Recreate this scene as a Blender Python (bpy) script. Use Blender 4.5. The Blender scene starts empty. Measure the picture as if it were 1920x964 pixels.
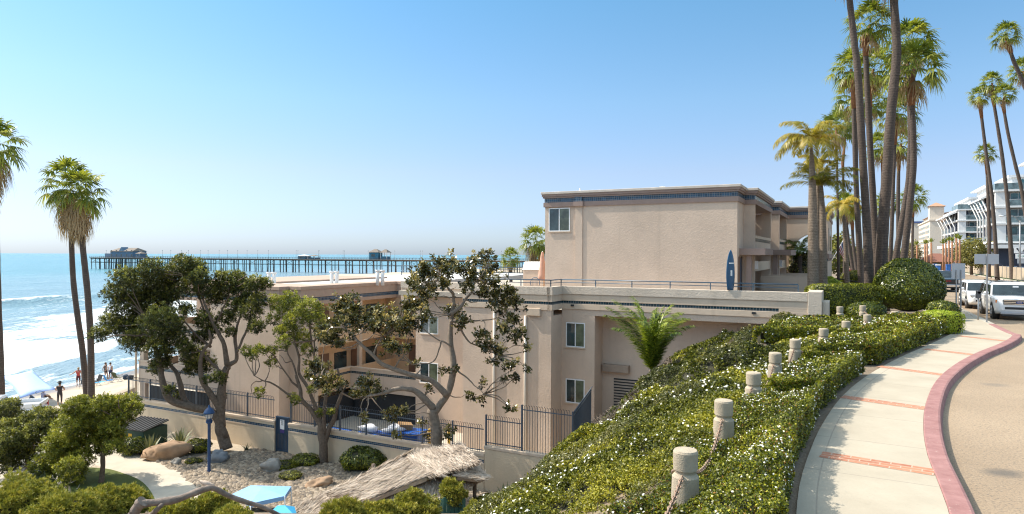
import bpy, bmesh, math, random
import numpy as np
from mathutils import Vector, Matrix, Euler
R = math.radians
rng = np.random.default_rng(11)
random.seed(11)
scene = bpy.context.scene
C = scene.collection

# ------------------------------------------------------------ camera, sky, sun, exposure
CH = 3.1                       # eye height over the sidewalk (z = 0)
FPX = 1250.0                   # focal length in pixels of a 1920 px wide frame
cam_d = bpy.data.cameras.new('camera')
cam = bpy.data.objects.new('camera', cam_d); C.objects.link(cam)
cam_d.sensor_width = 36.0
cam_d.lens = 36.0 * FPX / 1920
cam_d.clip_start = 0.2; cam_d.clip_end = 60000
ROLL = 0.22
cam.matrix_world = Matrix.Translation((0, 0, CH)) @ Euler((R(90 - 0.20), 0, 0)).to_matrix().to_4x4() @ Matrix.Rotation(R(ROLL), 4, 'Z')
scene.camera = cam

SUN_EL = 47.0
SUN_AZ = (-0.957, 0.29)       # horizontal direction towards the sun
world = bpy.data.worlds.new('World'); scene.world = world
world.use_nodes = True
wt = world.node_tree; wt.nodes.clear()
w_out = wt.nodes.new('ShaderNodeOutputWorld'); w_bg = wt.nodes.new('ShaderNodeBackground')
sky = wt.nodes.new('ShaderNodeTexSky'); sky.sky_type = 'NISHITA'; sky.sun_disc = False
sky.sun_elevation = R(SUN_EL)
sky.sun_rotation = math.atan2(SUN_AZ[0], SUN_AZ[1])
sky.altitude = 0; sky.air_density = 1.0; sky.dust_density = 0.6; sky.ozone_density = 2.0
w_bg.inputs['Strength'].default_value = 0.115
# sky tint: bluer towards the horizon, boosted overhead as added warm fill for shade
_tc = wt.nodes.new('ShaderNodeTexCoord'); _sx = wt.nodes.new('ShaderNodeSeparateXYZ'); wt.links.new(_tc.outputs['Generated'], _sx.inputs[0])
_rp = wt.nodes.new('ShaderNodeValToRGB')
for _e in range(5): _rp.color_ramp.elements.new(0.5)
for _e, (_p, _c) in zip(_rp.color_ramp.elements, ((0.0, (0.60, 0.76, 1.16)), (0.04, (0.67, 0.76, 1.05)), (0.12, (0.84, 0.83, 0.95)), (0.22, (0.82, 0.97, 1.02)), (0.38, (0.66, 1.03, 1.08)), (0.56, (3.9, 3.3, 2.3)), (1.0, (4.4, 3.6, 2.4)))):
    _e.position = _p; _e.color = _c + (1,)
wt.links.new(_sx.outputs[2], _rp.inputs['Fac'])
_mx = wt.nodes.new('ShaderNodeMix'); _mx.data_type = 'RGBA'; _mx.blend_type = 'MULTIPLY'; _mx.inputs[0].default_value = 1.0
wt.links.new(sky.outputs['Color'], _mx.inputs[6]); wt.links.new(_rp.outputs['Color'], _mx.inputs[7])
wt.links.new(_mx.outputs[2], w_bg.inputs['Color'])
wt.links.new(w_bg.outputs['Background'], w_out.inputs['Surface'])

sun_d = bpy.data.lights.new('sun', 'SUN'); sun = bpy.data.objects.new('sun', sun_d); C.objects.link(sun)
sun_d.energy = 3.95; sun_d.angle = R(0.53); sun_d.color = (1.0, 0.93, 0.82)
_sd = Vector((SUN_AZ[0] * math.cos(R(SUN_EL)), SUN_AZ[1] * math.cos(R(SUN_EL)), math.sin(R(SUN_EL)))).normalized()
sun.rotation_euler = _sd.to_track_quat('Z', 'Y').to_euler()
sun.location = (-60, -10, 90)

scene.view_settings.view_transform = 'Standard'
scene.view_settings.look = 'None'
scene.view_settings.exposure = 0.66
scene.view_settings.gamma = 1.0
scene.view_settings.use_curve_mapping = False
scene.render.engine = 'CYCLES'
scene.cycles.max_bounces = 8
scene.cycles.diffuse_bounces = 5
scene.cycles.glossy_bounces = 3
scene.cycles.transmission_bounces = 4
scene.cycles.transparent_max_bounces = 8
scene.cycles.use_denoising = True
scene.cycles.sample_clamp_indirect = 4.0
scene.cycles.filter_width = 1.15

# ------------------------------------------------------------ pixel to place
CAM_M = cam.matrix_world.copy()
CAM_R = np.array(CAM_M.to_3x3())
CAM_RI = np.linalg.inv(CAM_R)
def ray(px, py):
    d = CAM_R @ np.array([(px - 960) / FPX, -(py - 482) / FPX, -1.0])
    return d / d[1]                                    # scaled so that y = 1 (depth)
def at(px, py, Y):
    d = ray(px, py); return np.array([d[0] * Y, Y, CH + d[2] * Y])
def on_z(px, py, z):
    d = ray(px, py); return at(px, py, (z - CH) / d[2])
def pix(p):
    q = CAM_RI @ (np.asarray(p, float) - np.array([0, 0, CH]))
    return 960 + FPX * q[0] / -q[2], 482 - FPX * q[1] / -q[2]

# hotel frame: x to the right along the south face, y away along the street
TH = R(27.0)
OX, OY = 13.99, 31.5
UX, UY = math.sin(TH), math.cos(TH)
def W(x, y, z=0.0):
    return np.array([OX + x * UY + y * UX, OY - x * UX + y * UY, z])
def L(X, Y):
    X = np.asarray(X, float) - OX; Y = np.asarray(Y, float) - OY
    return X * UY - Y * UX, X * UX + Y * UY
def loc_x(px, y):
    """local x of the hotel plane y = const under pixel column px (taken at the horizon)"""
    t = ray(px, 479)[0]
    return (t * (OY + y * UY) - OX - y * UX) / (UY + t * UX)
def loc_z(px, py, y):
    x = loc_x(px, y); Y = OY - x * UX + y * UY
    return at(px, py, Y)[2]

# ------------------------------------------------------------ noise
def _hash(ix, iy, iz):
    h = (ix * 374761393 + iy * 668265263 + iz * 2147483647 * 3 + 1274126177) & 0xFFFFFFFF
    h = ((h ^ (h >> 13)) * 1274126177) & 0xFFFFFFFF
    h = (h ^ (h >> 16)) & 0xFFFF
    return h / 65535.0
def vnoise(x, y, z=0.0):
    x, y, z = np.broadcast_arrays(np.asarray(x, float), np.asarray(y, float), np.asarray(z, float))
    ix, iy, iz = np.floor(x).astype(np.int64), np.floor(y).astype(np.int64), np.floor(z).astype(np.int64)
    fx, fy, fz = x - ix, y - iy, z - iz
    fx, fy, fz = [f * f * (3 - 2 * f) for f in (fx, fy, fz)]
    r = 0
    for dx in (0, 1):
        for dy in (0, 1):
            for dz in (0, 1):
                w = (fx if dx else 1 - fx) * (fy if dy else 1 - fy) * (fz if dz else 1 - fz)
                r = r + w * _hash(ix + dx, iy + dy, iz + dz)
    return r * 2 - 1
def smooth(a, b, x):
    t = np.clip((np.asarray(x, float) - a) / (b - a), 0, 1); return t * t * (3 - 2 * t)
def catmull(pts, n=8):
    P = [np.asarray(p, float) for p in pts]; out = []
    Q = [2 * P[0] - P[1]] + P + [2 * P[-1] - P[-2]]
    for i in range(1, len(Q) - 2):
        for k in range(n):
            t = k / n
            out.append(0.5 * (2 * Q[i] + (Q[i + 1] - Q[i - 1]) * t + (2 * Q[i - 1] - 5 * Q[i] + 4 * Q[i + 1] - Q[i + 2]) * t * t
                              + (-Q[i - 1] + 3 * Q[i] - 3 * Q[i + 1] + Q[i + 2]) * t ** 3))
    out.append(P[-1]); return np.array(out)

# ------------------------------------------------------------ materials
def new_mat(name):
    m = bpy.data.materials.new(name); m.use_nodes = True
    nt = m.node_tree; nt.nodes.clear()
    out = nt.nodes.new('ShaderNodeOutputMaterial'); b = nt.nodes.new('ShaderNodeBsdfPrincipled')
    nt.links.new(b.outputs[0], out.inputs['Surface'])
    return m, nt, b, out
def coords(nt, kind='Object'):
    return nt.nodes.new('ShaderNodeTexCoord').outputs[kind]
def noise_node(nt, vec, scale, detail=4, rough=0.6):
    n = nt.nodes.new('ShaderNodeTexNoise'); n.inputs['Scale'].default_value = scale
    n.inputs['Detail'].default_value = detail; n.inputs['Roughness'].default_value = rough
    if vec is not None: nt.links.new(vec, n.inputs['Vector'])
    return n
def ramp(nt, fac, stops):
    r = nt.nodes.new('ShaderNodeValToRGB')
    while len(r.color_ramp.elements) < len(stops): r.color_ramp.elements.new(0.5)
    for e, (p, c) in zip(r.color_ramp.elements, stops):
        e.position = p; e.color = tuple(c) + ((1,) if len(c) == 3 else ())
    nt.links.new(fac, r.inputs['Fac']); return r.outputs['Color']
def mixc(nt, fac, a, b, mode='MIX'):
    m = nt.nodes.new('ShaderNodeMix'); m.data_type = 'RGBA'; m.blend_type = mode
    for i, v in ((0, fac), (6, a), (7, b)):
        if hasattr(v, 'links'): nt.links.new(v, m.inputs[i])
        else: m.inputs[i].default_value = v if i == 0 else (tuple(v) + (1,) if len(v) == 3 else v)
    return m.outputs[2]
def mathn(nt, op, a, b=None, c=None):
    m = nt.nodes.new('ShaderNodeMath'); m.operation = op
    for i, v in enumerate((a, b, c)):
        if v is None: continue
        if hasattr(v, 'links'): nt.links.new(v, m.inputs[i])
        else: m.inputs[i].default_value = v
    return m.outputs[0]
def bump(nt, b, height, strength, dist=0.02):
    n = nt.nodes.new('ShaderNodeBump'); n.inputs['Strength'].default_value = strength; n.inputs['Distance'].default_value = dist
    nt.links.new(height, n.inputs['Height']); nt.links.new(n.outputs[0], b.inputs['Normal']); return n
def plain(name, col, rough=0.5, metal=0.0, var=0.12, scale=3.0, bmp=0.0, bscale=40.0, spec=0.5):
    """a surface colour with a little mottling of its own"""
    m, nt, b, _ = new_mat(name)
    vec = coords(nt)
    n = noise_node(nt, vec, scale, 5)
    lo = [max(0, c * (1 - var)) for c in col]; hi = [min(1, c * (1 + var)) for c in col]
    nt.links.new(ramp(nt, n.outputs['Fac'], [(0.3, lo), (0.7, hi)]), b.inputs['Base Color'])
    b.inputs['Roughness'].default_value = rough; b.inputs['Metallic'].default_value = metal
    b.inputs['Specular IOR Level'].default_value = spec
    if bmp:
        n2 = noise_node(nt, vec, bscale, 3); bump(nt, b, n2.outputs['Fac'], bmp)
    return m
def stucco(name, col, grime=0.12, bstr=0.55):
    m, nt, b, _ = new_mat(name)
    vec = coords(nt)
    big = noise_node(nt, vec, 0.55, 5, 0.65); fine = noise_node(nt, vec, 9.0, 4, 0.7); fin2 = noise_node(nt, vec, 26.0, 2)
    mp = nt.nodes.new('ShaderNodeMapping'); mp.inputs['Scale'].default_value = (2.2, 2.2, 0.18)
    nt.links.new(vec, mp.inputs['Vector'])
    streak = noise_node(nt, mp.outputs[0], 1.0, 4)
    lo = [c * (1 - grime) for c in col]; hi = [min(1, c * (1 + grime * 0.6)) for c in col]
    c1 = ramp(nt, big.outputs['Fac'], [(0.32, lo), (0.68, hi)])
    c2 = mixc(nt, ramp(nt, streak.outputs['Fac'], [(0.54, (0, 0, 0)), (0.74, (0.45, 0.45, 0.45))]), c1, [c * 0.72 for c in col])
    c3 = mixc(nt, ramp(nt, fine.outputs['Fac'], [(0.35, (0.14, 0.14, 0.14)), (0.6, (0, 0, 0))]), c2, [c * 0.78 for c in col])
    nt.links.new(c3, b.inputs['Base Color'])
    b.inputs['Roughness'].default_value = 0.92; b.inputs['Specular IOR Level'].default_value = 0.2
    h = mathn(nt, 'ADD', fine.outputs['Fac'], mathn(nt, 'MULTIPLY', fin2.outputs['Fac'], 0.5))
    bump(nt, b, h, bstr, 0.05)
    return m
def tile_mat(name, col, size=0.13, grout=(0.25, 0.25, 0.24)):
    m, nt, b, _ = new_mat(name)
    vec = coords(nt)
    sp = nt.nodes.new('ShaderNodeSeparateXYZ'); nt.links.new(vec, sp.inputs[0])
    cb = nt.nodes.new('ShaderNodeCombineXYZ')
    nt.links.new(mathn(nt, 'ADD', sp.outputs[0], sp.outputs[1]), cb.inputs[0]); nt.links.new(sp.outputs[2], cb.inputs[1])
    br = nt.nodes.new('ShaderNodeTexBrick'); br.offset = 0
    nt.links.new(cb.outputs[0], br.inputs['Vector'])
    br.inputs['Scale'].default_value = 1.0; br.inputs['Brick Width'].default_value = size; br.inputs['Row Height'].default_value = size
    br.inputs['Mortar Size'].default_value = size * 0.06; br.inputs['Color1'].default_value = tuple(col) + (1,)
    br.inputs['Color2'].default_value = tuple(c * 0.45 for c in col) + (1,); br.inputs['Mortar'].default_value = tuple(grout) + (1,)
    nt.links.new(br.outputs['Color'], b.inputs['Base Color'])
    b.inputs['Roughness'].default_value = 0.25
    return m
def leaf_mat(name, dark, mid, light, trans=0.35, rough=0.45, attr='rnd', spec=0.4):
    m, nt, b, out = new_mat(name)
    a = nt.nodes.new('ShaderNodeAttribute'); a.attribute_name = attr
    col = ramp(nt, a.outputs['Fac'], [(0.0, dark), (0.5, mid), (1.0, light)])
    nt.links.new(col, b.inputs['Base Color']); b.inputs['Roughness'].default_value = rough
    b.inputs['Specular IOR Level'].default_value = spec
    t = nt.nodes.new('ShaderNodeBsdfTranslucent')
    nt.links.new(mixc(nt, 1.0, col, (1.0, 1.0, 0.45), 'MULTIPLY'), t.inputs['Color'])
    mx = nt.nodes.new('ShaderNodeMixShader'); mx.inputs[0].default_value = trans
    nt.links.new(b.outputs[0], mx.inputs[1]); nt.links.new(t.outputs[0], mx.inputs[2])
    nt.links.new(mx.outputs[0], out.inputs['Surface'])
    return m
def glass_mat(name, tint=(0.03, 0.05, 0.055), rough=0.04):
    m, nt, b, _ = new_mat(name)
    vec = coords(nt); n = noise_node(nt, vec, 1.1, 3)
    nt.links.new(ramp(nt, n.outputs['Fac'], [(0.35, [c * 0.5 for c in tint]), (0.65, [c * 1.6 for c in tint])]), b.inputs['Base Color'])
    b.inputs['Roughness'].default_value = rough; b.inputs['Specular IOR Level'].default_value = 0.8
    return m

# ------------------------------------------------------------ mesh builder
class MB:
    def __init__(s): s.v = []; s.f = []; s.m = []; s.sm = []
    def add(s, verts, faces, mat=0, smooth=False):
        o = len(s.v); s.v.extend([tuple(map(float, p)) for p in verts])
        for f in faces: s.f.append(tuple(i + o for i in f)); s.m.append(mat); s.sm.append(smooth)
        return s
    def box(s, x0, x1, y0, y1, z0, z1, mat=0, rz=0.0, c=None):
        v = [(x, y, z) for z in (z0, z1) for y in (y0, y1) for x in (x0, x1)]
        if rz:
            cx, cy = c if c else ((x0 + x1) / 2, (y0 + y1) / 2); k, q = math.cos(rz), math.sin(rz)
            v = [(cx + (x - cx) * k - (y - cy) * q, cy + (x - cx) * q + (y - cy) * k, z) for x, y, z in v]
        return s.add(v, [(0, 2, 3, 1), (4, 5, 7, 6), (0, 1, 5, 4), (1, 3, 7, 5), (3, 2, 6, 7), (2, 0, 4, 6)], mat)
    def tube(s, pts, rad, n=8, mat=0, smooth=True, caps=True, squash=1.0):
        P = [np.asarray(p, float) for p in pts]
        if np.isscalar(rad): rad = [rad] * len(P)
        vs = []; up0 = None
        for i, p in enumerate(P):
            t = P[min(i + 1, len(P) - 1)] - P[max(i - 1, 0)]; t = t / (np.linalg.norm(t) + 1e-9)
            if up0 is None: up0 = np.array([0, 0, 1.0]) if abs(t[2]) < 0.9 else np.array([1.0, 0, 0])
            a = np.cross(t, up0); a /= np.linalg.norm(a) + 1e-9; b = np.cross(a, t); up0 = b
            for k in range(n):
                th = 2 * math.pi * k / n
                vs.append(p + rad[i] * (math.cos(th) * a + squash * math.sin(th) * b))
        fs = [(i * n + k, i * n + (k + 1) % n, (i + 1) * n + (k + 1) % n, (i + 1) * n + k) for i in range(len(P) - 1) for k in range(n)]
        s.add(vs, fs, mat, smooth)
        if caps:
            o = len(s.v) - len(vs)
            s.f.append(tuple(o + k for k in reversed(range(n)))); s.m.append(mat); s.sm.append(False)
            o2 = o + (len(P) - 1) * n
            s.f.append(tuple(o2 + k for k in range(n))); s.m.append(mat); s.sm.append(False)
        return s
    def lathe(s, prof, n=16, mat=0, c=(0, 0, 0), smooth=True):
        vs = [(c[0] + r * math.cos(2 * math.pi * k / n), c[1] + r * math.sin(2 * math.pi * k / n), c[2] + z) for r, z in prof for k in range(n)]
        fs = [(i * n + k, i * n + (k + 1) % n, (i + 1) * n + (k + 1) % n, (i + 1) * n + k) for i in range(len(prof) - 1) for k in range(n)]
        s.add(vs, fs, mat, smooth)
        o = len(s.v) - len(vs)
        s.f.append(tuple(o + k for k in reversed(range(n)))); s.m.append(mat); s.sm.append(False)
        o += (len(prof) - 1) * n
        s.f.append(tuple(o + k for k in range(n))); s.m.append(mat); s.sm.append(False)
        return s
    def prism(s, poly, z0, z1, mat=0):
        n = len(poly)
        v = [(p[0], p[1], z0) for p in poly] + [(p[0], p[1], z1) for p in poly]
        return s.add(v, [tuple(reversed(range(n))), tuple(range(n, 2 * n))] + [(i, (i + 1) % n, n + (i + 1) % n, n + i) for i in range(n)], mat)
    def extr(s, poly_xz, y0, y1, mat=0):
        n = len(poly_xz)
        v = [(p[0], y0, p[1]) for p in poly_xz] + [(p[0], y1, p[1]) for p in poly_xz]
        return s.add(v, [tuple(range(n)), tuple(reversed(range(n, 2 * n)))] + [((i + 1) % n, i, n + i, n + (i + 1) % n) for i in range(n)], mat)
    def quad(s, a, b, c, d, mat=0): return s.add([a, b, c, d], [(0, 1, 2, 3)], mat)
    def ball(s, c, r, n=10, mat=0, jit=0.0, seed=0):
        if np.isscalar(r): r = (r, r, r)
        rr = np.random.default_rng(seed); vs = []; m = max(5, n // 2 + 1)
        for i in range(m + 1):
            ph = math.pi * i / m
            for k in range(n):
                th = 2 * math.pi * k / n
                q = np.array([math.sin(ph) * math.cos(th), math.sin(ph) * math.sin(th), math.cos(ph)])
                j = 1 + jit * float(vnoise(q[0] * 1.7 + seed * 7.3, q[1] * 1.7, q[2] * 1.7 + seed))
                if jit: j *= 1 + 0.3 * jit * float(vnoise(q[0] * 5 + seed, q[1] * 5, q[2] * 5))
                vs.append((c[0] + r[0] * q[0] * j, c[1] + r[1] * q[1] * j, c[2] + r[2] * q[2] * j))
        fs = [(i * n + k, (i + 1) * n + k, (i + 1) * n + (k + 1) % n, i * n + (k + 1) % n) for i in range(m) for k in range(n)]
        return s.add(vs, fs, mat, True)
    def build(s, name, mats, parent=None, bevel=0.0):
        me = bpy.data.meshes.new(name)
        me.from_pydata(s.v, [], s.f)
        if not isinstance(mats, (list, tuple)): mats = [mats]
        for m in mats: me.materials.append(m)
        me.polygons.foreach_set('material_index', s.m); me.polygons.foreach_set('use_smooth', s.sm)
        me.update()
        o = bpy.data.objects.new(name, me); C.objects.link(o)
        if parent is not None: o.parent = parent
        if bevel:
            b = o.modifiers.new('bevel', 'BEVEL'); b.width = bevel; b.segments = 2; b.limit_method = 'ANGLE'
        return o

def tag(o, label=None, cat=None, group=None, kind=None):
    if label: o['label'] = label
    if cat: o['category'] = cat
    if group: o['group'] = group
    if kind: o['kind'] = kind
    return o
def thing(name, label, cat, loc=(0, 0, 0), rz=0.0, group=None):
    o = bpy.data.objects.new(name, None); C.objects.link(o)
    o.location = [float(q) for q in loc]; o.rotation_euler = (0, 0, rz); o.empty_display_size = 0.2
    return tag(o, label, cat, group)
def structure(o, kind='structure'):
    o['kind'] = kind; return o
def kids(o): return [c for c in C.objects if c.parent == o]
def copy_tree(o, parent=None):
    c = o.copy(); C.objects.link(c); c.parent = parent
    for ch in kids(o): copy_tree(ch, c)
    return c
def dup(o, loc, rz=0.0, label=None, group=None, scale=None):
    c = copy_tree(o); c.location = [float(q) for q in loc]; c.rotation_euler = (0, 0, rz)
    if scale: c.scale = (scale,) * 3
    if label: c['label'] = label
    if group: c['group'] = group
    return c

def leaf_mesh(name, cen, axis, nor, ln, wd, rnd, mats, parent=None, matidx=None):
    """one object of many single leaves: a pointed quad each"""
    n = len(cen)
    axis = axis / (np.linalg.norm(axis, axis=1, keepdims=True) + 1e-9)
    side = np.cross(axis, nor); side /= np.linalg.norm(side, axis=1, keepdims=True) + 1e-9
    ln = np.broadcast_to(np.asarray(ln, float), (n,))[:, None]; wd = np.broadcast_to(np.asarray(wd, float), (n,))[:, None]
    V = np.empty((n, 4, 3), np.float32)
    V[:, 0] = cen - axis * ln * 0.5; V[:, 1] = cen + side * wd * 0.5 + axis * ln * 0.05
    V[:, 2] = cen + axis * ln * 0.5; V[:, 3] = cen - side * wd * 0.5 + axis * ln * 0.05
    return quads_mesh(name, V, rnd, mats, parent, matidx)
def quads_mesh(name, V, rnd, mats, parent=None, matidx=None):
    n = len(V)
    me = bpy.data.meshes.new(name)
    me.vertices.add(4 * n); me.vertices.foreach_set('co', np.ascontiguousarray(V, dtype=np.float32).ravel())
    me.loops.add(4 * n); me.loops.foreach_set('vertex_index', np.arange(4 * n, dtype=np.int32))
    me.polygons.add(n); me.polygons.foreach_set('loop_start', np.arange(0, 4 * n, 4, dtype=np.int32))
    if matidx is not None: me.polygons.foreach_set('material_index', np.asarray(matidx, np.int32))
    me.update(calc_edges=True)
    at_ = me.attributes.new('rnd', 'FLOAT', 'POINT')
    at_.data.foreach_set('value', np.repeat(np.broadcast_to(np.asarray(rnd, np.float32), (n,)), 4))
    for m in (mats if isinstance(mats, (list, tuple)) else [mats]): me.materials.append(m)
    o = bpy.data.objects.new(name, me); C.objects.link(o)
    if parent is not None: o.parent = parent
    return o
def unit(v): return v / (np.linalg.norm(v, axis=-1, keepdims=True) + 1e-9)
# ============================================================ SETTING
SEA_Z = -9.6
SHORE = np.array([(-75, -200), (-52, -20), (-46, 30), (-43.4, 57.7), (-41.0, 70.5), (-42, 100), (-60, 190), (-112, 353), (-74, 436), (-10, 580), (150, 900), (700, 2000), (3500, 7500)], float)
_sh = catmull(SHORE, 6)
def poly_sd(X, Y, poly):
    """signed distance to an open polyline, positive to its right"""
    X = np.asarray(X, float); Y = np.asarray(Y, float); best = np.full(X.shape, 1e18); sg = np.ones(X.shape)
    for (ax, ay), (bx, by) in zip(poly[:-1, :2], poly[1:, :2]):
        ex, ey = bx - ax, by - ay; l2 = ex * ex + ey * ey + 1e-12
        t = np.clip(((X - ax) * ex + (Y - ay) * ey) / l2, 0, 1)
        dx, dy = X - ax - t * ex, Y - ay - t * ey; d = dx * dx + dy * dy
        m = d < best; best = np.where(m, d, best); sg = np.where(m, np.where(ey * dx - ex * dy > 0, 1.0, -1.0), sg)
    return np.sqrt(best) * sg
def shore_d(X, Y): return poly_sd(X, Y, _sh)

sw_left_px = [(1488, 1060), (1493, 964), (1500, 905), (1517, 850), (1542, 795), (1580, 742), (1628, 703), (1685, 671), (1742, 646), (1786, 624)]
curb_in_px = [(1800, 1060), (1780, 964), (1757, 900), (1738, 850), (1731, 800), (1736, 755), (1756, 713), (1791, 683), (1832, 661), (1870, 646)]
tip = [W(7.0, -7.5), W(7.42, -5.0), W(7.45, -2.0)]
curb_pts = [on_z(px, py, 0) for px, py in curb_in_px] + [on_z(1893, 634, 0), on_z(1898, 626, 0), W(7.45, -1.0), W(7.45, 6)] + [W(7.45, y) for y in (20, 60, 150, 420)]
left_pts = [on_z(px, py, 0) for px, py in sw_left_px] + [on_z(1802, 610, 0), W(6.05, 3.5), W(5.6, 9)] + [W(5.3, y) for y in (20, 60, 150, 420)]
curb_c = catmull(curb_pts, 10); left_c = catmull(left_pts, 10)
def resample(c, n):
    s = np.concatenate([[0], np.cumsum(np.linalg.norm(np.diff(c[:, :2], axis=0), axis=1))])
    t = np.linspace(0, s[-1], n); return np.stack([np.interp(t, s, c[:, k]) for k in range(c.shape[1])], 1)
def offset(c, d):
    t = np.gradient(c[:, :2], axis=0); t = t / np.linalg.norm(t, axis=1, keepdims=True)
    o = c.copy(); o[:, 0] += t[:, 1] * d; o[:, 1] -= t[:, 0] * d; return o       # d > 0: to the right
B0 = np.array([2.0, 7.7]); BE = np.array([0.546, 0.838])
def bank_ds(X, Y):
    dx, dy = X - B0[0], Y - B0[1]
    return -dx * BE[1] + dy * BE[0], dx * BE[0] + dy * BE[1]      # distance left of the bollards, distance along them
def land(X, Y):
    X = np.asarray(X, float); Y = np.asarray(Y, float)
    d, s = bank_ds(X, Y)
    e = np.maximum(d - 0.42 - 0.161 * np.clip(s, 0, 22), 0)
    z1 = np.maximum(-(0.5 * np.minimum(e, 3.9) + 0.97 * np.maximum(e - 3.9, 0)), -8.0)
    z2 = np.interp(Y, [-20, 4, 10, 14, 18, 22, 26, 29], [-1.5, -1.5, -2.6, -3.35, -4.3, -5.5, -7.0, -8.0])
    z2 = z2 - 0.05 * np.maximum(X - 0, 0)
    z = np.maximum(z1, z2)
    lx, ly = L(X, Y)
    z = np.where((ly > 3) & (lx > -11), np.maximum(z, 0.0), z)     # street level beside and behind the hotel
    sd = shore_d(X, Y)
    z = np.where(sd < 13, np.minimum(z, -8.0 + np.minimum(0.0, (sd - 13) * 0.123)), z)
    z = np.maximum(z, -14.0)
    rs = poly_sd(X, Y, left_c)
    return np.where((rs > 1.0) & (z > -0.6), -0.30, z - 0.03 * smooth(-1.0, -0.2, z))
def hit(px, py, y0=5.0, y1=400.0):
    """where the sight line of a photo pixel meets the ground"""
    d = ray(px, py); Y = np.linspace(y0, y1, 3000); X = d[0] * Y; Z = CH + d[2] * Y
    zl = np.maximum(land(X, Y), SEA_Z); k = np.argmax(Z <= zl)
    return np.array([X[k], Y[k], float(zl[k])])

def grid_mesh(name, xs, ys, zf, mat, kind='structure', attr=None):
    X, Y = np.meshgrid(xs, ys); Z = zf(X, Y); nx, ny = len(xs), len(ys)
    me = bpy.data.meshes.new(name); n = nx * ny
    me.vertices.add(n); me.vertices.foreach_set('co', np.stack([X, Y, Z], -1).astype(np.float32).ravel())
    i = np.arange(n).reshape(ny, nx); q = np.stack([i[:-1, :-1], i[:-1, 1:], i[1:, 1:], i[1:, :-1]], -1).reshape(-1, 4)
    me.loops.add(4 * len(q)); me.loops.foreach_set('vertex_index', q.astype(np.int32).ravel())
    me.polygons.add(len(q)); me.polygons.foreach_set('loop_start', np.arange(0, 4 * len(q), 4, dtype=np.int32))
    me.polygons.foreach_set('use_smooth', np.ones(len(q), bool)); me.update(calc_edges=True)
    if attr:
        for nm, fn in attr.items():
            a = me.attributes.new(nm, 'FLOAT', 'POINT'); a.data.foreach_set('value', fn(X, Y).astype(np.float32).ravel())
    me.materials.append(mat)
    o = bpy.data.objects.new(name, me); C.objects.link(o); o['kind'] = kind; return o

# --- ground sheet: soil on the bank and garden, sand on the beach
m, nt, b, _ = new_mat('soil and sand')
vec = coords(nt)
geo = nt.nodes.new('ShaderNodeAttribute'); geo.attribute_name = 'beach'
n1 = noise_node(nt, vec, 0.8, 6); n2 = noise_node(nt, vec, 14, 3)
wet = nt.nodes.new('ShaderNodeAttribute'); wet.attribute_name = 'wet'
soil = ramp(nt, n1.outputs['Fac'], [(0.3, (0.16, 0.115, 0.075)), (0.7, (0.27, 0.21, 0.15))])
sand = ramp(nt, n1.outputs['Fac'], [(0.3, (0.42, 0.345, 0.255)), (0.7, (0.52, 0.44, 0.34))])
sand2 = mixc(nt, wet.outputs['Fac'], sand, (0.20, 0.155, 0.115))
nt.links.new(mixc(nt, geo.outputs['Fac'], soil, sand2), b.inputs['Base Color'])
rr = nt.nodes.new('ShaderNodeMapRange'); rr.inputs[3].default_value = 0.95; rr.inputs[4].default_value = 0.3
nt.links.new(wet.outputs['Fac'], rr.inputs[0]); nt.links.new(rr.outputs[0], b.inputs['Roughness'])
n3 = noise_node(nt, vec, 1.6, 5, 0.7)
bump(nt, b, mathn(nt, 'ADD', n2.outputs['Fac'], mathn(nt, 'MULTIPLY', n3.outputs['Fac'], 3.0)), 0.6, 0.06)
M_SOIL = m
def axis(lo, hi, f0, f1, step, far):
    a = [f0]
    while a[-1] < f1: a.append(a[-1] + step)
    up = [a[-1]]; st = step
    while up[-1] < hi: st *= far; up.append(up[-1] + st)
    dn = [f0]; st = step
    while dn[-1] > lo: st *= far; dn.append(dn[-1] - st)
    return np.array(dn[:0:-1] + a + up[1:])
gx = axis(-300, 9000, -60, 40, 0.6, 1.18); gy = axis(-60, 9000, 0, 110, 0.6, 1.15)
grid_mesh('ground', gx, gy, lambda X, Y: land(X, Y), M_SOIL,
          attr={'beach': lambda X, Y: smooth(-7.0, -8.02, land(X, Y)) * smooth(40, 26, np.where(Y > 120, 0, shore_d(X, Y))),
                'wet': lambda X, Y: smooth(5.0, 1.0, shore_d(X, Y) + vnoise(X * 0.3, Y * 0.3) * 1.0)})

# --- sea
m, nt, b, out = new_mat('sea water')
vec = coords(nt)
sda = nt.nodes.new('ShaderNodeAttribute'); sda.attribute_name = 'shore'
foam = nt.nodes.new('ShaderNodeAttribute'); foam.attribute_name = 'foam'
mp = nt.nodes.new('ShaderNodeMapping'); mp.inputs['Rotation'].default_value = (0, 0, R(-18)); mp.inputs['Scale'].default_value = (1.0, 0.33, 1.0)
nt.links.new(vec, mp.inputs['Vector'])
w1 = noise_node(nt, mp.outputs[0], 0.05, 6, 0.65); w2 = noise_node(nt, mp.outputs[0], 0.5, 6, 0.6); w3 = noise_node(nt, mp.outputs[0], 2.2, 3, 0.6)
deep = ramp(nt, w1.outputs['Fac'], [(0.3, (0.055, 0.205, 0.25)), (0.7, (0.105, 0.28, 0.325))])
far = nt.nodes.new('ShaderNodeMapRange'); far.inputs[1].default_value = 12; far.inputs[2].default_value = 200
nt.links.new(mathn(nt, 'ABSOLUTE', sda.outputs['Fac']), far.inputs[0])
shal = mixc(nt, far.outputs[0], (0.20, 0.29, 0.33), deep)
fn = noise_node(nt, mp.outputs[0], 0.9, 8, 0.72)
fn2 = noise_node(nt, mp.outputs[0], 0.16, 4, 0.6)
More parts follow.
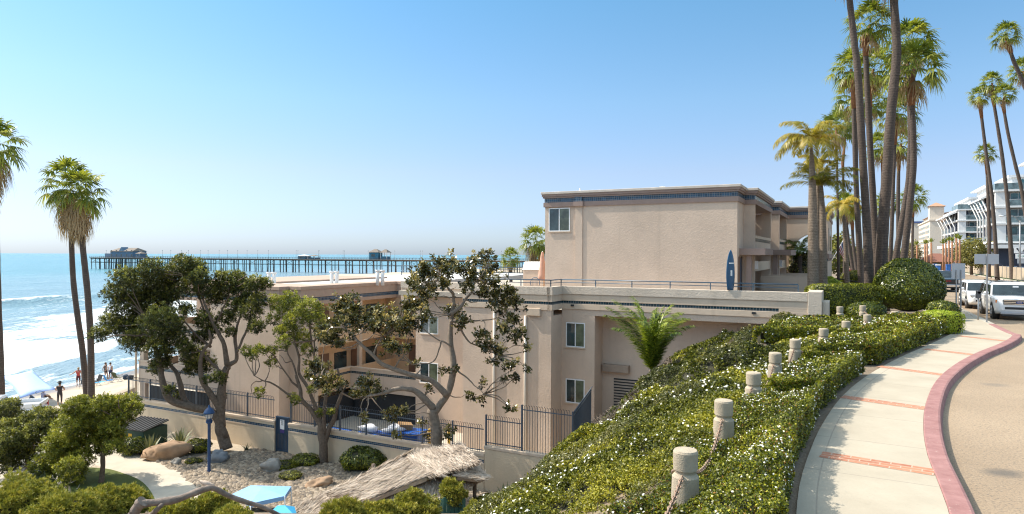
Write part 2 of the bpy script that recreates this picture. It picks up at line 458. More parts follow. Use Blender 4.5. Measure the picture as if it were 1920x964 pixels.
lace = mathn(nt, 'ADD', mathn(nt, 'MULTIPLY', fn.outputs['Fac'], 0.75), mathn(nt, 'MULTIPLY', fn2.outputs['Fac'], 0.45))
thr = mathn(nt, 'SUBTRACT', 1.0, foam.outputs['Fac'])
fm = nt.nodes.new('ShaderNodeMapRange'); fm.inputs[1].default_value = -0.05; fm.inputs[2].default_value = 0.10
nt.links.new(mathn(nt, 'SUBTRACT', lace, thr), fm.inputs[0])
nt.links.new(mixc(nt, fm.outputs[0], shal, (0.74, 0.76, 0.76)), b.inputs['Base Color'])
rr = nt.nodes.new('ShaderNodeMapRange'); rr.inputs[3].default_value = 0.22; rr.inputs[4].default_value = 0.9
nt.links.new(fm.outputs[0], rr.inputs[0]); nt.links.new(rr.outputs[0], b.inputs['Roughness'])
b.inputs['IOR'].default_value = 1.33
hh = mathn(nt, 'ADD', mathn(nt, 'MULTIPLY', w2.outputs['Fac'], 1.0), mathn(nt, 'MULTIPLY', w3.outputs['Fac'], 0.35))
hh = mathn(nt, 'ADD', hh, mathn(nt, 'MULTIPLY', w1.outputs['Fac'], 3.0))
bump(nt, b, hh, 1.0, 0.9)
M_SEA = m
_ba, _bb = on_z(20, 571, SEA_Z)[:2], on_z(206, 559, SEA_Z)[:2]
_be = (_bb - _ba) / np.linalg.norm(_bb - _ba)
def brk_d(X, Y): return -(X - _ba[0]) * _be[1] + (Y - _ba[1]) * _be[0]      # metres beyond the breaking wave
def sea_z(X, Y):
    sd = -shore_d(X, Y)
    near = smooth(900, 150, Y) * smooth(0, 12, sd)
    z = SEA_Z + near * (0.12 * vnoise(X * 0.12, Y * 0.12) + 0.05 * vnoise(X * 0.45, Y * 0.45))
    k = vnoise(Y * 0.02, 3.3) * 6
    for c0, h, w in ((72, 1.8, 4.5), (128, 0.55, 9), (185, 0.5, 11), (250, 0.4, 12)):
        q = brk_d(X, Y) - (c0 - 72) - 0.4 * k * (c0 / 72) ** 0.5
        z = z + near * h * np.exp(-(q / w) ** 2) * (0.72 + 0.35 * vnoise(Y * 0.035 + c0, 1.7)) * np.where(q < 0, 1, 1)
    return z
def foam_f(X, Y):
    sd = -shore_d(X, Y) + vnoise(X * 0.07, Y * 0.07, 2.0) * 3 + vnoise(X * 0.3, Y * 0.3, 5.0) * 0.8
    k = vnoise(Y * 0.02, 3.3) * 6
    band = smooth(10.5, 14, sd) * smooth(60, 34, sd) * (0.53 + 0.12 * vnoise(X * 0.05, Y * 0.16, 8.0))
    st = smooth(34, 50, sd) * smooth(80, 60, sd) * 0.30
    q = brk_d(X, Y) - 0.4 * k
    br = np.exp(-((q + 0.3 + 1.5 * smooth(-128, -100, X)) / (2.6 + 1.6 * smooth(-128, -100, X))) ** 2) * 1.0 * smooth(-0.9, -0.3, vnoise(X * 0.03 + 9.0, 4.1))
    edge = np.exp(-((sd - 0.8) / 0.7) ** 2) * 0.62 + smooth(0.6, 3, sd) * smooth(13, 8, sd) * 0.36
    f = np.maximum.reduce([band, st, br, edge, 0.22 + 0 * sd])
    return f * smooth(420, 260, Y) + 0.16 * smooth(260, 420, Y)
sx = np.concatenate([axis(-14000, -190, -190, -36, 1.0, 1.12), np.array([-30, -20, -5, 20, 60, 150, 400, 1000, 3000])])
sy = np.concatenate([axis(-60, 16000, 30, 230, 1.0, 1.07)])
grid_mesh('sea', sx, sy, sea_z, M_SEA, attr={'shore': lambda X, Y: shore_d(X, Y), 'foam': foam_f})

# --- road, kerb, sidewalk
m, nt, b, _ = new_mat('worn pale asphalt')
vec = coords(nt)
a1 = noise_node(nt, vec, 0.35, 5, 0.6); a2 = noise_node(nt, vec, 26, 3, 0.7); a3 = noise_node(nt, vec, 1.7, 5, 0.7)
c = ramp(nt, a1.outputs['Fac'], [(0.3, (0.285, 0.208, 0.135)), (0.7, (0.375, 0.278, 0.184))])
c = mixc(nt, ramp(nt, a2.outputs['Fac'], [(0.30, (0.75, 0.75, 0.75)), (0.50, (0, 0, 0))]), c, (0.105, 0.092, 0.076))
c = mixc(nt, ramp(nt, a2.outputs['Fac'], [(0.60, (0, 0, 0)), (0.74, (0.6, 0.6, 0.6))]), c, (0.42, 0.36, 0.28))
# oil stain and patch with shapes of their own
def blob(center, rx, ry, col, amt, cur):
    mp = nt.nodes.new('ShaderNodeMapping'); mp.vector_type = 'POINT'
    mp.inputs['Location'].default_value = (-center[0] / rx, -center[1] / ry, 0); mp.inputs['Scale'].default_value = (1 / rx, 1 / ry, 0)
    nt.links.new(vec, mp.inputs['Vector'])
    ln = nt.nodes.new('ShaderNodeVectorMath'); ln.operation = 'LENGTH'; nt.links.new(mp.outputs[0], ln.inputs[0])
    v = mathn(nt, 'ADD', ln.outputs['Value'], mathn(nt, 'MULTIPLY', a3.outputs['Fac'], 0.7))
    return mixc(nt, ramp(nt, v, [(0.55, (amt,) * 3), (1.0, (0, 0, 0))]), cur, col)
s1 = on_z(1885, 888, -0.15); c = blob(s1, 0.62, 0.42, (0.10, 0.088, 0.075), 0.75, c)
s2 = on_z(1868, 722, -0.15); c = blob(s2, 0.7, 0.55, (0.15, 0.13, 0.11), 0.45, c)
nt.links.new(c, b.inputs['Base Color']); b.inputs['Roughness'].default_value = 0.9
bump(nt, b, a2.outputs['Fac'], 0.7, 0.02)
M_ROAD = m
rc = curb_c[:, :2]
road_poly = [tuple(p) for p in offset(curb_c, 0.12)[:, :2]] + [tuple(W(20.5, y)[:2]) for y in (420, 150, 60, 14, 6)] + [(60, 18), (60, -10), (6, -10)]
mb = MB(); mb.add([(x, y, -0.15) for x, y in road_poly], [tuple(range(len(road_poly)))])
me_o = mb.build('road', M_ROAD); structure(me_o)
bm = bmesh.new(); bm.from_mesh(me_o.data); bmesh.ops.triangulate(bm, faces=bm.faces[:]); bmesh.ops.recalc_face_normals(bm, faces=bm.faces[:])
for f in bm.faces:
    if f.normal.z < 0: f.normal_flip()
bm.to_mesh(me_o.data); bm.free()

def ribbon_mesh(name, A, Bc, z, thick, mat, kind='structure', parent=None):
    """slab between two curves of equal count, UV in metres (u along, v across from A)"""
    n = len(A); mb = MB()
    vs = [(p[0], p[1], z) for p in A] + [(p[0], p[1], z) for p in Bc] + [(p[0], p[1], z - thick) for p in A] + [(p[0], p[1], z - thick) for p in Bc]
    fs = []
    for i in range(n - 1):
        fs.append((i, n + i, n + i + 1, i + 1))
        if thick: fs += [(n + i, 3 * n + i, 3 * n + i + 1, n + i + 1), (2 * n + i, i, i + 1, 2 * n + i + 1)]
    mb.add(vs, fs); o = mb.build(name, mat, parent)
    s = np.concatenate([[0], np.cumsum(np.linalg.norm(np.diff((np.asarray(A) + np.asarray(Bc))[:, :2] / 2, axis=0), axis=1))])
    w = np.linalg.norm(np.asarray(A)[:, :2] - np.asarray(Bc)[:, :2], axis=1)
    uvv = [(s[i], 0) for i in range(n)] + [(s[i], w[i]) for i in range(n)]; uvv += uvv
    uv = o.data.uv_layers.new(name='UVMap')
    for l in o.data.loops: uv.data[l.index].uv = uvv[l.vertex_index]
    if kind: o['kind'] = kind
    return o
NSW = 700
# pair the two edges point by point across the walk
Lr = resample(left_c, NSW)
def pair(Lc, Cc):
    out = []
    t = np.gradient(Lc[:, :2], axis=0); t /= np.linalg.norm(t, axis=1, keepdims=True)
    k0 = 0; dense = resample(Cc, 6000)
    for p, d in zip(Lc, t):
        q = (dense[:, :2] - p[:2]); al = np.abs(q @ d); al[np.linalg.norm(q, axis=1) > 6.5] = 1e9
        al[:k0] = 1e9
        k = int(np.argmin(al)); k0 = max(k0, k); out.append(dense[k0])
    return np.array(out)
Rr = pair(Lr, curb_c)
m, nt, b, _ = new_mat('sidewalk concrete')
uvn = coords(nt, 'UV'); vec = coords(nt)
a1 = noise_node(nt, vec, 0.7, 6, 0.65); a2 = noise_node(nt, vec, 18, 4, 0.7)
c = ramp(nt, a1.outputs['Fac'], [(0.3, (0.37, 0.32, 0.245)), (0.7, (0.455, 0.40, 0.312))])
c = mixc(nt, ramp(nt, a2.outputs['Fac'], [(0.28, (0.55, 0.55, 0.55)), (0.48, (0, 0, 0))]), c, (0.36, 0.32, 0.25))
stn = noise_node(nt, vec, 2.3, 6, 0.75)
c = mixc(nt, ramp(nt, stn.outputs['Fac'], [(0.60, (0, 0, 0)), (0.78, (0.45, 0.45, 0.45))]), c, (0.30, 0.255, 0.19))
sp = nt.nodes.new('ShaderNodeSeparateXYZ'); nt.links.new(uvn, sp.inputs[0])
def line_at(val, period, width):
    f = mathn(nt, 'FRACT', mathn(nt, 'DIVIDE', val, period))
    return mathn(nt, 'LESS_THAN', mathn(nt, 'ABSOLUTE', mathn(nt, 'SUBTRACT', f, 0.5)), width / period / 2)
jt = mathn(nt, 'MAXIMUM', line_at(sp.outputs[0], 2.0, 0.022),
           mathn(nt, 'LESS_THAN', mathn(nt, 'ABSOLUTE', mathn(nt, 'SUBTRACT', sp.outputs[1], 0.22)), 0.010))
c = mixc(nt, mathn(nt, 'MULTIPLY', jt, 0.6), c, (0.25, 0.22, 0.18))
nt.links.new(c, b.inputs['Base Color']); b.inputs['Roughness'].default_value = 0.9; b.inputs['Specular IOR Level'].default_value = 0.3
bump(nt, b, mathn(nt, 'SUBTRACT', a2.outputs['Fac'], jt), 0.35, 0.012)
M_WALK = m
sidewalk = ribbon_mesh('sidewalk', Lr, Rr, 0.0, 0.3, M_WALK)
# brick bands laid across it
m, nt, b, _ = new_mat('red brick pavers')
uvn = coords(nt, 'UV')
br = nt.nodes.new('ShaderNodeTexBrick'); nt.links.new(uvn, br.inputs['Vector'])
mpb = nt.nodes.new('ShaderNodeMapping'); mpb.inputs['Rotation'].default_value = (0, 0, R(90)); nt.links.new(uvn, mpb.inputs['Vector']); nt.links.new(mpb.outputs[0], br.inputs['Vector'])
br.inputs['Scale'].default_value = 1.0; br.inputs['Brick Width'].default_value = 0.27; br.inputs['Row Height'].default_value = 0.12; br.inputs['Mortar Size'].default_value = 0.009
br.inputs['Color1'].default_value = (0.46, 0.185, 0.10, 1); br.inputs['Color2'].default_value = (0.33, 0.12, 0.065, 1); br.inputs['Mortar'].default_value = (0.42, 0.33, 0.25, 1)
nv = noise_node(nt, coords(nt), 9, 4)
nt.links.new(mixc(nt, ramp(nt, nv.outputs['Fac'], [(0.4, (0, 0, 0)), (0.75, (0.4, 0.4, 0.4))]), br.outputs['Color'], (0.52, 0.34, 0.24)), b.inputs['Base Color'])
b.inputs['Roughness'].default_value = 0.9
M_BRICK = m
for bl, brr in (((1533, 857), (1755, 893)), ((1572, 746), (1733, 769)), ((1641, 688), (1768, 705)), ((1727, 655), (1828, 667)), ((1790, 630), (1880, 640))):
    A0, B1 = on_z(*bl, 0), on_z(*brr, 0)
    A0 = A0 + (B1 - A0) * 0.01; B1 = B1 - (B1 - A0) * 0.015
    d = (B1 - A0)[:2]; w = np.linalg.norm(d); d /= w; nn = np.array([-d[1], d[0]]) * 0.36
    ns = 8
    A = [np.array([*(A0[:2] + d * w * i / ns), 0]) for i in range(ns + 1)]; Bq = [p + np.array([*nn, 0]) for p in A]
    o = ribbon_mesh('brick_band', Bq, A, 0.004, 0, M_BRICK)
    uv = o.data.uv_layers[0]
    for l in o.data.loops:
        i = l.vertex_index % (ns + 1); side = (l.vertex_index // (ns + 1)) % 2
        uv.data[l.index].uv = (0.36 * side, w * i / ns)
# kerb
m, nt, b, _ = new_mat('faded red kerb paint')
vec = coords(nt)
a1 = noise_node(nt, vec, 3.0, 6, 0.7); a2 = noise_node(nt, vec, 13, 5, 0.75)
c = ramp(nt, a1.outputs['Fac'], [(0.3, (0.24, 0.108, 0.098)), (0.7, (0.37, 0.195, 0.178))])
c = mixc(nt, ramp(nt, a2.outputs['Fac'], [(0.62, (0, 0, 0)), (0.70, (0.8, 0.8, 0.8))]), c, (0.50, 0.42, 0.36))
c = mixc(nt, ramp(nt, a2.outputs['Fac'], [(0.27, (0.6, 0.6, 0.6)), (0.36, (0, 0, 0))]), c, (0.20, 0.11, 0.10))
nt.links.new(c, b.inputs['Base Color']); b.inputs['Roughness'].default_value = 0.85; bump(nt, b, a2.outputs['Fac'], 0.4, 0.01)
M_KERB = m
m, nt, b, _ = new_mat('grey concrete kerb'); vec = coords(nt)
a1 = noise_node(nt, vec, 4.0, 6, 0.7)
nt.links.new(ramp(nt, a1.outputs['Fac'], [(0.3, (0.36, 0.32, 0.26)), (0.7, (0.48, 0.44, 0.37))]), b.inputs['Base Color']); b.inputs['Roughness'].default_value = 0.9
M_KERBG = m
Cr = resample(curb_c, 900)
def kerb(name, Cc, mat):
    prof = [(0.004, -0.3), (0.004, 0.006), (0.02, 0.014), (0.24, 0.014), (0.275, 0.0), (0.315, -0.15), (0.32, -0.3)]
    mb = MB(); vs = []
    for d, z in prof:
        o = offset(Cc, d); vs += [(p[0], p[1], z) for p in o]
    n = len(Cc); fs = [(j * n + i, (j + 1) * n + i, (j + 1) * n + i + 1, j * n + i + 1) for j in range(len(prof) - 1) for i in range(n - 1)]
    mb.add(vs, fs); return structure(mb.build(name, mat))
split = int(np.argmin(np.linalg.norm(Cr[:, :2] - W(7.45, 3)[:2], axis=1)))
kerb('kerb', Cr[:split + 1], M_KERB); kerb('kerb', Cr[split:], M_KERBG)
# far side: kerb, verge and pavement along the street
mb = MB()
for x0, x1, z0, z1, mt in ((20.5, 20.8, -0.3, 0.0, 0), (20.804, 22.2, -0.3, -0.01, 1), (22.204, 23.9, -0.3, 0.0, 0)):
    p = [W(x0, 14), W(x1, 14), W(x1, 420), W(x0, 420)]
    mb.prism([(q[0], q[1]) for q in p], z0, z1, mt)
structure(mb.build('far_pavement', [plain('pavement concrete', (0.45, 0.41, 0.35), 0.9), plain('verge grass', (0.10, 0.14, 0.035), 0.9, var=0.4)]))
# centre line and yellow kerb dash
mb = MB()
for k in range(24):
    y = 12 + k * 9
    p = [W(13.9, y), W(14.02, y), W(14.02, y + 4), W(13.9, y + 4)]; mb.add([(q[0], q[1], -0.146) for q in p], [(0, 1, 2, 3)])
structure(mb.build('road_markings', plain('yellow road paint', (0.62, 0.42, 0.08), 0.8)))
# beach road along the sand, low seawall
M_STRAND = plain('beach road concrete', (0.50, 0.45, 0.37), 0.9, var=0.15, scale=0.8)
M_PATH = plain('garden path concrete', (0.52, 0.46, 0.37), 0.9, var=0.12, scale=1.1, bmp=0.2)
sw0, sw1 = on_z(170, 770, -8.0), on_z(262, 729, -8.0)
sdir = (sw1 - sw0)[:2]; sdir /= np.linalg.norm(sdir); snor = np.array([sdir[1], -sdir[0]])     # towards the land
def sp_(s, o): return sw0[:2] + sdir * s + snor * o
mb = MB(); mb.add([(*sp_(-40, 0.25), -7.995), (*sp_(-40, 6.5), -7.995), (*sp_(90, 6.5), -7.995), (*sp_(90, 0.25), -7.995)], [(0, 1, 2, 3)])
structure(mb.build('beach_road', M_STRAND))
M_SEAWALL = stucco('seawall concrete', (0.40, 0.34, 0.26))
mb = MB(); mb.prism([tuple(sp_(-40, -0.25)), tuple(sp_(-40, 0.25)), tuple(sp_(6.3, 0.25)), tuple(sp_(6.3, -0.25))], -9.0, -7.62)
tag(mb.build('seawall', M_SEAWALL), 'low concrete kerb wall between the sand and the beach road', 'seawall')
# garden path
pc = catmull([on_z(60, 800, -8), on_z(165, 838, -8), on_z(235, 862, -8), on_z(300, 893, -8), on_z(345, 925, -8), on_z(385, 980, -8), on_z(420, 1060, -8)], 8)
ribbon_mesh('garden_path', offset(pc, -1.7), offset(pc, 1.35), -7.994, 0, M_PATH)
# lawn
lw = catmull([on_z(20, 905, -8), on_z(110, 878, -8), on_z(190, 878, -8), on_z(232, 888, -8), on_z(268, 905, -8), on_z(292, 940, -8), on_z(300, 1000, -8)], 6)
m, nt, b, _ = new_mat('lawn grass'); vec = coords(nt)
g1 = noise_node(nt, vec, 0.9, 5); g2 = noise_node(nt, vec, 30, 3)
c = ramp(nt, g1.outputs['Fac'], [(0.3, (0.085, 0.12, 0.018)), (0.7, (0.16, 0.175, 0.035))])
nt.links.new(mixc(nt, ramp(nt, g2.outputs['Fac'], [(0.35, (0.5,) * 3), (0.55, (0, 0, 0))]), c, (0.05, 0.075, 0.012)), b.inputs['Base Color']); b.inputs['Roughness'].default_value = 0.9
bump(nt, b, g2.outputs['Fac'], 0.8, 0.05); M_LAWN = m
lp = [tuple(p[:2]) for p in lw] + [tuple(on_z(120, 1100, -8)[:2]), tuple(on_z(-150, 1000, -8)[:2])]
mb = MB(); mb.add([(x, y, -7.990) for x, y in lp], [tuple(reversed(range(len(lp))))]); structure(mb.build('lawn', M_LAWN))
# ============================================================ HOTEL
M_STUC = stucco('tan stucco', (0.61, 0.475, 0.37), 0.10, 0.40)
M_STUC2 = stucco('rough cream stucco', (0.61, 0.515, 0.415), bstr=0.6)
M_COURT = stucco('bounce-lit courtyard stucco', (0.66, 0.46, 0.285), 0.10, 0.26)  # tan stucco recoloured so the warm bounce light sits in the paint
M_DSP = plain('cream pipe paint', (0.70, 0.62, 0.52), 0.6, var=0.05)
M_BANDC = stucco('smooth cream band', (0.62, 0.49, 0.37), 0.08, 0.15)
M_MAUVE = plain('mauve cornice paint', (0.30, 0.215, 0.18), 0.8, var=0.08)
M_BROWN = plain('tan cornice paint', (0.43, 0.30, 0.22), 0.8, var=0.08)
M_CAP = plain('pale roof edge', (0.56, 0.49, 0.42), 0.7, var=0.12, scale=2)
M_TILE = tile_mat('navy glazed tile', (0.030, 0.085, 0.15))
M_TILE2 = tile_mat('teal glazed tile', (0.012, 0.05, 0.07), 0.145)
M_WFRAME = plain('white vinyl', (0.80, 0.80, 0.80), 0.4, var=0.03)
M_GLASS = glass_mat('window glass')
M_BLIND = glass_mat('window glass over blind', (0.10, 0.12, 0.08), 0.12)
M_ROOFW = plain('white roof membrane', (0.58, 0.56, 0.53), 0.85, var=0.10, scale=0.5)
M_PIPE = plain('white vent pipe', (0.80, 0.79, 0.76), 0.5, var=0.04)
M_RAIL = plain('slate blue railing paint', (0.075, 0.125, 0.175), 0.4, var=0.08)
M_NAVY = plain('navy door paint', (0.015, 0.035, 0.075), 0.4)
M_BDOOR = plain('brown door', (0.17, 0.095, 0.06), 0.6)
M_VOID = plain('black parts and garage shade', (0.03, 0.03, 0.032), 0.9)
M_LOUV = plain('tan louver', (0.33, 0.25, 0.19), 0.7)
M_SLAB = plain('terrace deck', (0.42, 0.36, 0.29), 0.9)

hotel = thing('hotel', 'tan stucco hotel with navy tile bands and a tall upper block on its terrace', 'hotel', (OX, OY, 0), -TH)
def hp(name, boxes, mat, par=hotel, label=None, bevel=0.0):
    mb = MB()
    for bx in boxes: mb.box(*bx)
    o = mb.build(name, mat, par, bevel)
    if label: o['label'] = label
    return o
def window(x0, x1, z0, z1, y, par=hotel, split=0.5, blind=True, open_=False, deep=0.1):
    """sliding window in a south face at y: frame, panes, sill"""
    t = 0.055
    mb = MB(); f = y - 0.035; g = y + deep
    mb.box(x0, x1, f, g, z1 - t, z1); mb.box(x0, x1, f, g, z0, z0 + t)
    mb.box(x0, x0 + t, f, g, z0 + t, z1 - t); mb.box(x1 - t, x1, f, g, z0 + t, z1 - t)
    xm = x0 + (x1 - x0) * split; mb.box(xm - t / 2, xm + t / 2, f + 0.004, g, z0 + t, z1 - t)
    w = mb.build('window', M_WFRAME, par)
    hp('pane', [(x0 + t, xm - t / 2, y - 0.012, y + 0.02, z0 + t, z1 - t)], M_GLASS, w)
    hp('pane', [(xm + t / 2, x1 - t, y - 0.016, y + 0.02, z0 + t, z1 - t)], M_BLIND if blind else M_GLASS, w)
    hp('sill', [(x0 - 0.05, x1 + 0.05, y - 0.075, y - 0.037, z0 - 0.06, z0 + 0.002)], M_BANDC, w)
    return w
TOPZ = 6.96
def cornice(x0, x1, y0, y1, dz=0.0, roof=True):
    z = TOPZ + dz
    hp('roof_edge', [(x0 - .20, x1 + .20, y0 - .20, y1 + .20, z - .15, z)], M_CAP, bevel=0.02)
    hp('cornice', [(x0 - .15, x1 + .15, y0 - .15, y1 + .15, z - .29, z - .151), (x0 - .10, x1 + .10, y0 - .10, y1 + .10, z - .39, z - .291)], M_MAUVE, bevel=0.015)
    hp('tile_band', [(x0 - .012, x1 + .012, y0 - .012, y1 + .012, z - .65, z - .391)], M_TILE)
    hp('cornice', [(x0 - .07, x1 + .07, y0 - .07, y1 + .07, z - .93, z - .651)], M_MAUVE, bevel=0.012)
XL = -15.07
# upper block
hp('wall', [(XL, -12.95, 3.26, 13.9, 0.8, 6.05), (-12.95, -3.68, 3.2, 5.598, 0.8, 6.051), (-12.95, -4.9, 5.598, 21.0, 0.8, 6.049)], M_STUC)
pl0, pl1 = loc_x(1078, 3.14), loc_x(1091.5, 3.14)
hp('pilaster', [(pl0, pl1, 3.15, 3.4, 0.8, 6.052)], M_STUC)
cornice(XL, -3.68, 3.2, 13.9)
hp('cornice', [(pl0 - 0.07, pl1 + 0.07, 2.99, 3.3, TOPZ - .931, TOPZ - .652)], M_MAUVE); hp('tile_band', [(pl0, pl1, 3.06, 3.3, TOPZ - .649, TOPZ - .392)], M_TILE)
hp('roof', [(XL, -3.7, 3.4, 13.8, 6.2, 6.9)], M_ROOFW)
wx0, wx1 = loc_x(1029, 3.26), loc_x(1068.5, 3.26)
w = window(wx0, wx1, loc_z(1049, 434, 3.26), loc_z(1049, 390, 3.26), 3.26)
hp('vent_cap', [(loc_x(1236, 7), loc_x(1245, 7), 7, 7.25, 6.9, 7.42)], M_PIPE)
mb = MB(); mb.lathe([(0.10, 6.9), (0.10, 7.12), (0.04, 7.16), (0.04, 7.3)], 10, 0, (loc_x(1087, 5), 5.0, 0)); mb.build('vent_pipe', M_PIPE, hotel)
# street side units: pier, balcony, canopy
def unit_block(x1, x0, y0, y1, dz, canopy_out):
    hp('wall', [(x0, x1, y0, y0 + 0.3, 0.6, 6.04 + dz), (x0, x1, y1 - 0.3, y1, 0.6, 6.04 + dz), (x0 - 1.1, x1 - 1.2, y0 + .302, y1 - .302, 0.6, 6.03 + dz)], M_STUC)
    cornice(x0 - 1.5, x1, y0, y1, dz)
    hp('roof', [(x0 - 1.4, x1 - .02, y0 + .1, y1 - .1, 6.2, 6.88 + dz)], M_ROOFW)
    hp('balcony', [(x1 - 0.18, x1 - 0.03, y0 + .302, y1 - .302, 3.45, 4.25), (x1 - 1.2, x1 - 0.181, y0 + .303, y1 - .303, 3.3, 3.45)], M_STUC)
    hp('tile_band', [(x1 - 0.03, x1 - 0.012, y0 + .5, y1 - .5, 3.92, 4.1)], M_TILE2)
    hp('balcony', [(x1 - 0.03, x1 + .02, y0 + .302, y1 - .302, 4.1, 4.26)], M_BANDC)
    ym = (y0 + y1) / 2
    hp('window', [(x1 - 1.2, x1 - 1.17, y0 + .8, y0 + 1.9, 3.6, 5.7)], M_GLASS); hp('window', [(x1 - 1.2, x1 - 1.17, ym - .4, ym + 1.6, 3.6, 5.7)], M_GLASS)
    hp('low_wall', [(x1 - 0.18, x1 - 0.03, y0 + .302, y1 - .302, 2.2, 2.75)], M_BANDC)
    hp('wall_lamp', [(x1 + .001, x1 + .17, y0 + .05, y0 + .22, 2.35, 2.8)], M_WFRAME)
    hp('door', [(x1 - 1.2, x1 - 1.16, ym - .5, ym + .5, 0.6, 2.9)], M_NAVY)
    hp('canopy', [(x0 - .62, x1 + canopy_out, y0 - 1.7, y0 - 0.002, 3.13, 3.5), (x1 + 0.021, x1 + canopy_out, y0 - .002, y0 + 2.4, 3.13, 3.5)], M_MAUVE, bevel=0.02)
    hp('canopy_post', [(x1 - .25, x1, y0 - 1.4, y0 - 1.15, 0.6, 3.13)], M_MAUVE)
unit_block(-3.08, -3.68, 5.6, 14.3, -0.02, 0.75)
unit_block(-2.67, -3.20, 15.5, 21.4, -0.05, 0.9)
hp('door', [(-3.68, -3.64, 3.7, 4.6, 0.8, 2.95)], M_NAVY)
hp('door_frame', [(-3.68, -3.61, 3.6, 3.7, 0.8, 3.05), (-3.68, -3.61, 4.6, 4.7, 0.8, 3.05)], M_BDOOR)
hp('terrace_floor', [(-3.6, 9.0 - 9.1, 3.3, 21.6, 0.1, 0.6)], M_SLAB)
# patio walls with sloping ends
for k, (y, x1) in enumerate(((8.2, 1.15), (12.0, 1.35), (16.8, 1.6))):
    mb = MB(); mb.extr([(-3.05, 0.6), (-3.05, 1.86), (x1 - 1.6, 1.86), (x1 - .55, 0.9), (x1 + .3, 0.86), (x1 + .3, 0.0), (-3.05, 0.0)], y, y + 0.22)
    mb.build('patio_wall', M_STUC, hotel)
# porte cochere wall with an arch
AX0, AX1, AY = -2.65, 0.2, 22.0
mb = MB(); ac, ar, az = -0.80, 1.45, 3.35
def arch_wall(mb, x0, x1, y0, y1, z0, z1, cx, r, zs, n=14):
    arc = [(cx - r * math.cos(math.pi * k / n), zs + r * math.sin(math.pi * k / n)) for k in range(n + 1)]
    arc = [(x, z) for x, z in arc if x <= x1 - 0.35]
    mb.extr([(x0, z0), (x0, z1), (cx - r, z1), (cx - r, z0)], y0, y1)
    for (xa, za), (xb, zb) in zip(arc[:-1], arc[1:]): mb.extr([(xa, za), (xa, z1), (xb, z1), (xb, zb)], y0, y1)
    xe, ze = arc[-1]; mb.extr([(xe, 0.0), (xe, z1), (x1, z1), (x1, 0.0)], y0, y1)
arch_wall(mb, AX0 - .4, AX1, AY, AY + 0.6, 0.0, 6.0, ac, ar, az)
mb.build('arch_wall', M_STUC, hotel)
hp('wall', [(AX1 - .6, AX1 - .002, AY + .602, 34, 0.0, 6.0), (AX0 - 3, AX0 - 2.4, AY + .602, 40, 0, 6.0)], M_STUC)
cornice(AX0 - .3, AX1, AY, 34, -0.03)
hp('roof', [(AX0 - .2, AX1 - .1, AY + .1, 33.9, 6.1, 6.86)], M_ROOFW)
hp('cornice', [(AX1 - .75, AX1 + .1, AY - .12, 33, 2.9, 3.25)], M_MAUVE); hp('tile_band', [(AX1 - .74, AX1 + .02, AY - .03, 33, 2.7, 2.899)], M_TILE2)
for y in (24.0, 28.0): hp('window', [(AX1 - .01, AX1 + .03, y, y + 1.2, 3.5, 5.3)], M_GLASS)
# terrace body ------------------------------------------------------
PT = 1.37
def terrace_band(x0, x1, y, y1, x_tile1=None, dz=0.0, ends=True):
    """stepped parapet seen from the south; all pieces are boxes behind y"""
    e = 0.0
    hp('parapet', [(x0, x1, y - .10, y + .22, .92 + dz, PT + dz)], M_STUC2, bevel=0.025)
    hp('parapet', [(x0, x1, y - .05, y + .2, .56 + dz, .919 + dz), (x0, x1, y - .055, y + .2, .10 + dz, .40 + dz)], M_BANDC, bevel=0.012)
    xt = x1 if x_tile1 is None else x_tile1
    hp('tile_band', [(x0, xt, y - .02, y + .2, .401 + dz, .559 + dz)], M_TILE2)
    if xt < x1: hp('parapet', [(xt, x1, y - .05, y + .2, .401 + dz, .559 + dz)], M_BANDC)
    hp('fascia', [(x0, x1, y, y + .3, -.22 + dz, .099 + dz)], M_STUC)
xs1 = loc_x(1054, 0.0)
terrace_band(xs1, 0.0, 0.0, 3, x_tile1=loc_x(1461, 0))
XF0, XF1 = loc_x(868.5, -1.44), loc_x(1034, -1.44)
terrace_band(XF0, XF1, -1.44, 3)
# the return between the two planes
hp('parapet', [(XF1 - .22, XF1 + .10, -1.54, -0.101, .921, PT - .002)], M_STUC2); hp('parapet', [(XF1 - .2, XF1 + .05, -1.49, -.052, .561, .918), (XF1 - .2, XF1 + .055, -1.495, -.056, .101, .399)], M_BANDC)
hp('tile_band', [(XF1 - .2, XF1 + .02, -1.46, -.021, .402, .558)], M_TILE2)
XB0, XB1 = loc_x(780, 1.0), XF0 + 0.4
terrace_band(loc_x(753, 1.0), XB1, 1.0, 3)
xb = loc_x(1115.5, 0)
hp('wall', [(xs1 - .02, xb, 0.004, 3.0, -8.3, -.221), (XF0, XF1, -1.436, 3.0, -8.3, -.222), (XB0, XB1, 1.004, 6.4, -8.3, -.223), (xb, 0.0, 1.3, 3.0, -8.3, .3)], M_STUC)
hp('soffit', [(xb, 0.0, .301, 1.3, -.218, -.1)], M_BANDC)
hp('end_post', [(0.001, 0.62, -.12, 1.6, -.5, 1.42), (0.62, 0.9, 0.0, 1.5, -.5, .95)], M_STUC2, bevel=0.03)
hp('end_wall', [(-.32, -.001, .301, 3.0, -8.0, .9)], M_STUC)
hp('terrace_floor', [(-24.0, -0.33, .31, 3.2, .5, .78), (XL - 8.9, XL - .01, 3.201, 15, .5, .781), (XF0, XF1 - .23, -1.2, .3, .5, .779)], M_SLAB)
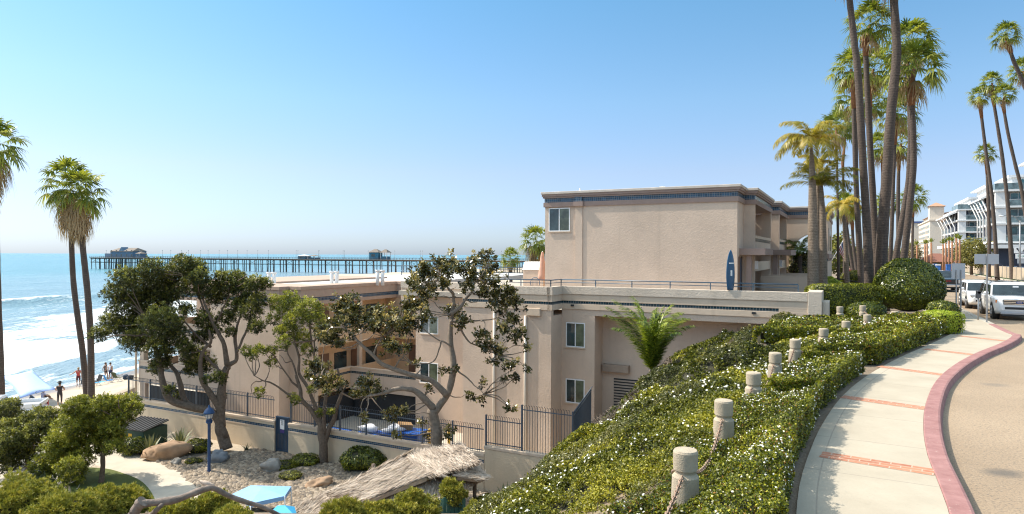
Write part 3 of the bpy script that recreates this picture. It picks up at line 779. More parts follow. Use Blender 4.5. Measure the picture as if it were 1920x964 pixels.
def rail(pts, zb=PT, h=0.36, gap=1.6):
    mb = MB()
    for (ax, ay), (bx, by) in zip(pts[:-1], pts[1:]):
        for z, r in ((zb + h, .032), (zb + h * 0.55, .02)): mb.tube([(ax, ay, z), (bx, by, z)], r, 6)
        l = math.hypot(bx - ax, by - ay); n = max(1, int(round(l / gap)))
        for i in range(n + 1):
            t = i / n; mb.box(ax + (bx - ax) * t - .022, ax + (bx - ax) * t + .022, ay + (by - ay) * t - .022, ay + (by - ay) * t + .022, zb - .003, zb + h - .02)
    return mb.build('handrail', M_RAIL, hotel)
rail([(XF0 + .1, -1.38), (XF1 - .06, -1.38), (XF1 - .06, .06), (loc_x(1512, .06) - .35, .06)], gap=2.0)
rail([(loc_x(753, 9.0), 9.0), (XL - 3.9, 9.0)], zb=PT + 0.05, gap=1.6)
rail([(loc_x(753, 13.0), 13.0), (XL - 3.6, 13.0)], zb=PT + 0.35, gap=1.6)
# windows of the lower storeys
bx0, bx1 = loc_x(1062, 0), loc_x(1097.5, 0)
window(bx0, bx1, loc_z(1080, 651, 0), loc_z(1080, 605, 0), 0.004); window(bx0, bx1, loc_z(1080, 756, 0), loc_z(1080, 711, 0), 0.004)
bx0, bx1 = loc_x(788, 1.0), loc_x(822.5, 1.0)
window(bx0, bx1, loc_z(806, 626, 1), loc_z(806, 594, 1), 1.004); window(bx0, bx1, loc_z(806, 719, 1), loc_z(806, 680, 1), 1.004)
# louvred vent, boxes, ladder patch, small soffit lights, downspouts
mb = MB(); x0, x1 = loc_x(1152, 1.3), loc_x(1199, 1.3); z0, z1 = loc_z(1175, 775, 1.3), loc_z(1175, 711, 1.3)
n = 12
for k in range(n):
    z = z0 + (z1 - z0) * k / n; mb.add([(x0, 1.25, z), (x1, 1.25, z), (x1, 1.30, z + .12), (x0, 1.30, z + .12)], [(0, 1, 2, 3)])
mb.box(x0, x1, 1.285, 1.298, z0, z1, 1); mb.build('louver_vent', [M_LOUV, M_VOID], hotel)
hp('duct_box', [(loc_x(1131, 1.1), loc_x(1180, 1.1), 1.0, 1.3, loc_z(1155, 698, 1.1), loc_z(1155, 684, 1.1))], M_LOUV, bevel=0.02)
hp('access_hatch', [(loc_x(1367, 1.27), loc_x(1383, 1.27), 1.27, 1.3, loc_z(1375, 632, 1.27), loc_z(1375, 609, 1.27))], M_BANDC)
for px, py in ((1074, 572.5), (1414, 587)):
    y = -.05; x = loc_x(px, y); z = loc_z(px, py, y); hp('soffit_light', [(x - .09, x + .09, y - .07, y + .05, z - .05, z + .05)], M_VOID)
for px, py0, py1 in ((985.5, 592, 850), (927, 582, 850)):
    y = -1.50; x = loc_x(px, y); mb = MB(); mb.tube([(x, y, loc_z(px, py0, y)), (x, y, -8.0)], 0.075, 10); mb.build('downspout', M_DSP, hotel)
hp('rain_box', [(loc_x(988, -1.5), loc_x(1014, -1.5), -1.60, -1.437, loc_z(1000, 592, -1.5), loc_z(1000, 578, -1.5))], M_BANDC, bevel=0.02)
hp('rain_box', [(loc_x(925, -1.5), loc_x(942, -1.5), -1.58, -1.437, loc_z(930, 584, -1.5), loc_z(930, 574, -1.5))], M_BANDC, bevel=0.02)
# courtyard gallery and west wing ------------------------------------
WX = -28.6; WT = 1.07
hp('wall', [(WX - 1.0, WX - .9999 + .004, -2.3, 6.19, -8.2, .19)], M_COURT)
hp('wall', [(WX - 7.2, WX - 1.001, -4.3, 6.3, -8.2, 0.2), (WX - 1.0, WX - .02, -3.5, -2.301, -8.2, .2), (WX - 14.4, WX - 7.2, 0.2, 12, -8.2, .2), (WX - 1.6, WX - 1.0, 6.3, 14, -8.2, .2)], M_STUC)
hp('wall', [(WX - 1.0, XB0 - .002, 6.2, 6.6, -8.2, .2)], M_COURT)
def low_cornice(x0, x1, y0, y1, dz=0.0):
    hp('cornice', [(x0 - .10, x1 + .10, y0 - .10, y1 + .1, WT - .22 + dz, WT + dz), (x0 - .05, x1 + .05, y0 - .05, y1 + .05, WT - .72 + dz, WT - .221 + dz)], M_BROWN, bevel=0.015)
    hp('tile_band', [(x0 - .01, x1 + .01, y0 - .01, y1 + .01, WT - .97 + dz, WT - .721 + dz)], M_TILE)
    hp('cornice', [(x0 - .04, x1 + .04, y0 - .04, y1 + .04, WT - 1.2 + dz, WT - .971 + dz)], M_BROWN)
low_cornice(WX - 1.4, WX, -3.5, 6.6); low_cornice(WX - 7.3, WX - 1.0, -4.3, -1.0, -.003); low_cornice(WX - 14.4, WX - 7.0, -3.6, 14, -.006); low_cornice(WX - 1.2, loc_x(770, 6.2), 6.2, 7.0, -.009)
hp('roof', [(WX - 14, WX - .2, -3.3, 15, WT - .5, WT - .14), (WX - 12.0, WX - .3, 15, 34, WT - .5, WT - .12)], M_ROOFW)
for px, py in ((504, 530), (514, 530), (622, 528), (631.5, 528), (708, 526), (717.5, 526)):
    yy = 14.0; p = at(px, py, 47.5); lx, ly = L(p[0], p[1]); zt = at(px, py - 19, 47.5)[2]
    mb = MB(); mb.tube([(lx, ly, WT - .2), (lx, ly, zt)], .13, 10); mb.tube([(lx, ly, zt - .10), (lx, ly, zt + .03)], .18, 10); mb.build('vent_pipe', M_PIPE, hotel)
# galleries on the courtyard side: solid balustrade bands, doors and windows behind
for zt, tl in ((-1.55, False), (-4.65, True)):
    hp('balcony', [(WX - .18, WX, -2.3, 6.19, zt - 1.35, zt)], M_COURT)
    yb_ = 1.1 if tl else 5.0; xe_ = XB0 - .003 if tl else WX + 4.9
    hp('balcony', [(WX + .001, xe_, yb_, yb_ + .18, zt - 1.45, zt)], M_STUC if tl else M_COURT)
    hp('balcony', [(WX + .031, xe_, yb_ - .04, yb_ + .22, zt - .001, zt + .08), (WX - .21, WX + .03, -2.3, yb_ + .22, zt - .001, zt + .082)], M_BANDC)
    if tl: hp('tile_band', [(WX + .02, xe_, yb_ - .015, yb_, zt - .35, zt - .2), (WX, WX + .014, -2.2, yb_ - .02, zt - .35, zt - .2)], M_TILE2)
    hp('gallery_floor', [(WX - .99, WX - .19, -2.28, 6.18, zt - 1.2, zt - 1.0), (WX - .18, xe_, yb_ + .19, 6.19, zt - 1.2, zt - 1.0)], M_SLAB)
for z0 in (-2.55, -5.65):
    for y in (-.9, 2.3): hp('door', [(WX - .995, WX - .95, y, y + .95, z0, z0 + 2.05)], M_BDOOR)
    for y in (.6, 3.9): hp('window', [(WX - .996, WX - .94, y, y + 1.2, z0 + .8, z0 + 2.0)], M_GLASS)
    hp('door', [(WX + 1.2, WX + 2.15, 6.15, 6.199, z0, z0 + 2.05)], M_BDOOR)
    w = window(WX + 2.6, WX + 3.9, z0 + .75, z0 + 2.0, 6.195)
hp('garage_shade_sheet', [(WX - .014, WX + .006, -1.8, 4.8, -7.9, -6.25), (WX + .2, XB0 - .1, 1.3, 1.34, -7.97, -6.12)], M_VOID)  # flat dark sheets stand in for the shade inside the garage
hp('column', [(WX - .2, WX + .02, -2.3, -2.0, -8.1, .19), (WX - .2, WX + .021, 2.0, 2.3, -6.0, .19)], M_BANDC)
hp('courtyard_bounce_floor', [(WX + .01, -9.5, -6.8, 6.19, -8.3, -7.98)], plain('pale bounce floor', (0.50, 0.45, 0.37), 0.9))  # pale floor added to bounce light onto the shaded courtyard walls
# west end balconies towards the sea
for zt in (-1.75, -4.55):
    hp('balcony', [(WX - 14.4, WX - 7.201, -4.3, -4.12, zt - 1.5, zt), (WX - 14.58, WX - 14.401, -4.3, 6, zt - 1.5, zt)], M_STUC)
    hp('balcony', [(WX - 14.6, WX - 7.202, -4.36, -4.06, zt - .001, zt + .1)], M_BANDC)
    hp('tile_band', [(WX - 14.5, WX - 7.3, -4.318, -4.301, zt - .5, zt - .32)], M_TILE2)
    hp('gallery_floor', [(WX - 14.4, WX - 7.2, -4.11, 0.19, zt - 1.2, zt - 1.0)], M_SLAB)
    hp('window', [(WX - 12.6, WX - 10.2, .15, .199, zt - .9, zt + 1.0)], M_GLASS)
    hp('window', [(WX - 9.7, WX - 8.0, .15, .198, zt - .9, zt + 1.0)], M_BLIND)
hp('column', [(WX - 14.5, WX - 14.1, -4.28, -3.9, -8.1, -.5), (WX - 10.4, WX - 10.0, -4.28, -3.9, -4.4, -.5)], M_BANDC)
hp('garage_shade_sheet', [(WX - 13.6, WX - 7.6, -4.1, -4.05, -7.75, -6.2)], M_VOID)  # dark sheet painted in place of the shade behind the opening
hp('base_wall', [(WX - 14.4, WX - 7.2, -4.29, -4.11, -8.2, -7.7), (WX - 14.4, WX - 13.9, -4.29, -4.11, -7.7, -6.05)], M_STUC)
mb = MB(); x, y = WX - 14.7, -4.45; mb.tube([(x, y, -8), (x, y, -.6)], .07, 8); mb.build('downspout', M_BANDC, hotel)
# plant box on the terrace with a ribbed white hood
b0, b1 = loc_x(981, 6.0), loc_x(1016, 6.0)
roof_box = thing('rooftop_box', 'square tan box with a ribbed white hood on the hotel terrace', 'roof box', W((b0 + b1) / 2, 6.6, .782), -TH)
hw = (b1 - b0) / 2
zt = loc_z(1000, 506, 6.0) - .782; zh = loc_z(1000, 491, 6.0) - .782
mb = MB(); mb.box(-hw, hw, -.6, .9, 0, zt); mb.build('base', M_STUC, roof_box)
mb = MB()
for k in range(7):
    xa, xb_ = -hw - .05 + (2 * hw + .1) * k / 7, -hw - .05 + (2 * hw + .1) * (k + .82) / 7
    mb.add([(xa, -.65, zt + .002), (xb_, -.65, zt + .002), (xb_, -.25, zh), (xa, -.25, zh), (xa, .9, zh), (xb_, .9, zh), (xa, .9, zt + .002), (xb_, .9, zt + .002)], [(0, 1, 2, 3), (3, 2, 5, 4), (4, 5, 7, 6), (0, 3, 4, 6), (1, 7, 5, 2), (0, 6, 7, 1)])
mb.box(-hw - .03, hw + .03, -.6, .88, zt + .003, zt + .05)
mb.build('hood', M_PIPE, roof_box)
# closed patio umbrella
ux = loc_x(1017, 4.4)
um = thing('closed_umbrella', 'closed salmon pink patio umbrella beside the upper block wall', 'umbrella', W(ux, 4.4, .782), -TH)
mb = MB(); mb.tube([(0, 0, 0), (0, 0, 2.55)], .025, 8); mb.build('pole', M_PIPE, um)
mb = MB(); n = 16; prof = [(.05, 2.5), (.10, 2.2), (.15, 1.6), (.21, 1.0), (.24, .75), (.17, .72)]
vs = [((r * (1 + .25 * (k % 2))) * math.cos(2 * math.pi * k / n), (r * (1 + .25 * (k % 2))) * math.sin(2 * math.pi * k / n), z) for r, z in prof for k in range(n)]
mb.add(vs, [(i * n + k, (i + 1) * n + k, (i + 1) * n + (k + 1) % n, i * n + (k + 1) % n) for i in range(len(prof) - 1) for k in range(n)], 0, True)
mb.build('canopy', plain('salmon canvas', (0.52, 0.30, 0.22), 0.9), um)
# surfboard sign on the parapet
sx_ = loc_x(1369, -.16); zb, zt = PT + .002, loc_z(1369, 469, -.16)
sb = thing('surfboard_sign', 'tall navy surfboard standing upright on the terrace parapet', 'surfboard', W(sx_, -.02, PT), -TH + R(50))
hgt = zt - PT; mb = MB(); n = 20; vs = []
for i in range(n + 1):
    t = i / n; w_ = .27 * (math.sin(math.pi * min(1, (t * .82 + .18) if t < .7 else .754 + (t - .7) * .82)) ** .55 if t < .985 else .25)
    if i == n: w_ = .02
    z = hgt * t + .01
    for a in range(10):
        th = 2 * math.pi * a / 10; vs.append((w_ * math.cos(th), .055 * math.sin(th) * (1 if t < .9 else .6), z))
mb.add(vs, [(i * 10 + k, i * 10 + (k + 1) % 10, (i + 1) * 10 + (k + 1) % 10, (i + 1) * 10 + k) for i in range(n) for k in range(10)] + [tuple(reversed(range(10)))], 0, True)
mb.build('board', plain('navy gelcoat', (0.02, 0.085, 0.17), 0.25, var=0.05), sb)
mb = MB(); mb.box(-.14, .14, -.075, -.056, hgt * .66, hgt * .69); mb.box(-.05, .05, -.072, -.056, hgt * .36, hgt * .50); mb.build('stripe', M_PIPE, sb)
# round-backed chair on the terrace
ch = thing('terrace_chair', 'small dark round-backed metal chair on the terrace behind the railing', 'chair', W(loc_x(1000, 1.2), 1.2, .782), -TH)
mb = MB(); mb.box(-.25, .25, -.25, .25, .42, .45); mb.build('seat', M_RAIL, ch)
mb = MB(); mb.tube([(-.25, .24, .45)] + [(.3 * -math.cos(math.pi * k / 8), .26, .62 + .36 * math.sin(math.pi * k / 8)) for k in range(9)] + [(.25, .24, .45)], .02, 6)
for k in range(5): mb.tube([(-.16 + .08 * k, .25, .45), (-.16 + .08 * k, .26, .92)], .008, 4)
mb.build('backrest', M_RAIL, ch)
for sx2 in (-.22, .22):
    for sy2 in (-.22, .22): MB().tube([(sx2, sy2, 0), (sx2, sy2, .42)], .018, 6).build('leg', M_RAIL, ch)
# planter box right of the hotel corner (green utility box)
p = on_z(1575, 592, 0)

# ============================================================ GARDEN WALL, FENCE, GATE
WY = -7.0
M_GWALL = stucco('cream garden wall', (0.66, 0.525, 0.37), 0.1, 0.3)
gate_x0, gate_x1 = loc_x(519, WY), loc_x(544, WY)
xs_step = loc_x(911, WY); xe = loc_x(1032, WY)
XW = loc_x(258, WY) - 1.0
ZT = -6.28
def gwall(x0, x1, label, top=ZT, band=True):
    t = thing('garden_wall', label, 'garden wall', W((x0 + x1) / 2, WY, -8.05), -TH); h = (x1 - x0) / 2; z = top + 8.05
    MB().box(-h, h, -.12, .12, 0, z - .14).build('wall', M_GWALL, t)
    MB().box(-h - .02, h + .02, -.15, .2, z - .14, z).build('coping', M_BANDC, t, 0.02)
    if band:
        MB().box(-h, h, -.128, -.121, z - .42, z - .27).build('tile_band', M_TILE, t)
        MB().box(-h, h, -.138, -.121, z - .50, z - .421).build('ledge', M_BANDC, t)
    return t
gwall(XW, gate_x0 - .02, 'cream garden wall with tile band left of the blue gate')
gwall(gate_x1 + .02, xs_step, 'cream garden wall with tile band right of the blue gate')
gwall(xs_step + .03, xe, 'taller plain stucco wall beside the hedge bank', loc_z(913, 835, WY), False)
M_IRON = plain('slate blue iron', (0.06, 0.085, 0.115), 0.45, var=0.1)
def fence_bay(x0, x1, z0, h, label, y=WY, rot=None, y1=None, group='iron fence bays on the garden wall'):
    ax, ay, bx, by = (x0, y, x1, y if y1 is None else y1)
    p0 = W(ax, ay, z0); p1 = W(bx, by, z0); l = float(np.linalg.norm(p1 - p0)); rz = math.atan2(p1[1] - p0[1], p1[0] - p0[0])
    t = thing('iron_fence', label, 'fence', p0, rz, group)
    MB().box(-.035, .035, -.035, .035, 0, h).build('post', M_IRON, t)
    mb = MB()
    for z in (.14, h - .22): mb.box(.036, l - .036, -.02, .02, z - .02, z + .02)
    n = int(l / .125)
    for i in range(1, n):
        x = l * i / n; c_ = .015
        mb.tube([(x, 0, .05), (x, 0, h - .12), (x - .01, -.02, h - .03), (x - .03, -.09, h + .02)], .0135, 4, caps=False)
    mb.build('bars', M_IRON, t); return t
def run(x0, x1, z0, h, nb, lab):
    for i in range(nb): fence_bay(x0 + (x1 - x0) * i / nb, x0 + (x1 - x0) * (i + 1) / nb, z0, h, lab)
run(XW + .1, gate_x0 - .1, ZT, 1.35, 6, 'iron fence bay with curved tips on the wall left of the gate')
run(gate_x1 + .1, xs_step - .05, ZT, 1.35, 7, 'iron fence bay with curved tips on the wall right of the gate')
zt2 = loc_z(913, 835, WY); xf = loc_x(980, WY)
fence_bay(xs_step + .05, xf, zt2, 1.45, 'iron fence bay on the taller plain stucco wall')
fence_bay(xf, loc_x(1075, WY), zt2 - .5, loc_z(980, 759, WY) - zt2 + .5, 'tall iron fence panel at the foot of the hedge bank')
fence_bay(loc_x(1075, WY), loc_x(1110, -1.2), zt2 - .2, loc_z(1075, 772, WY) - zt2 + .2, 'tall iron fence panel returning to the hotel wall', y1=-1.2)
g = thing('garden_gate', 'dark blue metal gate with a notice in the garden wall', 'gate', W((gate_x0 + gate_x1) / 2, WY, -8.0), -TH)
gw = (gate_x1 - gate_x0) / 2; GH = 1.98
M_GATE = plain('gate blue paint', (0.022, 0.05, 0.09), 0.45)
mb = MB(); mb.box(-gw, -gw + .09, -.06, .06, 0, GH); mb.box(gw - .09, gw, -.06, .06, 0, GH); mb.box(-gw + .09, gw - .09, -.06, .06, GH - .08, GH); mb.box(-gw + .09, gw - .09, -.05, .05, .05, .12); mb.build('gate_frame', M_GATE, g)
mb = MB(); n = 8
for k in range(n):
    x = -gw + .1 + (2 * gw - .2) * (k + .5) / n; mb.box(x - .035, x + .035, -.02, .02, .12, 1.0)
mb.box(-gw + .09, gw - .09, -.025, .025, 1.0, GH - .08); mb.build('gate_leaf', M_GATE, g)
mb = MB(); mb.box(-.19, .13, -.035, -.026, 1.28, 1.82); mb.build('notice', M_WFRAME, g)
mb = MB()
for k in range(5): mb.box(-.12 + .02 * (k % 2), .07 - .02 * (k % 2), -.040, -.036, 1.74 - k * .055, 1.76 - k * .055)
mb.build('notice_text', M_VOID, g)
MB().box(-.19, .13, -.034, -.026, 1.08, 1.26).build('notice_panel', plain('violet notice', (0.08, 0.05, 0.20), 0.5), g)
# things behind the fence: recycling bins, bollards
M_BIN = plain('blue bin plastic', (0.012, 0.10, 0.42), 0.4, var=0.08); M_BAGW = plain('white bin bag', (0.75, 0.75, 0.78), 0.5, bmp=0.6, bscale=9); M_CARD = plain('brown cardboard', (0.36, 0.21, 0.09), 0.8)
M_YEL = plain('yellow post paint', (0.75, 0.42, 0.02), 0.5)
def wheelie(px, py, Y, label, bag):
    p = at(px, py, Y); t = thing('recycling_bin', label, 'bin', (p[0], p[1], -8.0), -TH + R(6)); zt_ = p[2] + 8.0
    mb = MB(); v = []
    for z, s in ((.12, .34), (zt_ - .12, .50)): v += [(-s * 1.25, -s, z), (s * 1.25, -s, z), (s * 1.25, s, z), (-s * 1.25, s, z)]
    mb.add(v, [(3, 2, 1, 0), (4, 5, 6, 7), (0, 1, 5, 4), (1, 2, 6, 5), (2, 3, 7, 6), (3, 0, 4, 7)]); mb.build('body', M_BIN, t, 0.03)
    for s in (-1, 1): MB().tube([(s * .40 - .03, .36, .12), (s * .40 + .03, .36, .12)], .12, 10).build('wheel', M_VOID, t)
    if bag is None: MB().box(-.68, .68, -.56, .56, zt_ - .12, zt_ - .04).build('lid', M_BIN, t, 0.03)
    return t, zt_
for px, bag, lab in ((630, None, 'blue recycling bin with its lid shut behind the fence'), (692, 'w', 'blue bin heaped with a white bag nearest the first tree trunk'), (740, 'c', 'blue bin with cardboard and white bags on top'), (772, None, 'light topped blue bin beside the rubber tree trunk')):
    t, z_ = wheelie(px, 806, 36.3 if px < 700 else 35.2, lab, bag)
    if bag:
        o = tag(MB().ball((t.location[0], t.location[1], -8 + z_ + .02), (.55, .42, .25), 10, 0, .5, int(px)).build('bin_bag', M_BAGW), 'white bin bag lying on the blue bin ' + ('nearest the first trunk' if bag == 'w' else 'with cardboard'), 'bin bag')
    if bag == 'c':
        mb = MB(); mb.box(-.35, .35, -.25, .25, 0, .3); o = mb.build('cardboard_box', M_CARD); o.location = (t.location[0] + .5, t.location[1] + .2, -8 + z_ + .0); o.rotation_euler = (.1, .15, .4); tag(o, 'brown cardboard box leaning on a blue bin', 'box')
for px, py, lab in ((805, 806, 'yellow steel bollard left of the rubber tree trunk'), (842, 810, 'yellow steel bollard right of the rubber tree trunk')):
    p = at(px, py, 36.0); t = tag(MB().lathe([(.085, 0), (.085, p[2] + 8), (.05, p[2] + 8.06), (.01, p[2] + 8.07)], 12).build('yellow_bollard', M_YEL), lab, 'bollard'); t.location = (p[0], p[1], -8.0)
# ============================================================ PLANTS
ML_HEDGE = leaf_mat('hedge leaves', (0.020, 0.031, 0.003), (0.145, 0.165, 0.008), (0.580, 0.540, 0.040), 0.30, 0.38, spec=0.5)
ML_COVER = leaf_mat('bank shrub leaves', (0.020, 0.028, 0.003), (0.135, 0.145, 0.009), (0.520, 0.460, 0.045), 0.28, 0.42)
ML_PITT = leaf_mat('pittosporum leaves', (0.020, 0.027, 0.006), (0.090, 0.102, 0.018), (0.500, 0.470, 0.100), 0.28, 0.4)
ML_PITTY = leaf_mat('young pittosporum leaves', (0.045, 0.060, 0.009), (0.210, 0.230, 0.026), (0.600, 0.560, 0.100), 0.34, 0.4)
ML_RUB = leaf_mat('rubber tree leaves', (0.020, 0.021, 0.007), (0.115, 0.110, 0.028), (0.600, 0.460, 0.180), 0.18, 0.22, spec=0.6)
ML_JUN = leaf_mat('juniper sprays', (0.100, 0.120, 0.018), (0.290, 0.290, 0.042), (0.540, 0.460, 0.100), 0.2, 0.6)
ML_BALL = leaf_mat('glossy shrub leaves', (0.017, 0.032, 0.003), (0.110, 0.140, 0.009), (0.480, 0.450, 0.035), 0.25, 0.3, spec=0.6)
ML_LIME = leaf_mat('lime shrub leaves', (0.148, 0.210, 0.019), (0.408, 0.490, 0.032), (0.600, 0.600, 0.079), 0.35, 0.4)
ML_DRY = leaf_mat('dry grey twigs', (0.08, 0.06, 0.045), (0.18, 0.14, 0.11), (0.33, 0.27, 0.21), 0.0, 0.9, spec=0.1)
ML_DRYLEAF = leaf_mat('dried orange leaves', (0.16, 0.07, 0.02), (0.30, 0.15, 0.045), (0.42, 0.26, 0.09), 0.2, 0.8, spec=.1)
ML_OLIVE = leaf_mat('olive bank shrub leaves', (0.040, 0.048, 0.014), (0.125, 0.128, 0.032), (0.30, 0.265, 0.085), 0.2, 0.45)
ML_FLOW = plain('white blossom', (0.86, 0.84, 0.74), 0.6, var=0.04)
M_TWIG = plain('shaded twigs', (0.030, 0.028, 0.012), 0.9, var=0.5, scale=6)  # near-black core colour stands in for the shade between leaves
M_BARK = plain('grey brown bark', (0.155, 0.115, 0.085), 0.95, var=0.35, scale=9, bmp=0.8, bscale=22)
M_BARKR = plain('pale rubber tree bark', (0.24, 0.19, 0.145), 0.9, var=0.3, scale=7, bmp=0.6, bscale=18)

def scatter(P, N, size, aspect=0.55, jitter=0.8, depth=0.10, seed=0):
    """leaf arrays around surface points P with outward normals N"""
    r = np.random.default_rng(seed); n = len(P)
    nn = unit(N + jitter * r.normal(size=(n, 3)))
    ax = unit(np.cross(nn, r.normal(size=(n, 3))))
    ax = unit(ax + 0.45 * N)
    cen = P - N * (r.random(n) ** 1.5 * depth)[:, None] + r.normal(size=(n, 3)) * 0.012
    ln = np.asarray(size) * (0.7 + 0.6 * r.random(n))
    return cen, ax, nn, ln, ln * aspect

g_left = offset(left_c, -0.12)
def hedge_top(X, Y, base=0.56):
    d, s = bank_ds(X, Y)
    t = base + 0.07 * vnoise(X * 0.9, Y * 0.9, 1.0) + 0.085 * vnoise(X * 2.6, Y * 2.6, 4.0) + 0.07 * vnoise(X * 6, Y * 6, 9.0)
    return t - 0.40 * smooth(-0.70, 0.05, d) * (1 - 0.6 * smooth(1.5, 5.0, s))
def cover_top(X, Y):
    d, s = bank_ds(X, Y)
    lump = 0.36 * vnoise(X * 0.55, Y * 0.55, 2.0) + 0.24 * vnoise(X * 1.3, Y * 1.3, 5.0) + 0.12 * vnoise(X * 3.0, Y * 3.0, 8.0) + 0.07 * vnoise(X * 7, Y * 7, 3.0)
    return land(X, Y) + 0.17 + lump * (0.35 + 0.65 * smooth(0.8, 3.0, d)) + 0.22 * smooth(2.4, 0.6, d) * smooth(1.5, 5.0, s) + 0.04 * smooth(1.5, 5.0, d)
def surf_normals(f, X, Y, e=0.06):
    nx = -(f(X + e, Y) - f(X - e, Y)) / (2 * e); ny = -(f(X, Y + e) - f(X, Y - e)) / (2 * e)
    return unit(np.stack([nx, ny, np.ones_like(nx)], 1))
def lsize(Y, base=0.035): return base * np.maximum(1, np.asarray(Y) / 9.0) ** 0.75
def core_grid(name, inside, f, x0, x1, y0, y1, step, drop, parent, floor=None):
    xs = np.arange(x0, x1, step); ys = np.arange(y0, y1, step); X, Y = np.meshgrid(xs, ys); ok = inside(X, Y); Z = f(X, Y) - drop
    idx = -np.ones(X.shape, int); idx[ok] = np.arange(ok.sum()); V = np.stack([X[ok], Y[ok], Z[ok]], 1); F = []
    q = ok[:-1, :-1] & ok[1:, :-1] & ok[:-1, 1:] & ok[1:, 1:]
    for i, j in zip(*np.nonzero(q)): F.append((idx[i, j], idx[i, j + 1], idx[i + 1, j + 1], idx[i + 1, j]))
    mb = MB(); mb.add(V, F, 0, True)
    if floor is not None:      # skirt down to the ground round the edge
        from collections import Counter
        ec = Counter(); 
        for fc in F:
            for a, b_ in zip(fc, fc[1:] + fc[:1]): ec[(min(a, b_), max(a, b_))] += 1
        o = len(V); fl = floor(V[:, 0], V[:, 1]); mb.v.extend([(v[0], v[1], float(z)) for v, z in zip(V, fl)])
        for (a, b_), k in ec.items():
            if k == 1: mb.f.append((a, b_, o + b_, o + a)); mb.m.append(0); mb.sm.append(False)
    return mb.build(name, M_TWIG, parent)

def g_of(X, Y): return -poly_sd(X, Y, g_left[::3])
def make_hedge(label, y0, y1, dmax, seed, base=0.56, flowers=1.0, mat=None, xr=(0, 22)):
    mat = mat or ML_HEDGE; r = np.random.default_rng(seed)
    ins = lambda X, Y: (g_of(X, Y) > 0.0) & (bank_ds(X, Y)[0] < dmax) & (Y > y0) & (Y < y1) & (land(X, Y) > -0.9)
    def f(X, Y):
        g = g_of(X, Y); rd = 0.16 * np.exp(-np.maximum(g, 0) / 0.10)
        e0 = 0.14 * np.exp(-np.maximum(Y - y0, 0) / 0.12) + 0.14 * np.exp(-np.maximum(y1 - Y, 0) / 0.12)
        return hedge_top(X, Y, base) - rd - e0
    t = thing('hedge', label, 'hedge', (0, 0, 0), 0, 'clipped flowering hedges along the sidewalk')
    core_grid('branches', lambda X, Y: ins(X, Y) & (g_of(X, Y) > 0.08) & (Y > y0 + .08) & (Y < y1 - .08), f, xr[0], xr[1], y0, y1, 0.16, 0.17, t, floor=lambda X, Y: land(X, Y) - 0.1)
    area = (xr[1] - xr[0]) * (y1 - y0)
    ym = (y0 + y1) / 2; sz = lsize(ym); dens = min(8500, 2.9 / (sz * sz * 0.55 * 0.5))
    n = int(area * dens); X = xr[0] + (xr[1] - xr[0]) * r.random(n); Y = y0 + (y1 - y0) * r.random(n)
    k = ins(X, Y); X, Y = X[k], Y[k]
    P = np.stack([X, Y, f(X, Y)], 1); N = surf_normals(f, X, Y)
    # clipped sides along the walk and both ends
    dense = resample(g_left[(g_left[:, 1] > y0 - 2) & (g_left[:, 1] < y1 + 2)], 800)
    dense = dense[(dense[:, 1] > y0) & (dense[:, 1] < y1)]
    L_ = np.linalg.norm(np.diff(dense[:, :2], axis=0), axis=1).sum(); ns = int(L_ * base * dens * 1.1)
    i = r.integers(0, len(dense) - 1, ns); tt = np.gradient(dense[:, :2], axis=0); tt = unit(tt)
    sx, sy = dense[i, 0], dense[i, 1]; nr = np.stack([tt[i, 1], -tt[i, 0], np.full(ns, 0.15)], 1)
    zz = 0.04 + r.random(ns) * (base - 0.08); wob = 0.06 * vnoise(sx * 2.3, sy * 2.3, zz * 2.3) + 0.03 * vnoise(sx * 8, sy * 8, zz * 8)
    S = np.stack([sx, sy, zz], 1) + nr * wob[:, None]
    P = np.concatenate([P, S]); N = np.concatenate([N, unit(nr)])
    for ye, sg in ((y0, -1.0), (y1, 1.0)):
        m_ = int(2.4 * base * dens); X = xr[0] + (xr[1] - xr[0]) * r.random(m_ * 8); Y = np.full(m_ * 8, ye + sg * 0.0) ; k = ins(X, Y - sg * 0.05); X, Y = X[k], Y[k]
        zz = 0.04 + r.random(len(X)) * (base - 0.1)
        P = np.concatenate([P, np.stack([X, Y + 0.05 * vnoise(X * 3, zz * 3), zz], 1)]); N = np.concatenate([N, np.tile([[0, sg, 0.15]], (len(X), 1))])
    gap = (vnoise(P[:, 0] * 5.5, P[:, 1] * 5.5, P[:, 2] * 5.5) + .55 * vnoise(P[:, 0] * 12, P[:, 1] * 12, P[:, 2] * 12)) > -.50; P, N = P[gap], N[gap]
    c, a, nn, ln, wd = scatter(P, N, sz, 0.55, 0.75, 0.11, seed)
    rnd = np.clip(0.40 + 0.26 * r.normal(size=len(c)) + 0.22 * vnoise(P[:, 0] * 1.1, P[:, 1] * 1.1, P[:, 2]), 0, 1)
    brown = (r.random(len(c)) < 0.03 * (1 + 2.5 * np.maximum(0, vnoise(P[:, 0] * 1.7, P[:, 1] * 1.7, 3.0)))).astype(int)
    leaf_mesh('foliage', c, a, nn, ln * (0.85 + 0.3 * (vnoise(P[:, 0] * .8, P[:, 1] * .8, 2.0) > 0)), wd, rnd, [mat, ML_DRYLEAF], t, brown)
    if flowers:
        m_ = r.random(len(P)) < flowers * 0.0075 * np.clip(0.8 + 2.2 * vnoise(P[:, 0] * 0.9, P[:, 1] * 0.9, 7.0), 0.05, 3) * np.where(N[:, 2] > 0.5, 1, 0.3)
        blossoms(P[m_] + N[m_] * 0.025, N[m_], sz * 0.85, t, seed)
    return t
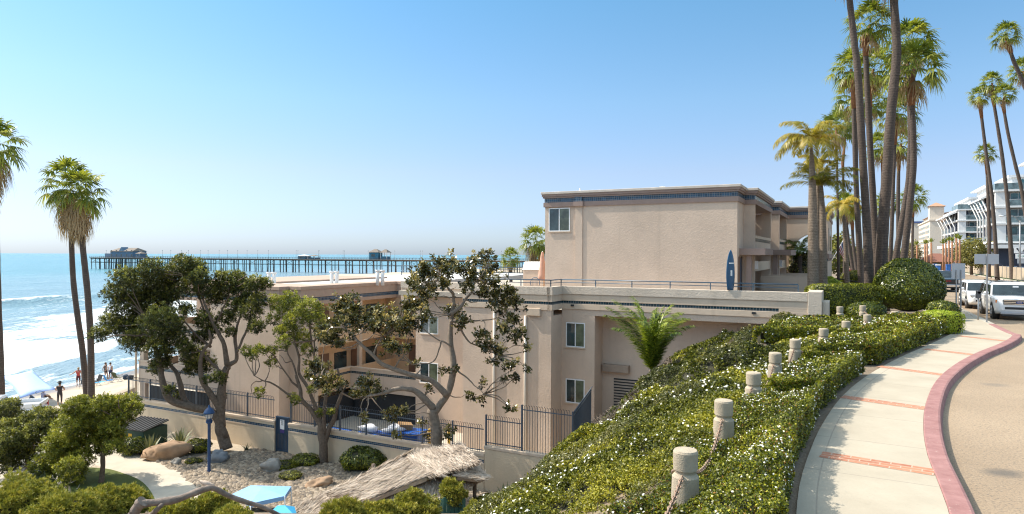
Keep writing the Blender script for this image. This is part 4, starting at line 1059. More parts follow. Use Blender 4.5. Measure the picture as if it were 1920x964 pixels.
def blossoms(P, N, size, parent, seed):
    """five-petalled stars: two crossed slim quads and one square each"""
    r = np.random.default_rng(seed + 5); n = len(P); nn = unit(N + 0.55 * r.normal(size=(n, 3)) + np.array([-0.3, -0.4, 0.2]))
    a0 = unit(np.cross(nn, r.normal(size=(n, 3)))); b0 = np.cross(nn, a0); C_, A, NN, LN, WD = [], [], [], [], []
    for th in (0, 60, 120):
        a = a0 * math.cos(R(th)) + b0 * math.sin(R(th)); C_.append(P + nn * 0.002 * th / 60); A.append(a); NN.append(nn); s = size * (0.8 + 0.4 * r.random(n)); LN.append(s); WD.append(s * 0.40)
    o = leaf_mesh('blossoms', np.concatenate(C_), np.concatenate(A), np.concatenate(NN), np.concatenate(LN), np.concatenate(WD), 0.5, ML_FLOW, parent)
    o['kind'] = 'stuff'; return o
make_hedge('long clipped hedge with white blossoms nearest the camera beside the sidewalk', 4.5, 13.6, 0.55, 21, 0.66, xr=(0, 9))
make_hedge('clipped hedge block with white blossoms ending at the bare soil patch', 13.75, 17.6, 0.6, 22, 0.64, 1.3, xr=(3, 11))
make_hedge('clipped hedge block just beyond the bare soil patch by the sidewalk', 19.0, 23.3, 0.6, 23, 0.66, 0.8, xr=(6, 16))
make_hedge('farthest white flowered hedge block next to the lime green shrub', 23.6, 28.2, 3.2, 24, 0.66, 0.7, xr=(6, 19))

# --- the planted bank: one mass of low shrubs
def bank_in(X, Y):
    d, s = bank_ds(X, Y); lx, ly = L(X, Y)
    return (d > 0.5) & (d < 12.5) & (Y > 3.0) & (Y < 36) & (g_of(X, Y) > 0.05) & np.where(lx < -9.4, ly < -7.7, ly < -0.45) & ((d < 8.5) | (Y > 11)) & (X > -3.5) & ((X > 0.35) | (Y < 13))
bank = thing('bank_shrubs', 'dense low white flowered shrubs covering the sloping bank', 'ground cover'); bank['kind'] = 'stuff'
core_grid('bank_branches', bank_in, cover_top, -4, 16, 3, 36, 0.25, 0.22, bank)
r = np.random.default_rng(31)
allP, allN, allS = [], [], []
for y0, y1 in ((3, 8), (8, 11), (11, 14), (14, 18), (18, 23), (23, 29), (29, 36)):
    sz = lsize((y0 + y1) / 2, 0.039); dens = 3.1 / (sz * sz * 0.55 * 0.5); n = int(20 * (y1 - y0) * dens)
    X = -4 + 20 * r.random(n); Y = y0 + (y1 - y0) * r.random(n); k = bank_in(X, Y)
    px_ok = np.abs(X / np.maximum(Y, 1)) < 0.85
    k &= px_ok; X, Y = X[k], Y[k]
    allP.append(np.stack([X, Y, cover_top(X, Y)], 1)); allN.append(surf_normals(cover_top, X, Y)); allS.append(np.full(len(X), sz))
P, N, S = np.concatenate(allP), np.concatenate(allN), np.concatenate(allS)
gap = (vnoise(P[:, 0] * 4.5, P[:, 1] * 4.5, P[:, 2] * 4.5) + .55 * vnoise(P[:, 0] * 10, P[:, 1] * 10, P[:, 2] * 10)) > -.48; P, N, S = P[gap], N[gap], S[gap]
dd, ss = bank_ds(P[:, 0], P[:, 1])
dry = (vnoise(P[:, 0] * 0.6, P[:, 1] * 0.6, 12.0) + 0.5 * vnoise(P[:, 0] * 1.9, P[:, 1] * 1.9, 6.0) + 0.20 * (dd - 7.0)) > 0.55
c, a, nn, ln, wd = scatter(P[~dry], N[~dry], S[~dry], 0.55, 0.85, 0.16, 33)
Pq = P[~dry]
rnd = np.clip(0.40 + 0.2 * r.normal(size=len(c)) + 0.34 * vnoise(Pq[:, 0] * 0.7, Pq[:, 1] * 0.7, 3.0) + 0.15 * vnoise(Pq[:, 0] * 2.5, Pq[:, 1] * 2.5, 3.0) + 0.12 * smooth(4, 0.5, dd[~dry]), 0, 1)
olive = (vnoise(Pq[:, 0] * 0.5, Pq[:, 1] * 0.5, 22.0) + .4 * vnoise(Pq[:, 0] * 1.5, Pq[:, 1] * 1.5, 2.0) + .15 * r.normal(size=len(c)) > .22).astype(int)
leaf_mesh('bank_foliage', c, a, nn, ln, wd * np.where(olive, .75, 1), rnd, [ML_COVER, ML_OLIVE], bank, olive)['kind'] = 'stuff'
c, a, nn, ln, wd = scatter(P[dry][::2], N[dry][::2], S[dry][::2] * 2.6, 0.10, 0.9, 0.12, 34); a = unit(a + 0.8 * N[dry][::2])
leaf_mesh('dry_twigs', c + N[dry][::2] * 0.06, a, nn, ln, wd, r.random(len(c)), ML_DRY, bank)['kind'] = 'stuff'
m_ = (~dry) & (r.random(len(P)) < 0.0036 * np.clip(0.4 + 2.4 * vnoise(P[:, 0] * 0.8, P[:, 1] * 0.8, 7.0), 0.0, 3) * smooth(9, 3, dd) )
for nm, sel in (('n', P[:, 1] < 14), ('f', P[:, 1] >= 14)):
    k = m_ & sel; blossoms(P[k] + N[k] * 0.03, N[k], 0.046 if nm == 'n' else 0.062, bank, 40 + len(nm) + int(nm == 'f'))

# --- round and box shrubs
def blob_shrub(name, label, cat, c, rad, n, size, mat, seed, flat=None, group=None, jit=0.05, depth=0.16, twig=M_TWIG, flowers=0, box=None):
    """one shrub: ellipsoid, or a clipped box with rounded edges when box is set"""
    r = np.random.default_rng(seed); t = thing(name, label, cat, c, 0, group); rad = np.asarray(rad, float)
    D = unit(r.normal(size=(n, 3))); D[:, 2] = np.where(D[:, 2] < -0.75, -D[:, 2], D[:, 2])
    if box:
        mx = np.max(np.abs(D), axis=1, keepdims=True); B = D / (np.sum(np.abs(D) ** 7, axis=1, keepdims=True) ** (1 / 7.0)); Pn = B * rad; Nn = unit(np.sign(D) * np.abs(B) ** 5 / rad)
        if box is not True:
            k, q = math.cos(box), math.sin(box); Rm = np.array([[k, -q, 0], [q, k, 0], [0, 0, 1]]); Pn = Pn @ Rm.T; Nn = Nn @ Rm.T
    else: Pn = D * rad; Nn = unit(D / rad)
    lum = 1 + jit * (vnoise(Pn[:, 0] * 1.6 + seed, Pn[:, 1] * 1.6, Pn[:, 2] * 1.6) + 0.6 * vnoise(Pn[:, 0] * 4.5, Pn[:, 1] * 4.5 + seed, Pn[:, 2] * 4.5))
    Pn = Pn * lum[:, None]; Pn[:, 2] += rad[2] * 0.97
    ce, a, nn, ln, wd = scatter(Pn, Nn, size, 0.55, 0.7, depth, seed)
    rnd = np.clip(0.42 + 0.22 * r.normal(size=n) + 0.2 * vnoise(Pn[:, 0] * 1.5, Pn[:, 1] * 1.5, Pn[:, 2] * 1.5), 0, 1)
    leaf_mesh('foliage', ce, a, nn, ln, wd, rnd, mat, t)
    mb = MB(); mb.ball((0, 0, rad[2] * 0.97), tuple(rad * (0.86 if not box else 0.80)), 20, 0, 0.0)
    if box:
        vv = np.array(mb.v) - [0, 0, rad[2] * 0.97]; u = vv / (rad * 0.8); s_ = np.sum(np.abs(u) ** 7, axis=1, keepdims=True) ** (1 / 7.0); vv = u / s_ * rad * 0.90
        if box is not True: vv = vv @ Rm.T
        mb.v = [tuple(q) for q in vv + [0, 0, rad[2] * 0.97]]
    mb.build('branches', twig, t)
    if flowers:
        k = r.random(n) < flowers; blossoms(Pn[k] + Nn[k] * 0.02, Nn[k], size * 0.8, t, seed)
    return t
p = at(1703, 560, 35.2)
blob_shrub('round_shrub', 'big dome shaped glossy green shrub beside the sidewalk and parked cars', 'shrub', (p[0], p[1], 0), (1.66, 1.66, 1.53), 46000, 0.105, ML_BALL, 51, flowers=0.0004)
p = at(1579, 560, 33.5)
blob_shrub('box_hedge', 'tall boxy green hedge between the hotel corner and the dome shrub', 'hedge', (p[0], p[1], 0), (1.75, .75, .86), 30000, 0.095, ML_HEDGE, 52, box=-TH * 0.2, jit=0.06)
p = at(1625, 590, 31.0)
blob_shrub('leafy_shrub', 'loose leafy shrub in front of the boxy hedge, left of the dome shrub', 'shrub', (p[0], p[1], 0), (.85, .6, .5), 9000, 0.09, ML_BALL, 53, jit=0.15)
p = on_z(1786, 626, 0)
blob_shrub('lime_shrub', 'small clipped lime green shrub at the bend of the sidewalk', 'shrub', (p[0] - .1, p[1] + .5, 0), (.62, .62, .44), 9000, 0.075, ML_LIME, 54, box=True, jit=0.06)
p = at(1757, 600, 31.5)
blob_shrub('leafy_shrub', 'low dark shrub tucked between the dome shrub and the lime shrub', 'shrub', (p[0] + .9, p[1] + 1.0, 0), (.7, .6, .5), 6000, 0.085, ML_BALL, 55, jit=0.12)
p = at(1610, 520, 62)
blob_shrub('clipped_shrub', 'low sage coloured clipped shrub below the flag by the hotel path', 'shrub', (p[0], p[1], 0.3), (1.6, 1.4, .75), 6000, 0.16, ML_COVER, 56)
p = at(1545, 520, 40)
blob_shrub('leafy_shrub', 'leafy green shrub at the foot of the feather palms by the hotel', 'shrub', (p[0], p[1], 0.2), (1.1, .8, .85), 8000, 0.13, ML_LIME, 57, jit=0.2)
p = at(1508, 500, 52)
blob_shrub('shade_shrub', 'dark bushy plant filling the arch of the hotel entrance', 'shrub', (p[0], p[1], 0.2), (1.2, 1.3, 1.6), 9000, 0.2, ML_RUB, 58, jit=0.3)

# --- trees built from limbs and leaf clusters
def tube_thing(mb, pts3, r0, r1, n=8, wob=0.0, seed=0):
    P = catmull(pts3, 5); m_ = len(P); t = np.linspace(0, 1, m_)
    if wob: P = P + wob * np.stack([vnoise(t * 6 + seed, 1.0), vnoise(t * 6 + seed, 5.0), vnoise(t * 6 + seed, 9.0)], 1)
    rad = r0 + (r1 - r0) * t; rad = rad * (1 + 0.10 * vnoise(t * 14 + seed, 2.0))
    mb.tube(list(P), list(rad), n)
def tree(name, label, cat, Y, base_px, limbs, blobs, mat, bark, leaf, per, asp=0.45, ros=0.16, spread=0.6, seed=0, zbase=-8.0, group=None, twigs=True, droop=0.0, fill=0.55, rim=1.0, fuzzy=False):
    """limbs: (list of photo points, depth offsets, r0, r1); blobs: (px, py, radius px). Every cluster gets its own depth."""
    r = np.random.default_rng(seed); s = Y / FPX
    root = at(*base_px, Y); root[2] = zbase; t = thing(name, label, cat, root, 0, group)
    cs = []
    ext = max(b_[2] for b_ in blobs) * s; cx_ = np.mean([b_[0] for b_ in blobs]); 
    for (px, py, rp) in blobs:
        dy = float(np.clip(r.normal(-0.35, 0.8), -1.9, 1.5)); rr = rp * s * 1.14; cs.append((at(px, py, Y + dy) - root, rr))
    mb = MB()
    for k, (pts, dys, r0, r1) in enumerate(limbs):
        if np.isscalar(dys): dys = np.linspace(0, dys, len(pts))
        tube_thing(mb, [at(px, py, Y + dy) - root for (px, py), dy in zip(pts, dys)], r0, r1, 9, 0.05, seed + k * 3.1)
    if twigs:      # a twig from each cluster to the closest limb point
        LP = np.array(mb.v)[::9]
        for c_, rr in cs:
            for _ in range(2):
                e = c_ + r.normal(size=3) * rr * 0.4; j = np.argmin(np.linalg.norm(LP - e, axis=1) + 0.6 * np.maximum(0, LP[:, 2] - e[2])); p0 = LP[j]
                if np.linalg.norm(p0 - e) < 3.5:
                    mid = (p0 + e) / 2 + r.normal(size=3) * 0.12; tube_thing(mb, [p0, mid, e], 0.035, 0.012, 5, 0.04, float(j))
    mb.build('trunk', bark, t)
    C_, A, NN, LN, RD = [], [], [], [], []
    for c_, rr in cs:
        nr = max(5, int(2.1 * per * (rr / 0.6) ** 2)); D = unit(r.normal(size=(nr, 3)) + np.array([0, 0, 0.25]))
        q = rr * (fill + (1 - fill) * r.random(nr)) * (1 + 0.25 * vnoise(D[:, 0] * 2 + c_[0], D[:, 1] * 2 + c_[1], D[:, 2] * 2))
        if fuzzy: q = rr * np.minimum(1.55, np.abs(r.normal(0, 0.60, nr)) + .12)
        Q = c_ + D * q[:, None] * np.array([1, 1, 0.85])
        nl = 15; Qr = np.repeat(Q, nl, 0); Dr = np.repeat(unit(D + np.array([-0.1, 0, 0.35])), nl, 0)
        dirs = unit(Dr * 0.55 + r.normal(size=Qr.shape) * spread + np.array([0, 0, -droop]))
        l = leaf * (0.7 + 0.6 * r.random(len(Qr))); C_.append(Qr + dirs * (l * 0.55)[:, None] + r.normal(size=Qr.shape) * ros * 0.25); A.append(dirs)
        NN.append(unit(Dr + 0.5 * r.normal(size=Qr.shape))); LN.append(l)
        tone = np.repeat(np.clip(0.38 + 0.2 * r.normal(size=nr) + rim * 0.36 * D[:, 2] * (q / rr), 0, 1), nl); RD.append(np.clip(tone + 0.10 * r.normal(size=len(Qr)), 0, 1))  # leaves lightened towards each cluster's top, painting in the light from above
    ln = np.concatenate(LN)
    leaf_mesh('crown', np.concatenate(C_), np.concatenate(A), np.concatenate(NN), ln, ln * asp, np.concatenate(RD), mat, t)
    return t
T1 = [(282,506,25),(232,523,24),(259,540,34),(299,526,30),(216,550,22),(239,573,32),(282,573,42),(315,550,34),(206,606,22),(232,613,27),(186,626,17),(266,619,38),(305,606,38),(325,632,28),(252,639,24),(292,652,20),(300,680,19),(292,692,13),(309,664,16),
      (342,496,22),(365,506,24),(332,516,24),(358,536,24),(385,540,22),(375,520,18),(412,520,16),(432,530,26),(447,520,15),(415,550,22),(458,543,22),(478,533,18),(495,533,13),(485,563,17),(445,573,17),(471,586,19),(425,596,20),(382,600,20),(395,620,17),(375,632,17),(432,622,11),(481,613,16),(362,669,25),(384,682,21),(358,692,15),(345,652,17),(412,709,13),(390,712,9),(319,732,10),(332,745,8),(415,738,8),(400,560,16),(350,580,15),(462,560,14)]
T1L = [([(425,842),(418,815),(414,795),(415,740),(421,700),(426,686)], 0.2, .34, .17), ([(426,686),(422,655),(412,632),(402,612),(392,590),(380,560)], -0.5, .15, .05), ([(424,688),(439,680),(444,664),(442,635),(447,610),(452,585)], 0.5, .14, .05),
       ([(444,664),(455,640),(463,615),(470,590),(478,560)], 0.8, .08, .03), ([(416,800),(410,768),(395,740),(382,718),(376,690),(376,670),(384,655),(394,642),(390,618)], -0.6, .2, .06), ([(395,650),(380,640),(360,620),(340,590)], -0.8, .08, .03),
       ([(420,820),(399,775),(360,764),(322,749),(308,722),(302,700),(296,670),(285,640),(275,600)], -1.0, .26, .08), ([(365,764),(345,748),(337,719),(330,699),(317,680),(312,650),(310,610),(315,570)], 0.4, .16, .05), ([(421,700),(405,690),(390,675),(372,655)], -.3, .1, .05), ([(382,600),(378,570),(370,540),(360,520)], 0, .06, .03), ([(402,612),(412,590),(425,565),(432,540)], 0.3, .06, .03)]
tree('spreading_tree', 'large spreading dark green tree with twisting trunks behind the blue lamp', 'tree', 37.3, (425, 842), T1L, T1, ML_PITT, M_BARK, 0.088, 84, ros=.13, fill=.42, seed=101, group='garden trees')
T2 = [(543,563,19),(516,569,17),(510,599,12),(580,579,24),(553,599,22),(593,599,20),(540,619,18),(566,636,18),(530,642,13),(510,659,12),(510,680,10),(486,657,12),(487,735,10),(553,750,9),(586,729,8),(530,586,14),(599,774,7),(621,772,7),(465,659,12),(474,667,10),(605,620,14),(575,655,12),(524,620,10),(548,745,8),(560,575,14)]
T2L = [([(607,872),(608,832),(602,812),(600,793),(587,774),(565,752),(562,730),(556,705)], 0, .24, .07), ([(608,832),(617,801),(628,779),(639,741),(640,715),(634,690)], .5, .16, .05), ([(600,793),(592,765),(583,740),(576,722),(563,700),(562,672),(552,640),(545,605)], .3, .12, .04), ([(610,815),(609,770),(610,745),(611,716),(600,690),(590,672),(588,640)], -.4, .11, .04), ([(562,730),(545,712),(528,690),(515,670)], -.4, .06, .02), ([(563,752),(540,740),(515,722),(495,712),(478,705)], -.7, .07, .02), ([(590,672),(585,640),(580,610),(578,590)], .2, .06, .03), ([(556,705),(548,680),(538,655),(532,640)], .2, .05, .02)]
tree('garden_tree', 'smaller yellow green tree with a forked trunk right of the blue gate', 'tree', 35.2, (607, 872), T2L, T2, ML_PITTY, M_BARK, 0.085, 72, ros=.14, seed=102, group='garden trees')
T3 = [(825,493,15),(799,503,17),(845,493,15),(785,516,15),(812,516,16),(839,510,15),(862,506,13),(789,546,20),(779,530,15),(809,543,15),(832,536,13),(888,490,12),(912,480,13),(925,500,13),(885,516,18),(908,520,18),(928,530,15),(875,536,13),(908,550,18),(932,553,18),(955,546,16),(965,566,15),(945,573,15),(925,570,11),(766,573,17),(789,573,17),(799,593,15),(775,609,17),(759,619,13),(855,586,15),(842,583,11),(872,599,13),(858,613,8),(958,599,16),(941,619,16),(971,626,16),(905,629,13),(912,649,16),(932,659,13),(991,652,8),(928,679,11),(955,686,13),(968,706,8),(945,712,6),(985,689,5),(905,716,6),(882,742,9),(902,749,8),(956,768,9),
      (653,563,18),(636,579,18),(666,579,16),(629,606,18),(656,603,20),(683,599,16),(706,586,18),(699,616,18),(712,603,15),(736,586,16),(736,606,18),(726,623,13),(749,606,15),(762,606,11),(609,626,18),(626,629,18),(636,646,12),(613,639,14),(726,646,18),(742,652,15),(762,652,9),(590,686,16),(606,692,16),(580,702,12),(600,716,16),(619,712,14),(636,722,12),(613,732,11),(692,716,16),(679,716,12),(709,732,12),(692,735,14),(666,739,11),(779,682,8),(805,732,8),(832,696,8),(855,692,7),(737,777,15),(757,771,11),(683,782,7),(789,793,6),(743,815,8),(798,818,6),(836,818,6),(844,804,5)]
T3L = [([(822,912),(820,850),(817,810),(813,785),(812,766)], 0, .30, .25), ([(812,768),(800,752),(780,735),(760,728),(740,732),(715,738),(692,742)], -.8, .19, .05), ([(813,772),(828,758),(842,735),(850,705),(852,680),(846,650),(843,620),(846,592),(853,570)], .3, .20, .09), ([(853,572),(846,550),(836,532),(826,512)], .3, .08, .03), ([(846,590),(862,575),(878,556),(888,530),(892,505)], .2, .09, .03),
       ([(838,742),(810,715),(790,708),(760,700),(720,682),(700,665),(668,638),(640,612)], -1.0, .16, .05), ([(846,600),(870,604),(895,603),(925,598),(945,588)], .6, .06, .02), ([(858,612),(880,640),(905,655),(930,665)], .5, .05, .02), ([(851,692),(870,706),(890,722),(905,738)], -.3, .05, .015), ([(846,650),(830,640),(822,655),(812,678),(795,682),(772,684)], -.5, .05, .02), ([(700,665),(712,640),(725,625)], .2, .05, .02), ([(740,690),(755,670),(765,660)], .2, .04, .02), ([(640,612),(632,600),(640,585)], 0, .04, .02), ([(836,532),(815,525),(800,520)], .2, .04, .02), ([(888,530),(905,515),(915,490)], 0, .04, .015), ([(692,742),(660,745),(630,730),(605,715)], .2, .04, .02)]
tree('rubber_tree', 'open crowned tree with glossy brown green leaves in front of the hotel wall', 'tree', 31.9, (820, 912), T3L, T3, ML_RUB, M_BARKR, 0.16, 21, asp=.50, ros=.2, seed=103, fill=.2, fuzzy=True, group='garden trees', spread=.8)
TA = [(243,754,19),(218,759,20),(194,757,19),(252,766,15),(206,779,27),(230,779,21),(184,783,25),(170,766,21),(150,759,20),(136,762,17),(194,803,27),(213,803,22),(218,822,18),(199,827,22),(175,808,24),(213,839,15),(194,844,14),(175,834,18),(160,785,22)]
tree('small_tree', 'rounded yellow green small tree on a bare leaning trunk beside the garden path', 'tree', 32.3, (192, 908), [([(190,908),(192,880),(191,850),(196,830),(205,800)], 0, .13, .07), ([(192,850),(180,820),(165,790)], .3, .07, .03), ([(196,830),(218,800),(235,775)], -.3, .06, .03)], TA, ML_PITTY, M_BARK, 0.088, 84, ros=.15, seed=104, group='lawn trees')
TB = [(145,791,27),(121,803,26),(145,815,27),(121,827,27),(102,839,24),(136,846,27),(150,861,22),(116,856,24),(92,866,22),(73,873,18),(107,876,20),(131,876,20),(146,880,16)]
tree('small_tree', 'bushy low tree in the middle of the lawn trees, branched to the grass', 'tree', 32.0, (125, 915), [([(125,915),(124,880),(122,850),(118,825)], 0, .12, .06), ([(124,880),(140,850),(145,820)], .3, .07, .03)], TB, ML_PITTY, M_BARK, 0.088, 84, ros=.15, seed=105, group='lawn trees')
TC = [(73,786,26),(97,786,24),(48,803,28),(80,808,26),(53,827,28),(29,827,26),(24,846,26),(44,851,24),(15,810,26),(10,866,22),(5,840,24)]
tree('small_tree', 'dense small tree left of the lawn trees in front of the white pickup', 'tree', 34.0, (50, 890), [([(50,885),(52,860),(55,830),(60,805)], 0, .13, .06), ([(52,860),(35,840),(25,825)], .3, .07, .03)], TC, ML_PITT, M_BARK, 0.09, 84, ros=.15, seed=106, group='lawn trees')
TD = [(8,774,22),(19,762,16),(26,776,15),(5,790,20),(-14,775,24)]
tree('small_tree', 'dark small tree at the left edge behind the lawn trees', 'tree', 37.0, (0, 850), [([(0,851),(2,830),(5,800),(8,780)], 0, .12, .05)], TD, ML_PITT, M_BARK, 0.09, 84, ros=.15, seed=107, group='lawn trees')
TE = [(133,895,18),(121,902,14),(148,900,10)]
tree('low_shrub', 'small pale green shrub with bare white twigs at the lawn edge', 'shrub', 30.5, (130, 925), [([(130,930),(131,910),(133,895)], 0, .05, .02), ([(112,930),(106,905),(98,890)], 0, .03, .01), ([(112,930),(116,900),(122,884)], 0, .03, .01)], TE, ML_PITTY, plain('bleached twigs', (0.5, 0.45, 0.4), 0.9), 0.10, 40, seed=108)

# --- juniper shrubs on the near bank
JN = [(30,938,75,21,'olive juniper shrub at the lower left corner'), (120,955,62,20,'olive juniper shrub below the pale twiggy shrub'), (185,940,52,22,'olive juniper shrub below the bare leaning trunk'), (238,932,40,23,'feathery juniper shrub beside the lawn edge'), (330,962,42,18,'juniper shrub under the dead branch left half'), (392,950,40,18.5,'juniper shrub under the perched bird'), (640,968,46,20,'juniper shrub below the middle of the thatched roof'), (712,968,40,20.5,'yellow green juniper shrub at the lower edge of the thatch'), (775,950,42,21.5,'juniper shrub left of the teal board fence'), (848,915,24,25.5,'dry juniper shrub on top of the teal board fence'), (905,965,40,20,'juniper shrub at the foot of the timber edging'), (432,968,34,17,'small juniper shrub at the fork of the dead branch')]
for k, (px, py, rp, Y, lab) in enumerate(JN):
    r = np.random.default_rng(200 + k); s = Y / FPX; c0 = at(px, py, Y); zg = float(land(c0[0], c0[1])); rr = rp * s
    t = thing('juniper_shrub', lab, 'shrub', (c0[0], c0[1], zg), 0, 'juniper shrubs')
    top = c0[2] + rr * 0.5 - zg; n = int(3400 * max(0.4, rr) ** 1.3)
    D = unit(r.normal(size=(n, 3)) + [0, 0, .5]); lum = 1 + .35 * vnoise(D[:, 0] * 2.2 + k, D[:, 1] * 2.2, D[:, 2] * 2.2) + .2 * vnoise(D[:, 0] * 6 + k, D[:, 1] * 6, D[:, 2] * 6)
    H = max(rr * 0.9, 0.5); Q = D * np.array([rr, rr, H]) * (lum * (0.75 + 0.25 * r.random(n)))[:, None] + [0, 0, top - H]
    nl = 9; Qr = np.repeat(Q, nl, 0); dirs = unit(np.repeat(D, nl, 0) * .5 + r.normal(size=Qr.shape) * .55 + [0.15, 0, .5]); l = .10 * (0.6 + .8 * r.random(len(Qr)))
    rnd = np.clip(np.repeat(.4 + .22 * r.normal(size=n) + .2 * D[:, 2], nl), 0, 1)
    leaf_mesh('foliage', Qr + dirs * (l * .5)[:, None], dirs, unit(r.normal(size=Qr.shape)), l, l * .22, rnd, ML_JUN, t)
    MB().ball((0, 0, top - H), (rr * .72, rr * .72, H * .72), 12, 0, .2, k).build('branches', M_TWIG, t)
    mb = MB(); mb.tube([(0, 0, -.1), (.03, .02, top - H)], .07, 6); mb.build('stem', M_BARK, t)
# ============================================================ PALMS
ML_FAN = leaf_mat('fan palm blades', (0.065, 0.10, 0.018), (0.19, 0.235, 0.035), (0.44, 0.43, 0.09), 0.45, 0.35)
ML_FANT = leaf_mat('dead palm blades', (0.20, 0.135, 0.08), (0.40, 0.29, 0.17), (0.60, 0.47, 0.30), 0.25, 0.8, spec=0.1)
ML_FEA = leaf_mat('feather palm blades', (0.17, 0.17, 0.025), (0.40, 0.34, 0.05), (0.66, 0.47, 0.10), 0.45, 0.4)
ML_FEAG = leaf_mat('green feather palm blades', (0.055, 0.095, 0.014), (0.16, 0.22, 0.028), (0.42, 0.46, 0.08), 0.4, 0.35)
def palm_bark(name, lo, hi):
    m, nt, b, _ = new_mat(name); vec = coords(nt)
    sp = nt.nodes.new('ShaderNodeSeparateXYZ'); nt.links.new(vec, sp.inputs[0])
    n = noise_node(nt, vec, 3.0, 4); n2 = noise_node(nt, vec, 12, 4)
    rg = mathn(nt, 'SINE', mathn(nt, 'MULTIPLY', mathn(nt, 'ADD', sp.outputs[2], mathn(nt, 'MULTIPLY', n.outputs['Fac'], 0.12)), 42.0))
    v = mathn(nt, 'ADD', mathn(nt, 'MULTIPLY', rg, 0.05), mathn(nt, 'ADD', mathn(nt, 'MULTIPLY', n2.outputs['Fac'], 0.6), mathn(nt, 'MULTIPLY', n.outputs['Fac'], 0.3)))
    nt.links.new(ramp(nt, v, [(0.25, lo), (0.65, hi)]), b.inputs['Base Color']); b.inputs['Roughness'].default_value = 0.95
    bump(nt, b, v, 0.8, 0.05); return m
M_PALM = palm_bark('grey palm bark', (0.045, 0.033, 0.027), (0.13, 0.097, 0.077))
M_PALMT = palm_bark('ringed pale palm bark', (0.10, 0.075, 0.055), (0.27, 0.21, 0.155))
M_BOOT = plain('rusty palm leaf bases', (0.22, 0.10, 0.045), 0.9, var=0.4, scale=8, bmp=0.8, bscale=14)

def fan_leaves(r, P0, dirs, lp, lf, droop, width=0.095, nseg=15, span=115):
    """quads for fan leaves: P0 start, dirs petiole directions; each blade folds and droops at the tip"""
    Q, RN = [], []
    for p0, d, a, f, dr in zip(P0, dirs, lp, lf, droop):
        up = np.array([0, 0, 1.0]); s = np.cross(d, up); s = s / (np.linalg.norm(s) + 1e-6); n = np.cross(s, d)
        e = p0 + d * a + np.array([0, 0, -0.10 * a * a * dr]); d2 = unit(d + np.array([0, 0, -0.35 * dr])); n = np.cross(s, d2)
        w = 0.014; Q.append([p0 + s * w, p0 - s * w, e - s * w, e + s * w]); tone = r.random(); RN.append(tone * .5)
        fold = 0.35 + 0.3 * r.random()
        for k in range(nseg):
            ph = R(-span + 2 * span * (k + .5) / nseg + r.normal() * 3); c, q = math.cos(ph), math.sin(ph)
            v = unit(d2 * c + s * q + n * abs(q) * -fold * 0.5 + r.normal(size=3) * .04); L_ = f * (0.72 + 0.28 * c) * (0.85 + .25 * r.random())
            sd = unit(np.cross(v, n)); m_ = e + v * L_ * .5; m_[2] -= .05 * dr * L_; tp = e + v * L_ * .86; tp[2] -= (0.20 + .35 * r.random()) * dr * L_; tip = tp + (v * .10 + np.array([0, 0, -.22 * dr])) * L_
            w0, w1, w2 = .02, width * .5, width * .22
            Q.append([e + sd * w0, e - sd * w0, m_ - sd * w1, m_ + sd * w1]); Q.append([m_ + sd * w1, m_ - sd * w1, tp - sd * w2, tp + sd * w2]); Q.append([tp + sd * w2, tp - sd * w2, tip - sd * .004, tip + sd * .004])
            t_ = np.clip(tone * .7 + .3 * r.random(), 0, 1); RN += [t_, t_, min(1, t_ + .25)]
    return np.array(Q), np.array(RN)
def sph(r, n, e0, e1):
    el = np.radians(e0 + (e1 - e0) * (np.arange(n) + r.random(n)) / n); az = np.arange(n) * 2.39996 + r.random(n) * .7
    return np.stack([np.cos(el) * np.cos(az), np.cos(el) * np.sin(az), np.sin(el)], 1)
def fan_crown(seed, green=34, dead=14, skirt=0, rad=1.0):
    """returns meshes (green blades, dead blades) for a crown of unit radius about 1.7 m"""
    r = np.random.default_rng(seed)
    D = sph(r, green, 82, -38); n = green
    Q, RN = fan_leaves(r, np.zeros((n, 3)) + D * .08, D, rad * (.80 + .45 * r.random(n)), rad * (.72 + .16 * r.random(n)), .35 + .45 * r.random(n) + .35 * (D[:, 2] < 0))
    g = quads_mesh('crown', Q, RN, ML_FAN)
    n = dead + skirt; D = np.concatenate([sph(r, dead, -20, -62), sph(r, skirt, -62, -84)]) if skirt else sph(r, dead, -20, -65)
    P0 = np.zeros((n, 3)); P0[:, 2] = -.15 - (np.arange(n) / n) * (.5 + (1.0 if skirt else 0))
    Q, RN = fan_leaves(r, P0 + D * .1, D, rad * (.45 + .3 * r.random(n)), rad * (.55 + .25 * r.random(n)), 1.1 + .7 * r.random(n), .055, 11, 80)
    d = quads_mesh('dead_fronds', Q, RN, ML_FANT)
    for o in (g, d): C.objects.unlink(o)
    return g.data, d.data
FAN = [fan_crown(1, 40, 6), fan_crown(2, 38, 8), fan_crown(3, 42, 10)]
FANS = [fan_crown(5, 38, 28, 10), fan_crown(6, 36, 30, 12)]
